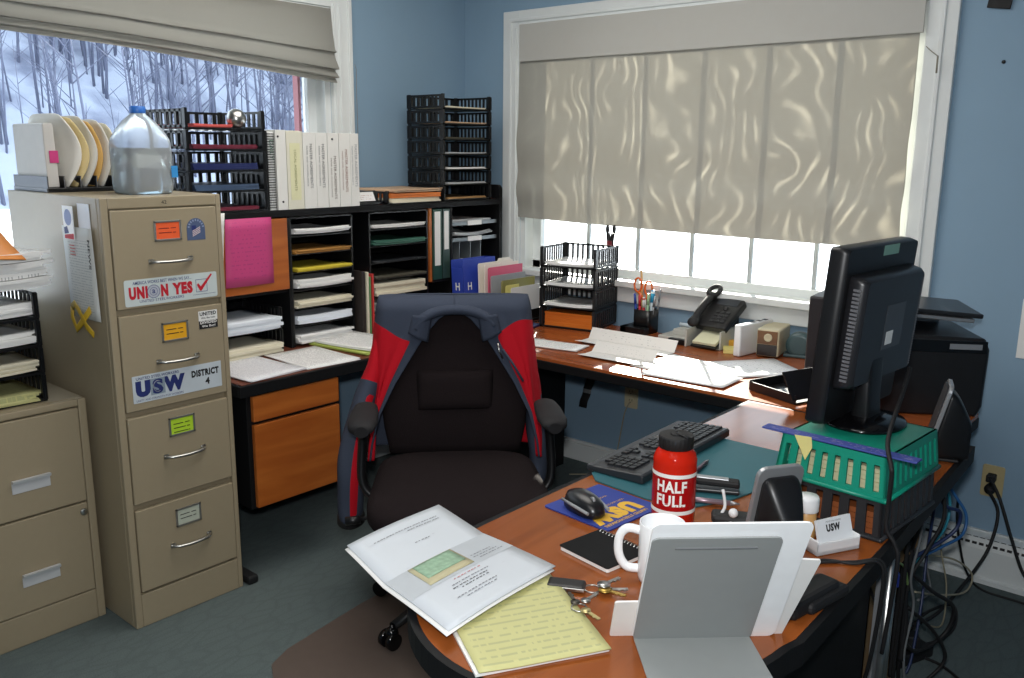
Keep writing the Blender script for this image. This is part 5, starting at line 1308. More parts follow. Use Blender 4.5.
MB().at(T(0, 0, 0.045) @ RX).lathe([(0.011, 0.014), (0.011, 0.018), (0.006, 0.019), (0.001, 0.0185)], (0.028, 0.022, 0), 20).build('round_key', M_smoke, ph)
# odds and ends between phone and sharpener
t = thing('crumpled_wrapper', 'blue and white crumpled wrapper behind the sticky notes by the phone', 'wrapper', (1.632, -0.085, Z))
MB().grid(lambda u, v: (0.075 * (u - 0.5) + 0.012 * math.sin(v * 9), 0.05 * (v - 0.5), 0.012 + 0.055 * math.sin(u * PI) + 0.014 * math.sin(u * 15 + v * 11)), 14, 14).build('wrapper', mat('blue_white_wrapper', '#8fb4dd', 0.3, var=0.6, scale=55), t, solid=0.002)
t = MB().bx(-0.032, 0.03, -0.014, 0.014, 0, 0.03).build('small_box', mat('amber_box', '#e0a836', 0.5), bevel=0.002); tag(place(t, (1.600, -0.122, Z + 0.0), 0.2), 'small amber yellow box between the phone and the wrapper', 'box')
t = thing('caddy', 'white plastic caddy with black slots beside the pencil sharpener', 'caddy', (1.684, -0.165, Z), math.radians(-8))
MB().bx(-0.015, 0.015, -0.10, 0.12, 0.0, 0.122).build('body', M_whitep, t, bevel=0.006)
for k in range(3): MB().bx(-0.008, 0.010, -0.01 + 0.04 * k, 0.012 + 0.04 * k, 0.121, 0.1226).build('slot', M_blackm, t)
ps = thing('pencil_sharpener', 'woodgrain-fronted electric pencil sharpener under the window', 'pencil sharpener', (1.752, -0.130, Z), math.radians(10))
MB().bx(-0.042, 0.042, -0.07, 0.10, 0.004, 0.108).build('body', M_beige, ps, bevel=0.006)
MB().bx(-0.038, 0.036, -0.0745, -0.069, 0.052, 0.102).build('wood_front', wood_mat('sharpener_wood', '#5a3a20', '#77502c', 0.4, 'X'), ps)
MB().bx(-0.038, 0.036, -0.074, -0.069, 0.008, 0.050).build('shavings_bin', mat('smoked_bin', '#2c2422', 0.25), ps)
MB().at(plane_frame((0.002, -0.0745, 0.078), (1, 0, 0), (0, 0, 1))).lathe([(0.0155, 0), (0.0155, 0.003), (0.0075, 0.003), (0.007, 0.001)], seg=24).build('pencil_hole', M_beige, ps)
td = thing('tape_dispenser', 'round grey-green tape dispenser right of the pencil sharpener', 'tape dispenser', (1.850, -0.105, Z), math.radians(15))
MB().at(plane_frame((0, 0.02, 0.048), (1, 0, 0), (0, 0, 1))).lathe([(0.030, 0.0), (0.048, 0.0), (0.048, 0.040), (0.030, 0.040)], seg=32).build('wheel', mat('dark_teal_plastic', '#43595c', 0.35), td)
MB().at(plane_frame((0, 0.012, 0.048), (1, 0, 0), (0, 0, 1))).lathe([(0.006, 0.0), (0.030, 0.0), (0.030, 0.03)], seg=32).build('core', mat('grey_core', '#5d6163', 0.4), td)
MB().bx(-0.055, 0.050, -0.025, 0.030, 0, 0.012).build('base', mat('dark_teal_plastic', '#43595c', 0.35), td, bevel=0.004)
MB().at(plane_frame((0, 0.035, 0.048), (1, 0, 0), (0, 0, 1))).tube([(0.050 * math.cos(a), 0.050 * math.sin(a), 0.02) for a in [-1.3 + 2.4 * j / 16 for j in range(17)]], 0.008, 8, flat=0.4).build('rim', mat('pale_rim', '#9fb0ae', 0.4), td)
# dark upright modem and the black tray by the monitor
md_ = thing('modem', 'dark upright slim box standing behind the monitor under the window', 'modem', (2.055, -0.42, Z), 0.12)
MB().bx(-0.030, 0.030, -0.09, 0.09, 0.012, 0.305).build('case', mat('dark_brown_black', '#2a2628', 0.4), md_, bevel=0.006)
MB().bx(-0.038, 0.038, -0.075, 0.075, 0.0, 0.012).build('foot', M_silver, md_, bevel=0.003)
MB().bx(-0.0305, -0.029, -0.085, -0.06, 0.27, 0.277).build('badge', M_silver, md_)
bt = thing('desk_tray', 'low open black desk tray left of the monitor', 'tray', (2.040, -0.640, Z), math.radians(-20))
MB().bx(-0.10, 0.10, -0.07, 0.08, 0.0, 0.006).bx(-0.10, -0.094, -0.07, 0.08, 0, 0.035).bx(-0.10, 0.10, 0.075, 0.08, 0, 0.03).bx(-0.10, 0.10, -0.072, -0.067, 0, 0.030).build('tray', M_black, bt, bevel=0.002)
MB().box((0.075, -0.01, 0.055), (0.006, 0.15, 0.095), ry=-0.55).build('raised_flap', M_black, bt, bevel=0.002)
# ------------------------------------------------------------------ on the right desk
padp = [(1.985, -1.19), (1.985, -1.64), (2.02, -1.675), (2.17, -1.690), (2.27, -1.665), (2.315, -1.57), (2.345, -1.42), (2.35, -1.19)]
t = MB().prism([(x - 2.16, y + 1.43) for x, y in padp], 0, 0.003).build('desk_pad', mat('teal_desk_pad', '#27606a', 0.55, var=0.08, scale=15))
tag(place(t, (2.16, -1.43, Z)), 'teal desk pad under the keyboard on the right desk', 'desk pad')
kb = thing('keyboard', 'long black and grey computer keyboard on the teal desk pad', 'keyboard', (2.035, -1.40, Z + 0.004), math.radians(-88))
b = MB(); b.rings([[(x, -0.078, 0), (x, -0.078, 0.010), (x, -0.070, 0.013), (x, 0.072, 0.022), (x, 0.078, 0.018), (x, 0.078, 0)] for x in (-0.232, 0.232)], True, True, False)
b.build('base', mat('graphite_plastic', '#2b2d31', 0.4), kb, bevel=0.003)
MB().at(rotm(0, 0.064, 0)).bx(-0.231, 0.231, -0.077, -0.060, 0.0165, 0.0178).build('front_strip', mat('dark_strip', '#3c3e42', 0.6), kb)
kmat = mat('key_caps', '#1d1e21', 0.45)
kp = None
def key(x, y, w):
    global kp
    if kp is None:
        kp = MB().rings([[(sx * 0.0088, sy * 0.0088, 0) for sx, sy in ((-1, -1), (1, -1), (1, 1), (-1, 1))], [(sx * 0.0072, sy * 0.0074, 0.006) for sx, sy in ((-1, -1), (1, -1), (1, 1), (-1, 1))]], True, True, False).build('key', kmat, kb); k = kp
    else:
        k = kp.copy(); COL.objects.link(k); k.parent = kb
    k.location = (x, y, 0.0165 + 0.064 * (y + 0.0)); k.rotation_euler = (0.064, 0, 0); k.scale = (w, 1, 1)
for r in range(6):
    y = -0.045 + 0.0192 * r
    if r == 0:
        for x, w in ((-0.215, 1.2), (-0.190, 1.2), (-0.166, 1.2), (-0.098, 5.8), (-0.030, 1.2), (-0.006, 1.2), (0.018, 1.2)): key(x, y, w)
    else:
        for i in range(14): key(-0.217 + 0.0190 * i, y, 0.98)
    for i in range(3):
        if r in (0, 3, 4, 5) or (r == 1 and i == 1): key(0.068 + 0.019 * i, y, 0.98)
    if r < 5:
        for i in range(4 if r else 3): key(0.142 + 0.0195 * i, y, 0.98)
# mouse pad with yellow lettering, mouse
mpd = thing('mouse_pad', 'blue mouse pad with yellow USW lettering under the mouse', 'mouse pad', (2.122, -1.790, Z), math.radians(-95))
MB().prism(rrect(0.186, 0.180, 0.006), 0, 0.003).build('pad', mat('royal_blue_pad', '#24398c', 0.7, scale=60), mpd)
PM = lambda x, y: T(x, y, 0.0032)
# the lettering reads from the chair's side of the desk
text('USW', PM(0.012, 0.040), 0.150, 0.052, M_ink_yellow, mpd, bold=0.09)
text('UNITED STEELWORKERS', PM(0.012, 0.075), 0.14, 0.009, M_ink_yellow, mpd, bold=0.02)
text('UNITY AND STRENGTH FOR WORKERS', PM(0.008, 0.004), 0.145, 0.006, M_ink_yellow, mpd)
text('LOCAL', PM(0.02, -0.012), 0.05, 0.010, M_ink_yellow, mpd, bold=0.02)
text('WORKING TOGETHER', PM(0.01, -0.032), 0.12, 0.006, M_ink_yellow, mpd)
ms = thing('computer_mouse', 'black and grey wireless mouse on the blue mouse pad', 'mouse', (2.108, -1.838, Z + 0.0036), math.radians(-110))
def mring(s, z, e=2.6): return [(x, y, zz) for x, y, zz in sq_ring(0.064 * s, 0.112 * s, z, e, 28)]
b = MB(); rr_ = []
for s, z in ((0.92, 0.0), (1.0, 0.006), (1.0, 0.013), (0.93, 0.024), (0.78, 0.033), (0.5, 0.039), (0.1, 0.041)):
    rr_.append([(x * (1 - 0.12 * (y / 0.056)), y - (0.006 if s < 0.8 else 0), zz) for x, y, zz in mring(s, z)])
b.rings(rr_); b.build('shell', mat('mouse_black', '#17181b', 0.3), ms)
for s in (-1, 1): MB().tube([(s * 0.026, -0.05, 0.014), (s * 0.034, 0.0, 0.020), (s * 0.026, 0.05, 0.016)], 0.0035, 8).build('side_band', M_grey, ms)
MB().at(plane_frame((-0.003, 0.028, 0.033), (0, 1, 0), (0, 0, 1))).lathe([(0.008, 0), (0.008, 0.006)], seg=16).build('wheel', M_grey, ms)

# red bottle
def bottle_mat():
    m, N, L, b = newmat('translucent_red')
    b.inputs['Base Color'].default_value = hexc('#f0301c') + (1,); b.inputs['Roughness'].default_value = 0.12
    b.inputs['Transmission Weight'].default_value = 0.35; b.inputs['IOR'].default_value = 1.2
    return m
wb = thing('water_bottle', 'red translucent water bottle with a black lid reading HALF FULL', 'bottle', (2.283, -1.770, Z))
MB().lathe([(0.001, 0.0), (0.040, 0.0), (0.0445, 0.006), (0.0445, 0.135), (0.0442, 0.138), (0.0445, 0.141), (0.0445, 0.150), (0.040, 0.162), (0.033, 0.170), (0.031, 0.172), (0.031, 0.178)], seg=48).build('body', bottle_mat(), wb)
MB().lathe([(0.001, 0.006), (0.040, 0.006), (0.0415, 0.012), (0.0415, 0.085), (0.001, 0.085)], seg=40).build('drink', mat('dark_red_drink', '#b8140c', 0.2), wb)
lid = MB()
rs_ = []
for r, z in ((0.034, 0.172), (0.0355, 0.173), (0.0355, 0.194), (0.034, 0.198)):
    rs_.append([((r - (0.0008 if (j % 4 < 2 and r > 0.0345) else 0)) * math.cos(2 * PI * j / 96), (r - (0.0008 if (j % 4 < 2 and r > 0.0345) else 0)) * math.sin(2 * PI * j / 96), z) for j in range(96)])
lid.rings(rs_)
lid.lathe([(0.012, 0.198), (0.011, 0.201), (0.003, 0.2015), (0.0028, 0.205), (0.0005, 0.2055)], seg=24)
lid.tube([(0.0, 0.0, 0.2015), (0.018, -0.004, 0.2008), (0.034, -0.008, 0.199)], 0.005, 8, flat=0.4).build('lid', M_blackm, wb)
camdir = math.atan2(-3.29 + 1.770, 3.14 - 2.283)
band_a = [(0.0449, z) for z in (0.040, 0.128)]
MB().lathe([(0.0450, 0.040), (0.0450, 0.126)], seg=48, caps=False).build('label_band', mat('deep_red_print', '#a80f14', 0.25), wb)
for z0, z1 in ((0.118, 0.126), (0.040, 0.048)):
    MB().lathe([(0.0453, z0), (0.0453, z1)], seg=48, caps=False).build('white_stripe', M_ink_white, wb)
def wrap_text(s, w, h, zc, r, a0, m, parent):
    o = text(s, Matrix.Identity(4), w, h, m, parent, 'lettering', bold=0.035)
    for v in o.data.vertices:
        a = a0 + v.co.x / r; v.co = Vector((r * math.cos(a), r * math.sin(a), zc + v.co.y))
    return o
wrap_text('HALF', 0.064, 0.0245, 0.100, 0.0454, camdir - 0.10, M_ink_white, wb)
wrap_text('FULL', 0.062, 0.0245, 0.070, 0.0454, camdir - 0.12, M_ink_white, wb)
wrap_text('KEEP HYDRATED' if False else 'USW', 0.022, 0.012, 0.026, 0.0452, camdir + 0.1, M_ink_white, wb)

# notebook
nb = thing('notebook', 'small black spiral notebook beside the white mug', 'notebook', (2.250, -1.972, Z), math.radians(-9))
MB().prism(rrect(0.128, 0.112, 0.005), 0.0, 0.008).build('pages', M_white, nb)
MB().prism(rrect(0.131, 0.115, 0.005), 0.008, 0.0095).build('cover', mat('black_notebook_cover', '#151617', 0.75, spec=0.15), nb)
b = MB()
for i in range(15):
    x = -0.058 + 0.0083 * i
    b.tube([(x, 0.055 + 0.006 * math.cos(a), 0.006 + 0.006 * math.sin(a)) for a in [2 * PI * j / 10 for j in range(11)]], 0.0013, 5)
b.build('spiral', M_chrome, nb)

# mug
mg = thing('mug', 'plain white coffee mug behind the grey easel', 'mug', (2.392, -1.997, Z))
MB().lathe([(0.001, 0.0), (0.034, 0.0), (0.039, 0.004), (0.041, 0.012), (0.041, 0.112), (0.0405, 0.114), (0.039, 0.1145), (0.0375, 0.112), (0.037, 0.014), (0.030, 0.008), (0.001, 0.008)], seg=44).build('cup', mat('white_ceramic', '#eceef0', 0.18, var=0.01), mg)
MB().at(rotm(math.radians(208))).tube(smooth_path([(0.038, 0, 0.094), (0.062, 0, 0.096), (0.076, 0, 0.078), (0.076, 0, 0.045), (0.062, 0, 0.022), (0.038, 0, 0.020)], 7), 0.0075, 10, flat=1.1).build('handle', mat('white_ceramic', '#eceef0', 0.18, var=0.01), mg)

# brochure hanging over the desk edge
BC = (2.066, -2.222)
BQ = [(1.898, -2.316), (2.252, -2.400), (2.240, -2.110), (1.884, -2.058)]
def broch(u, v):
    x = (BQ[0][0] * (1 - u) + BQ[1][0] * u) * (1 - v) + (BQ[3][0] * (1 - u) + BQ[2][0] * u) * v
    y = (BQ[0][1] * (1 - u) + BQ[1][1] * u) * (1 - v) + (BQ[3][1] * (1 - u) + BQ[2][1] * u) * v
    z = 0.006 + 0.010 * abs(math.sin((u - 0.42) * 2.6)) ** 1.0 + 0.010 * max(0, 0.42 - u) + 0.003 * math.sin(v * 4)
    return (x - BC[0], y - BC[1], z)
M_broch = paper_mat('brochure_paper', '#c6ccd2', '#9a9fa8', 16, 0.25, 0.18, strength=0.35)
bc = thing('brochure', 'large white fold-out sheet with a green banknote picture, overhanging the rounded desk end', 'brochure', (BC[0], BC[1], Z + 0.006), 0.0)
MB().grid(broch, 24, 8).build('sheet', M_broch, bc, solid=0.0012)
# a second sheet below, peeking out
MB().grid(lambda u, v: (broch(u, v)[0] + 0.004, broch(u, v)[1] - 0.008, broch(u, v)[2] - 0.004), 24, 8).build('lower_sheet', M_white, bc, solid=0.0012)
MB().grid(lambda u, v: tuple(Vector(broch(0.42 + 0.25 * u, v)) + Vector((0, 0, 0.0012))), 8, 8).build('grey_panel', mat('pale_grey_panel', '#b4babf', 0.6), bc)
def on_b(u0, u1, v0, v1, name, m, up=0.0018, nu=6, nv=6):
    return MB().grid(lambda u, v: tuple(Vector(broch(u0 + (u1 - u0) * u, v0 + (v1 - v0) * v)) + Vector((0, 0, up))), nu, nv).build(name, m, bc, solid=0.0004)
def note_on(u0, v0, du, dv, sk, name, m, up):
    return MB().grid(lambda u, v: tuple(Vector(broch(u0 + du * u + sk * v, v0 + dv * v)) + Vector((0, 0, up))), 6, 6).build(name, m, bc, solid=0.0005)
note_on(0.425, 0.20, 0.22, 0.42, 0.0, 'banknote_back', mat('note_buff', '#b5ae8c', 0.6), 0.0020)
note_on(0.432, 0.24, 0.155, 0.36, 0.0, 'banknote', mat('banknote_green', '#8fae93', 0.6, var=0.45, scale=90), 0.0030)
for k, (u_, v0, v1, m) in enumerate(((0.695, 0.36, 0.62, mat('soft_red_ink', '#c06a66', 0.6)), (0.735, 0.30, 0.66, M_ink_grey), (0.762, 0.28, 0.62, M_ink_black), (0.785, 0.34, 0.60, M_ink_black), (0.84, 0.24, 0.62, M_ink_grey), (0.865, 0.30, 0.58, M_ink_grey),
                               (0.10, 0.18, 0.86, M_ink_grey), (0.125, 0.50, 0.86, M_ink_grey), (0.60, 0.66, 0.92, M_ink_grey), (0.575, 0.66, 0.88, M_ink_grey), (0.625, 0.70, 0.94, M_ink_grey), (0.25, 0.45, 0.62, M_ink_grey))):
    ln = MB()
    n_ = int((v1 - v0) / 0.03)
    for i in range(n_):
        vv = v0 + (v1 - v0) * i / n_; L2 = 0.024 if (i * 7 + k) % 3 else 0.015
        p = [Vector(broch(u_ + a, vv + bq)) + Vector((0, 0, 0.0019)) for a, bq in ((0, 0), (0.006, 0), (0.006, L2), (0, L2))]
        ln._f([ln._v(q) for q in p])
    ln.build('printed_line', m, bc)
# yellow legal pad
def ypad(u, v):
    x = (u - 0.5) * 0.30; y = (v - 0.5) * 0.215
    return (x, y, 0.006 + 0.003 * math.sin(u * 3) + (0.012 * max(0, 0.25 - v) ** 1 * (0.6 + math.sin(u * 7) * 0.4)))
yp = thing('legal_pad', 'yellow handwritten legal pad under the white fold-out sheet', 'note pad', (2.275, -2.268, Z), math.radians(-30))
MB().grid(ypad, 16, 12).build('top_sheets', M_yelpad, yp, solid=0.002)
MB().bx(-0.150, 0.146, -0.112, 0.106, 0.0, 0.0045).build('white_pages', M_white, yp)
# car key fob with keys
kf = thing('car_keys', 'black car key fob with a ring of keys on the desk', 'keys', (2.285, -2.130, Z), math.radians(28))
MB().bx(-0.038, 0.030, -0.017, 0.017, 0.0, 0.012).build('fob', M_black, kf, bevel=0.005)
MB().bx(-0.036, 0.030, -0.0175, -0.012, 0.003, 0.009).build('fob_trim', M_chrome, kf, bevel=0.001)
MB().tube([(0.042 + 0.014 * math.cos(a), 0.014 * math.sin(a), 0.004) for a in [2 * PI * j / 24 for j in range(25)]], 0.0014, 6).build('ring', M_chrome, kf)
for k, (a, m) in enumerate(((0.25, M_chrome), (-0.35, mat('brass', '#b89a4e', 0.35, 0.9)), (0.9, M_chrome))):
    c, s = math.cos(a), math.sin(a)
    q = MB().at(T(0.054, 0, 0.0035 + 0.003 * k) @ rotm(a)).lathe([(0.0005, 0), (0.012, 0), (0.012, 0.002), (0.0005, 0.002)], (0.012, 0, 0), 20)
    q.bx(0.022, 0.052, -0.0035, 0.0035, 0, 0.002).bx(0.034, 0.038, -0.006, -0.0035, 0, 0.002).bx(0.044, 0.047, -0.006, -0.0035, 0, 0.002)
    q.build('key', m, kf)
k2 = thing('key_bunch', 'second bunch of small keys lying on the yellow pad edge', 'keys', (2.352, -2.190, Z + 0.010), math.radians(-20))
MB().tube([(0.013 * math.cos(a), 0.013 * math.sin(a), 0.002) for a in [2 * PI * j / 24 for j in range(25)]], 0.0013, 6).build('ring', M_chrome, k2)
for k, (a, m) in enumerate(((2.9, mat('dark_steel', '#5a564e', 0.4, 0.9)), (0.1, mat('pale_brass', '#cfc08a', 0.35, 0.8)), (1.9, M_chrome))):
    q = MB().at(T(0.010 * math.cos(a), 0.010 * math.sin(a), 0.002 + 0.0025 * k) @ rotm(a)).lathe([(0.0005, 0), (0.0085, 0), (0.0085, 0.0018), (0.0005, 0.0018)], (0.008, 0, 0), 18)
    q.bx(0.014, 0.042, -0.003, 0.003, 0, 0.0018).bx(0.03, 0.033, -0.005, -0.003, 0, 0.0018)
    q.build('key', m, k2)
# grey copy stand with white boards leaning behind it
AZ = math.radians(43.5)                # stand's width direction
cs = thing('display_easel', 'grey card easel propped open at the near end of the desk', 'easel', (2.532, -2.131, Z), AZ)
M_gplate = mat('grey_plate', '#8c908f', 0.5, var=0.04)
TILT = math.radians(26)
MB().at(rotm(0, TILT, 0) @ plane_frame((0, 0, 0.125), (1, 0, 0), (0, 0, 1))).prism(rrect(0.190, 0.250, 0.010), -0.0015, 0.0015).build('back_plate', M_gplate, cs)
MB().at(rotm(0, TILT, 0)).bx(-0.06, 0.06, -0.0035, -0.001, 0.228, 0.230).build('bent_crease', mat('crease_grey', '#6c6f71', 0.5), cs)
MB().bx(-0.0935, 0.0935, -0.115, 0.0, 0.0, 0.003).build('base_flap', M_gplate, cs, bevel=0.001)
def board(name, label, cat, dx, dy, w, h_, r, tilt, roll, m, th=0.004, rz=0.0):
    o = MB().at(plane_frame((0, 0, h_ / 2), (1, 0, 0), (0, 0, 1))).prism(rrect(w, h_, r), -th / 2, th / 2).build(name, m)
    d = rotm(AZ).to_3x3() @ Vector((dx, dy, 0))
    o.matrix_world = T(2.532 + d.x, -2.131 + d.y, Z) @ rotm(AZ + rz) @ rotm(0, tilt, 0) @ rotm(0, 0, roll)
    return tag(o, label, cat)
board('stiff_sheet', 'stiff white sheet with rounded corners leaning on the far side of the grey easel', 'paper', 0.020, 0.006, 0.232, 0.278, 0.012, TILT, 0.0, mat('glossy_white_sheet', '#f3f6f7', 0.35), 0.003)
board('stiff_sheet', 'lower white sheet jutting out to the right behind the grey easel', 'paper', 0.038, 0.012, 0.225, 0.200, 0.004, TILT, 0.10, M_white, 0.003, 0.0)
board('stiff_sheet', 'white sheet corner poking out left of the grey easel, by the keys', 'paper', -0.030, 0.014, 0.20, 0.09, 0.004, TILT, 0.0, M_white, 0.003, 0.0)

# speakers
def speaker(label, loc_, rz):
    t = thing('computer_speaker', label, 'speaker', loc_, rz, 'pair of desktop speakers')
    # front panel leans back; local -y is the front
    FR = T(0, -0.035, 0) @ rotm(0, -0.22, 0)
    MB().at(FR @ plane_frame((0, 0, 0.103), (1, 0, 0), (0, 0, 1))).prism(rrect(0.098, 0.205, 0.018), -0.006, 0.004).build('front_rim', M_silver, t, bevel=0.002)
    MB().at(FR @ plane_frame((0, -0.0045, 0.103), (1, 0, 0), (0, 0, 1))).prism(rrect(0.086, 0.192, 0.016), -0.001, 0.003).build('grille', mat('speaker_mesh', '#26272b', 0.7, var=0.4, scale=400), t)
    rs = []
    for k in range(9):
        f = k / 8; w, h_ = 0.076 * (1 - 0.55 * f ** 2), 0.178 * (1 - 0.45 * f ** 1.8)
        y = -0.028 + 0.095 * f
        sh = 0.042 * (1 - f)
        rs.append([(x, y + 0.22 * zz * (1 - f), zz) for x, zz in [(px, py + h_ / 2 + 0.002) for px, py in rrect(w, h_, 0.016)]])
    MB().rings(rs).build('cabinet', M_black, t)
    MB().bx(-0.035, 0.035, -0.04, 0.045, 0.0, 0.008).build('foot', M_blackm, t, bevel=0.003)
    return t
speaker('black desktop speaker with silver rim, far one beside the printer', (2.578, -0.945, Z), math.radians(-72))
speaker('black desktop speaker with grey rim hidden behind the white sheets', (2.515, -1.800, Z), math.radians(238))
bk_ = thing('power_adapter', 'black lumpy adapter on the desk edge right of the grey easel', 'adapter', (2.628, -1.905, Z), math.radians(80))
MB().bx(-0.07, 0.07, -0.022, 0.022, 0, 0.034).bx(-0.03, 0.09, -0.030, 0.0, 0, 0.022).build('body', M_blackm, bk_, bevel=0.008)
# card holder
ch2 = thing('business_card_holder', 'white plastic holder of USW cards in front of the crates', 'card holder', (2.572, -1.655, Z), math.radians(62))
MB().bx(-0.052, 0.052, -0.024, 0.024, 0, 0.010).bx(-0.052, 0.052, -0.024, -0.020, 0, 0.026).bx(-0.052, -0.048, -0.024, 0.02, 0, 0.03).bx(0.048, 0.052, -0.024, 0.02, 0, 0.03).build('holder', M_whitep, ch2, bevel=0.002)
cd = thing('business_cards', 'white USW business cards standing in the plastic holder', 'cards', (2.575, -1.655, Z + 0.0108), math.radians(66))
MB().at(T(0, -0.012, 0) @ rotm(0, -0.32, 0)).bx(-0.044, 0.044, -0.003, 0.003, 0, 0.055).build('card_stack', mat('white_card', '#e4e7ea', 0.5), cd)
CFm = T(0, -0.012, 0) @ rotm(0, -0.32, 0) @ plane_frame((0, -0.0031, 0.038), (1, 0, 0), (0, 0, 1))
text('USW', CFm @ T(-0.004, -0.001, 0), 0.036, 0.015, M_ink_black, cd, bold=0.06)
text('UNITED STEELWORKERS', CFm @ T(-0.002, 0.011, 0), 0.040, 0.003, M_ink_grey, cd)
# pill bottle
pb = thing('pill_bottle', 'small bottle with white cap between the crates and the card holder', 'bottle', (2.512, -1.635, Z))
MB().lathe([(0.001, 0), (0.019, 0), (0.020, 0.003), (0.020, 0.055), (0.016, 0.060)], seg=28).build('body', mat('amber_tan_plastic', '#c79a60', 0.35), pb)
MB().lathe([(0.0225, 0.056), (0.0235, 0.058), (0.0235, 0.082), (0.021, 0.087), (0.001, 0.088)], seg=32).build('cap', M_whitep, pb)

# crates with the monitor on top
def crate(name, label, loc_, rz, w, d, h_, flare, m, slots, side, th=0.005, slot_f=(0.2, 0.78)):
    """plastic basket: slotted tapering walls; bars between slots"""
    t = thing(name, label, 'crate', loc_, rz)
    def wall(b, p0, p1, n0, n, solid0=0.0):
        """p0->p1 along bottom, n0 outward normal"""
        p0, p1, n0 = Vector(p0), Vector(p1), Vector(n0); L = (p1 - p0).length; a = (p1 - p0).normalized()
        def q(s, z): # point on wall
            f = z / h_; k = 1 + 2 * flare * f / L if L else 1
            return p0 + a * (L / 2 + (s - L / 2) * k) + n0 * (flare * f) + Vector((0, 0, z))
        def slab(s0, s1, z0, z1):
            v = [q(s0, z0), q(s1, z0), q(s1, z1), q(s0, z1)]
            i = [x - n0 * th for x in v]
            b.rings([v, i], True, True, False)
        z0, z1 = h_ * slot_f[0], h_ * slot_f[1]
        slab(0, L, 0, z0); slab(0, L, z1, h_)
        pitch = L / (n + 1.0); sw = pitch * 0.48
        e = pitch * 0.75
        xs = [e + (L - 2 * e) * i / (n - 1) for i in range(n)] if n > 1 else []
        cur = 0.0
        for x in xs:
            slab(cur, x - sw / 2, z0, z1); cur = x + sw / 2
        slab(cur, L, z0, z1)
    b = MB()
    W, D_ = w / 2, d / 2
    b.bx(-W, W, -D_, D_, 0, 0.004)
    wall(b, (-W, -D_, 0), (W, -D_, 0), (0, -1, 0), slots)
    wall(b, (W, D_, 0), (-W, D_, 0), (0, 1, 0), slots)
    wall(b, (W, -D_, 0), (W, D_, 0), (1, 0, 0), side)
    wall(b, (-W, D_, 0), (-W, -D_, 0), (-1, 0, 0), side)
    b.build('basket', m, t)
    rm = MB(); f = flare
    for (x0, y0, x1, y1) in ((-W - f, -D_ - f, W + f, -D_ - f), (W + f, -D_ - f, W + f, D_ + f), (W + f, D_ + f, -W - f, D_ + f), (-W - f, D_ + f, -W - f, -D_ - f)):
        rm.tube([(x0, y0, h_ - 0.004), (x1, y1, h_ - 0.004)], 0.005, 8)
        rm.sphere((x0, y0, h_ - 0.004), 0.005, 8, 6)
    rm.build('rim', m, t)
    return t
CRX, CRY, CRR = 2.532, -1.415, math.radians(-4)
M_greenp = mat('green_crate_plastic', '#0f8a72', 0.38, var=0.04)
for nm_, lab_, z_, w_, d_, h_, fl_, m_, n_, ns_, sf_ in (
        ('plastic_crate', 'dark grey slotted crate beneath the green one', Z, 0.226, 0.278, 0.083, 0.004, mat('dark_grey_crate', '#26272a', 0.45), 6, 8, (0.12, 0.88)),
        ('plastic_crate', 'green plastic crate carrying the computer monitor', Z + 0.084, 0.222, 0.272, 0.090, 0.009, M_greenp, 8, 10, (0.20, 0.80))):
    c_ = crate(nm_, lab_, (CRX, CRY, z_ + h_), CRR, w_, d_, h_, fl_, m_, n_, ns_, slot_f=sf_)
    c_.rotation_euler = (PI, 0, CRR)            # both crates stand bottom up
tb = MB()
for k in range(6): tb.bx(-0.095, 0.095, -0.12 + 0.002 * (k % 2), 0.10, 0.001 + 0.0095 * k, 0.0095 + 0.0095 * k)
tag(place(tb.build('note_cards', mat('pale_note_stack', '#cdc9a2', 0.6)), (CRX, CRY, Z + 0.0845), CRR), 'stack of pale yellow cards inside the green crate', 'cards')
ob = MB()
for k in range(4): ob.bx(-0.095, 0.095, -0.12, 0.12, 0.001 + 0.012 * k, 0.012 + 0.012 * k)
tag(place(ob.build('envelope_stack', mat('rust_envelopes', '#8a4a22', 0.6)), (CRX, CRY, Z + 0.001), CRR), 'rust brown envelopes inside the dark grey crate', 'envelopes')
# blue strip along the crate's front edge, yellow note
zc = Z + 0.084 + 0.0905
FD = lambda x, y: (CRX + math.cos(CRR) * x - math.sin(CRR) * y, CRY + math.sin(CRR) * x + math.cos(CRR) * y)
x_, y_ = FD(0.005, -0.118)
t = MB().bx(-0.165, 0.160, -0.016, 0.016, 0, 0.004).build('ruler', paper_mat('blue_ruler', '#3c4a93', '#b3a4cc', 4, 0.45, 0.03), bevel=0.001); tag(place(t, (x_, y_, zc), CRR + 0.03), 'flat blue printed ruler along the front edge of the green crate', 'ruler')
# monitor
MZ = zc + 0.0004
mn = thing('monitor', 'black flat-panel monitor seen from behind, standing on the green crate', 'monitor', (2.516, -1.345, MZ), math.radians(85.5))
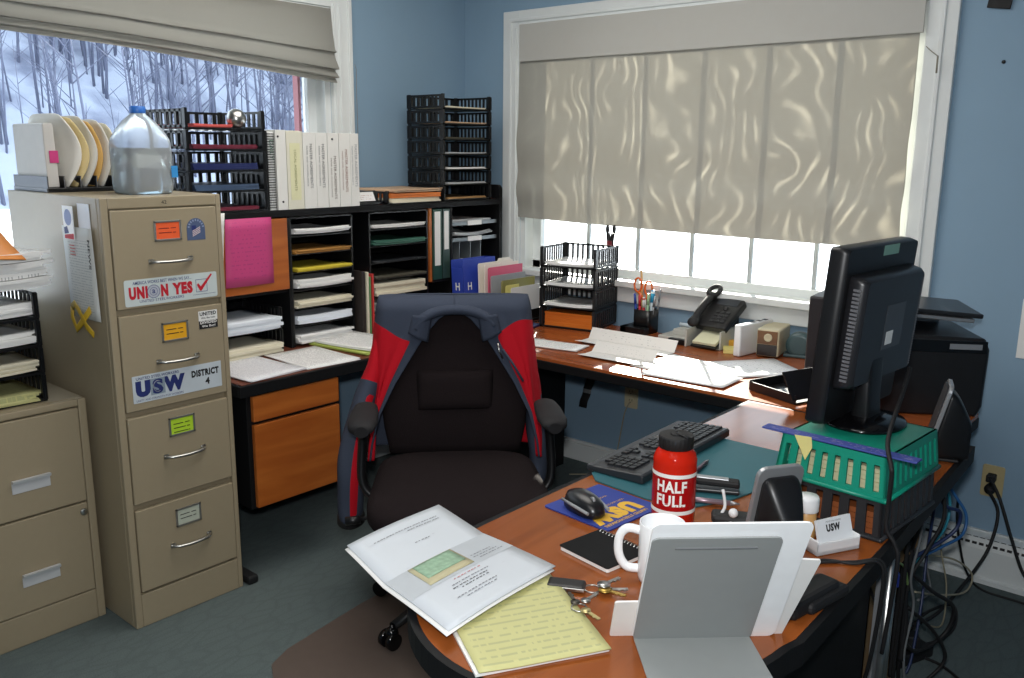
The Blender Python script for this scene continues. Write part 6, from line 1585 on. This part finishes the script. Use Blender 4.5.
# local: x along the panel (to the far side), y = -out of the back (towards the viewer), screen faces +y
MB().rings([superell(s * 0.195, s * 0.165, z, 2.2, 40) for s, z in ((1.0, 0.0), (1.0, 0.004), (0.95, 0.010), (0.5, 0.018), (0.2, 0.022))]).build('base', M_blackg, mn)
MB().rings([[(x, y + 0.0, z) for x, y, _ in sq_ring(w, d, 0, 5, 24)] for w, d, z in ((0.075, 0.045, 0.012), (0.068, 0.036, 0.06), (0.075, 0.032, 0.15))]).build('neck', M_black, mn, bevel=0.002)
TL = T(0, 0.045, 0.0) @ rotm(0, 0.07, 0)
PW, PH, PZ = 0.360, 0.385, 0.205
PX = 0.088
pn = MB().at(TL @ T(PX - 0.05, 0, 0) @ plane_frame((0, 0, PZ), (1, 0, 0), (0, 0, 1)))
pn.rings([[(x, y, z) for x, y in rrect(PW * s, PH * s2, 0.010)] for s, s2, z in ((0.995, 0.992, -0.030), (1.0, 1.0, -0.026), (1.0, 1.0, -0.006), (0.985, 0.978, 0.012))])
pn.build('bezel_frame', M_black, mn)
MB().at(TL @ T(PX - 0.05, 0, 0)).bx(-PW / 2 + 0.018, PW / 2 - 0.018, 0.0295, 0.0312, PZ - PH / 2 + 0.02, PZ + PH / 2 - 0.02).build('screen', mat('dark_screen', '#0e1013', 0.1), mn)
bkm = MB().at(TL @ T(PX - 0.05, 0, 0) @ plane_frame((0.0, 0, PZ + 0.012), (1, 0, 0), (0, 0, 1)))
bkm.rings([[(x, y, z) for x, y in rrect(w, h_, 0.012)] for w, h_, z in ((0.320, 0.250, 0.010), (0.310, 0.238, 0.040), (0.294, 0.225, 0.050))])
hs_ = bkm.build('rear_housing', mat('monitor_back_plastic', '#242427', 0.33), mn)
v = MB().at(TL @ T(PX - 0.05, 0, 0) @ plane_frame((0.0, 0, PZ + 0.012), (1, 0, 0), (0, 0, 1)))
for i in range(24): v.box((-0.153, -0.100 + 0.0085 * i, 0.029), (0.010, 0.005, 0.018))
v.build('vent_slots', mat('vent_black', '#6c6c70', 0.4), hs_)
v = MB().at(TL @ T(PX - 0.05, 0, 0) @ plane_frame((0.0, 0, PZ + 0.012), (1, 0, 0), (0, 0, 1)))
for i in range(36): v.box((0.142, -0.105 + 0.0058 * i, 0.046), (0.006, 0.003, 0.010))
v.build('vent_slots', mat('vent_black', '#6c6c70', 0.4), hs_)
st = MB().at(TL @ T(PX - 0.05, 0, 0) @ plane_frame((0.02, 0, PZ + 0.015), (1, 0, 0), (0, 0, 1))).bx(-0.055, 0.045, -0.05, 0.05, 0.0502, 0.0508)
st = st.build('rating_label', mat('faint_silver_label', '#55575b', 0.35, 0.4), hs_)
MB().at(TL @ T(PX - 0.05, 0, 0) @ plane_frame((0.02, 0, PZ + 0.015), (1, 0, 0), (0, 0, 1))).bx(-0.04, -0.005, -0.04, -0.01, 0.0509, 0.0513).build('barcode_label', M_white, mn)
tt = MB().at(TL @ T(PX - 0.05, 0, 0) @ plane_frame((0.03, 0, PZ + PH / 2 - 0.014), (1, 0, 0), (0, 0, 1))).bx(-0.04, 0.04, -0.012, 0.010, 0.0125, 0.013).build('green_sticker', mat('sea_green_sticker', '#7fa898', 0.5), mn)
MB().at(TL).bx(-0.05, 0.05, -0.030, -0.002, 0.08, 0.17).build('neck_mount', M_black, mn, bevel=0.006)
# yellow note stuck to the monitor's lower corner
nt = MB().at(rotm(0.3)).prism([(-0.016, 0.022), (0.022, 0.014), (0.02, -0.008), (0.0, -0.032)], 0, 0.001).build('sticky_note', mat('yellow_sticky', '#d8cf86', 0.6))
x_, y_ = FD(-0.055, -0.155)
nt.matrix_world = T(x_, y_, zc - 0.008) @ plane_frame((0, 0, 0), (0.98, -0.15, 0), (0, 0.12, 1)); tag(nt, 'yellow sticky note hanging over the green crate edge under the monitor', 'note')

# printer by the far wall
pr2 = thing('printer', 'large black printer in the corner behind the monitor', 'printer', (2.30, -0.455, Z), math.radians(33))
b = MB()
pf = [(-0.12, 0.0), (0.20, 0.0), (0.212, 0.03), (0.215, 0.20), (0.20, 0.235), (-0.12, 0.245), (-0.135, 0.20), (-0.132, 0.03)]
b.rings([[(x * s, y, z * (0.97 if s < 1 else 1)) for x, z in pf] for y, s in ((-0.175, 0.97), (-0.165, 1.0), (0.16, 1.0))], True, True, False)
b.build('body', M_black, pr2, bevel=0.006)
MB().at(rotm(0, 0.0, 0)).bx(-0.11, 0.205, -0.1765, -0.174, 0.192, 0.228).build('control_panel', M_blackg, pr2, bevel=0.002)
MB().bx(0.10, 0.19, -0.1772, -0.1765, 0.203, 0.219).build('silver_badge', M_silver, pr2)
MB().box((0.05, 0.0, 0.305), (0.32, 0.22, 0.014), rx=0.04, ry=0.07).build('paper_lid', mat('lid_black', '#222326', 0.3), pr2, bevel=0.004)
MB().box((0.04, 0.0, 0.288), (0.30, 0.20, 0.012), rx=0.04, ry=0.07).bx(-0.10, 0.15, 0.08, 0.10, 0.235, 0.285).bx(-0.10, -0.08, -0.08, 0.10, 0.235, 0.292).build('tray_frame', M_silver, pr2, bevel=0.003)
MB().bx(-0.137, -0.130, -0.16, -0.08, 0.10, 0.23).build('glossy_side', mat('blue_gloss', '#39507c', 0.12), pr2)

# pens and stapler on the desk pad
def pen(label, x, y, rz, L, r, m, tip):
    t = thing('pen', label, 'pen', (x, y, Z + 0.0035 + r), rz)
    MB().cyl((-L / 2, 0, 0), (L / 2 - 0.02, 0, 0), r, r, 12).build('barrel', m, t)
    MB().cyl((L / 2 - 0.02, 0, 0), (L / 2, 0, 0), r, 0.0012, 12).bx(-L / 2 + 0.004, -L / 2 + 0.04, -0.0015, 0.0015, r, r + 0.002).build('tip', tip, t)
    return t
pen('burgundy pen lying on the teal pad behind the red bottle', 2.172, -1.455, math.radians(100), 0.14, 0.0055, mat('burgundy_pen', '#4a2234', 0.3), M_silver)
stp = thing('stapler', 'black and silver stapler on the teal pad behind the red bottle', 'stapler', (2.255, -1.555, Z + 0.0035), math.radians(28))
MB().bx(-0.06, 0.065, -0.017, 0.017, 0, 0.010).build('base', M_black, stp, bevel=0.003)
MB().box((0.0, 0.0, 0.024), (0.13, 0.030, 0.016), ry=0.03).build('arm', M_blackm, stp, bevel=0.005)
MB().box((0.0, 0.0, 0.0325), (0.08, 0.018, 0.003), ry=0.03).build('top_plate', M_silver, stp, bevel=0.001)
pen('pink-tinted silver pen on the teal pad in front of the stapler', 2.285, -1.625, math.radians(25), 0.14, 0.006, mat('pinkish_silver_pen', '#a48d98', 0.3, 0.5), M_silver)
tz = thing('tangled_earbuds', 'small white earbuds heaped behind the white sheets', 'earbuds', (2.345, -1.690, Z + 0.0005))
MB().tube(smooth_path([(0, 0, 0.006), (0.01, 0.01, 0.03), (0.004, 0.014, 0.058), (0.0, 0.016, 0.066)], 5), 0.0035, 8).build('stem', M_whitep, tz)
MB().tube(smooth_path([(0.03, -0.01, 0.004), (0.04, 0.01, 0.012), (0.07, 0.02, 0.010), (0.09, 0.0, 0.006), (0.06, -0.02, 0.004)], 5), 0.003, 8).build('lead', M_whitep, tz)
MB().sphere((0.035, 0.0, 0.028), 0.010, 14, 8).build('bud', M_whitep, tz)
t = thing('glasses_case', 'black soft case lying behind the white sheets', 'case', (2.385, -1.665, Z + 0.0005), 0.5)
MB().bx(-0.06, 0.06, -0.022, 0.022, 0, 0.020).build('case', M_blackm, t, bevel=0.008)

# ------------------------------------------------------------------ under the desk: cables, box, power strip
M_cabb = mat('blue_cable', '#2b5f95', 0.4); M_cabt = mat('teal_cable', '#2a7f93', 0.4); M_cabn = mat('navy_cable', '#1c2c52', 0.4)
M_cabw = mat('beige_cable', '#9c957f', 0.5); M_cabg = mat('grey_cable', '#6b6e70', 0.5); M_cabgr = mat('pale_green_cable', '#8fae6a', 0.5)
def cable(label, r, m, pts):
    o = MB().tube(smooth_path(pts, 8), r, 8).build('cable', m)
    return tag(o, label, 'cable')
cable('thick black power cord hanging from the upper outlet plug to the heater', 0.0055, M_blackm, [(2.535, -0.050, 0.379), (2.581, -0.090, 0.324), (2.633, -0.100, 0.198), (2.682, -0.100, 0.087), (2.754, -0.120, 0.030)])
cable('black cord running from the lower outlet plug down to the floor bundle', 0.0055, M_blackm, [(2.533, -0.050, 0.335), (2.581, -0.100, 0.284), (2.578, -0.140, 0.177), (2.554, -0.200, 0.100), (2.522, -0.350, 0.039), (2.503, -0.500, 0.031), (2.470, -0.650, 0.060), (2.453, -0.750, 0.113)])
cable('bright blue network cable looping out beside the desk edge', 0.0045, M_cabb, [(2.553, -0.750, 0.586), (2.579, -0.720, 0.533), (2.609, -0.700, 0.476), (2.609, -0.720, 0.422), (2.575, -0.800, 0.401), (2.541, -0.900, 0.384), (2.529, -0.920, 0.305)])
cable('teal network cable hanging in front of the blue loop', 0.004, M_cabt, [(2.571, -0.800, 0.588), (2.583, -0.780, 0.523), (2.584, -0.820, 0.464), (2.563, -0.900, 0.421), (2.544, -0.930, 0.367), (2.536, -0.940, 0.271)])
cable('navy cable dropping from the desk edge into the bundle', 0.005, M_cabn, [(2.579, -1.000, 0.659), (2.609, -0.950, 0.584), (2.635, -0.900, 0.556), (2.629, -0.900, 0.504), (2.586, -0.950, 0.457), (2.548, -1.000, 0.430)])
cable('black cable hanging straight from the crate past the desk edge', 0.0045, M_blackm, [(2.640, -1.300, 0.804), (2.627, -1.220, 0.711), (2.596, -1.100, 0.588), (2.555, -1.000, 0.460), (2.541, -0.980, 0.363), (2.542, -0.980, 0.231), (2.540, -0.980, 0.111)])
cable('black cable, leftmost strand of the bundle beneath the crate', 0.006, M_blackm, [(2.561, -1.050, 0.507), (2.546, -1.030, 0.426), (2.540, -1.020, 0.321), (2.539, -1.020, 0.204), (2.541, -1.020, 0.098)])
cable('stiff black cable, thickest strand of the hanging bundle', 0.008, M_blackm, [(2.554, -1.000, 0.501), (2.553, -1.000, 0.431), (2.551, -1.000, 0.331), (2.559, -1.000, 0.247), (2.557, -1.000, 0.143)])
cable('thin beige cable curling by the heater behind the bundle', 0.003, M_cabw, [(2.502, -0.850, 0.359), (2.491, -0.600, 0.279), (2.543, -0.450, 0.225), (2.576, -0.350, 0.147), (2.572, -0.400, 0.106), (2.546, -0.600, 0.167), (2.525, -0.800, 0.250)])
cable('thin grey cable hanging behind the blue loop', 0.003, M_cabg, [(2.501, -0.600, 0.460), (2.497, -0.600, 0.362), (2.500, -0.620, 0.274), (2.517, -0.600, 0.173), (2.523, -0.750, 0.203)])
cable('pale green cable tucked under the desk edge', 0.003, M_cabgr, [(2.588, -1.350, 0.584), (2.580, -1.250, 0.532), (2.569, -1.100, 0.452), (2.557, -1.000, 0.347)])
cable('long thin black cord lying along the foot of the heater', 0.004, M_blackm, [(2.530, -0.450, 0.421), (2.524, -0.400, 0.337), (2.520, -0.300, 0.215), (2.530, -0.22, 0.10), (2.57, -0.16, 0.02), (2.68, -0.14, 0.005), (2.85, -0.15, 0.005)])
cable('black cable looping on the carpet right of the bundle', 0.005, M_blackm, [(2.53, -0.93, 0.25), (2.50, -0.75, 0.06), (2.468, -0.45, 0.006), (2.521, -0.311, 0.006), (2.564, -0.441, 0.006), (2.554, -0.567, 0.006), (2.504, -0.648, 0.006), (2.449, -0.659, 0.006)])
cable('black cord running across the carpet at the lower right', 0.0045, M_blackm, [(2.44, -0.73, 0.006), (2.49, -0.696, 0.005), (2.548, -0.701, 0.005), (2.608, -0.717, 0.005), (2.70, -0.80, 0.005), (2.78, -0.95, 0.005)])
cable('black strand of the bundle dropping to the power strip', 0.005, M_blackm, [(2.57, -1.12, 0.66), (2.555, -1.05, 0.50), (2.548, -0.98, 0.30), (2.50, -0.86, 0.10), (2.475, -0.82, 0.05)])
cable('loose black strand curling left of the bundle near the floor', 0.004, M_blackm, [(2.53, -1.0, 0.28), (2.47, -0.98, 0.16), (2.44, -0.90, 0.08), (2.47, -0.83, 0.05)])
cable('thin black cable drooping behind the chrome desk legs', 0.0035, M_blackm, [(2.57, -1.52, 0.66), (2.60, -1.42, 0.50), (2.59, -1.30, 0.36), (2.55, -1.10, 0.30), (2.53, -1.0, 0.32)])
for dx, lab in ((0.0, 'thin black cord nearer the camera, crossing the desk right of the white sheets'), (0.012, 'thin black cord nearer the crates, crossing the desk and dropping over its edge')):
    cable(lab, 0.0028, M_blackm, [(2.565 + dx, -1.745, Z + 0.003), (2.595 + dx, -1.715, Z + 0.003), (2.635, -1.70 + dx, Z + 0.003), (2.668, -1.665 + dx, Z + 0.0035), (2.676, -1.65 + dx, 0.66), (2.65, -1.60 + dx, 0.45), (2.60, -1.50 + dx, 0.30)])
cable('black monitor cable running down the front of both crates', 0.0045, M_blackm, [(2.600, -1.350, 1.02), (2.610, -1.42, 0.98), (2.6265, -1.540, 0.915), (2.651, -1.588, 0.878), (2.655, -1.592, 0.86), (2.650, -1.575, 0.79), (2.650, -1.570, 0.74), (2.668, -1.565, 0.708), (2.674, -1.56, 0.66), (2.655, -1.53, 0.45)])
# plug pair in the right outlet
pg = thing('power_plug', 'black plug pushed into the upper socket of the right outlet', 'plug', (2.535, -0.013, 0.375))
MB().bx(-0.014, 0.014, -0.035, 0.0, -0.014, 0.012).build('body', M_blackm, pg, bevel=0.004)
pg = thing('power_plug', 'black round plug in the lower socket of the right outlet', 'plug', (2.535, -0.013, 0.333))
MB().at(plane_frame((0, 0, 0), (1, 0, 0), (0, 0, 1))).lathe([(0.001, 0), (0.018, 0.0), (0.018, 0.022), (0.011, 0.040), (0.001, 0.042)], seg=20).build('body', M_blackm, pg)
cable('thin beige cord falling from the outlet under the window desk', 0.003, M_cabw, [(1.045, -0.012, 0.35), (1.03, -0.03, 0.30), (1.012, -0.03, 0.20), (1.0, -0.04, 0.10), (0.985, -0.06, 0.02), (0.93, -0.12, 0.004), (0.85, -0.2, 0.004)])
cable('thin dark cord hanging below the window desk near its right end', 0.003, M_blackm, [(1.60, -0.03, 0.66), (1.585, -0.03, 0.5), (1.56, -0.04, 0.3), (1.55, -0.05, 0.08), (1.54, -0.06, 0.004)])
pw = thing('power_strip', 'black power strip on the carpet below the hanging cables', 'power strip', (2.490, -0.78, 0.0), 1.2)
MB().bx(-0.13, 0.13, -0.028, 0.028, 0.0, 0.035).build('body', M_blackm, pw, bevel=0.005)
for k in range(4): MB().bx(-0.10 + 0.055 * k - 0.012, -0.10 + 0.055 * k + 0.012, -0.013, 0.013, 0.035, 0.0356).build('socket', mat('socket_grey', '#3a3b3d', 0.5), pw)
ad = thing('power_adapter', 'black adapter block plugged in among the cables on the floor', 'adapter', (2.50, -0.72, 0.001), 0.5)
MB().bx(-0.03, 0.03, -0.022, 0.022, 0, 0.075).build('body', M_blackm, ad, bevel=0.006)
hb_ = thing('cardboard_box', 'tall brown cardboard box standing under the right desk', 'box', (2.445, -1.06, 0.0), 0.0)
b = MB(); b.bx(-0.08, 0.08, -0.15, -0.146, 0, 0.50).bx(-0.08, 0.08, 0.146, 0.15, 0, 0.50).bx(-0.08, -0.076, -0.15, 0.15, 0, 0.50).bx(0.076, 0.08, -0.15, 0.15, 0, 0.50).bx(-0.08, 0.08, -0.15, 0.15, 0, 0.004)
b.build('carton', mat('brown_cardboard', '#8d6b45', 0.8), hb_)
MB().box((0.093, 0.0, 0.478), (0.004, 0.30, 0.06), ry=-0.5).build('flap', mat('brown_cardboard', '#8d6b45', 0.8), hb_)
vp = thing('cable_plug', 'bright blue video connector hanging behind the chrome legs', 'plug', (2.565, -1.20, 0.46), 0.4)
MB().bx(-0.02, 0.02, -0.008, 0.008, -0.018, 0.018).cyl((-0.02, 0, 0), (-0.04, 0, 0.004), 0.006).build('body', mat('video_blue', '#2e3f9a', 0.4), vp, bevel=0.003)

# more strands of the cable tangle
for lab, r_, m_, p_ in (
    ('black strand curving from the desk corner into the cable bundle', 0.005, M_blackm, [(2.60, -0.98, 0.655), (2.615, -0.97, 0.56), (2.59, -0.99, 0.47), (2.562, -1.02, 0.38), (2.556, -1.01, 0.24), (2.55, -0.96, 0.05), (2.58, -0.90, 0.006)]),
    ('grey strand twisted round the front of the cable bundle', 0.0035, M_cabg, [(2.585, -1.06, 0.655), (2.58, -1.03, 0.52), (2.568, -1.03, 0.40), (2.572, -0.99, 0.30), (2.565, -1.0, 0.16), (2.57, -0.95, 0.006)]),
    ('wide black loop hanging low to the right of the bundle', 0.0055, M_blackm, [(2.565, -1.01, 0.40), (2.60, -0.93, 0.33), (2.635, -0.84, 0.26), (2.62, -0.83, 0.17), (2.575, -0.92, 0.14), (2.556, -0.99, 0.20)]),
    ('second wide black loop just above the carpet beside the bundle', 0.005, M_blackm, [(2.560, -1.00, 0.30), (2.61, -0.90, 0.20), (2.63, -0.84, 0.10), (2.59, -0.88, 0.03), (2.55, -0.96, 0.02), (2.52, -1.0, 0.02)]),
    ('thin pale cord dangling between desk edge and heater', 0.0025, M_cabw, [(2.56, -0.76, 0.66), (2.55, -0.70, 0.50), (2.545, -0.66, 0.35), (2.56, -0.60, 0.20), (2.55, -0.55, 0.05), (2.50, -0.50, 0.005)]),
    ('dark blue strand falling behind the pale cord', 0.004, M_cabn, [(2.54, -0.78, 0.65), (2.535, -0.74, 0.50), (2.53, -0.74, 0.34), (2.545, -0.80, 0.22), (2.55, -0.86, 0.08), (2.545, -0.88, 0.04)]),
    ('thick black cable coil lying at the foot of the bundle', 0.006, M_blackm, [(2.60 + 0.05 * math.cos(a), -0.98 + 0.06 * math.sin(a), 0.008 + 0.004 * a / 3) for a in [0.6 * k for k in range(20)]]),
    ('black cable running down beside the chrome legs', 0.0045, M_blackm, [(2.62, -1.30, 0.655), (2.615, -1.27, 0.50), (2.60, -1.22, 0.35), (2.59, -1.18, 0.20), (2.585, -1.12, 0.05), (2.57, -1.05, 0.007)]),
):
    cable(lab, r_, m_, p_)

# ------------------------------------------------------------------ groups of look-alikes
GROUPS = (('cable', 'cables and cords around the right desk'), ('paper_pile', 'piles of paper in trays and sorters'), ('letter_tray_stack', 'black letter tray stacks'),
          ('file_folder', 'file folders standing on edge'), ('folder', 'folders lying in trays and sorters'), ('ring_binder', 'ring binders on the hutch'), ('pen', 'pens on the desks'),
          ('paper_sorter', 'paper sorters inside the hutch'), ('filing_cabinet', 'tan filing cabinets'), ('desk', 'cherry topped desks'), ('plastic_crate', 'stacked crates beneath the monitor'),
          ('wall_outlet', 'beige wall outlets'), ('power_plug', 'plugs in the right outlet'), ('stiff_sheet', 'white sheets at the grey easel'), ('folded_letter', 'unfolded letters on the window desk'),
          ('paper_sheet', 'loose sheets on the desks'), ('note_pad', 'note pads by the phone'), ('paper_sheaf', 'sheaves of paper in the desktop sorter'), ('roman_shade', 'beige window shades'), ('booklet', 'booklets in the metal organizer'))
for o in list(scene.objects):
    if o.parent is None and o.get('label') and not o.get('group'):
        base = o.name.split('.')[0]
        for k_, g_ in GROUPS:
            if base == k_: o['group'] = g_
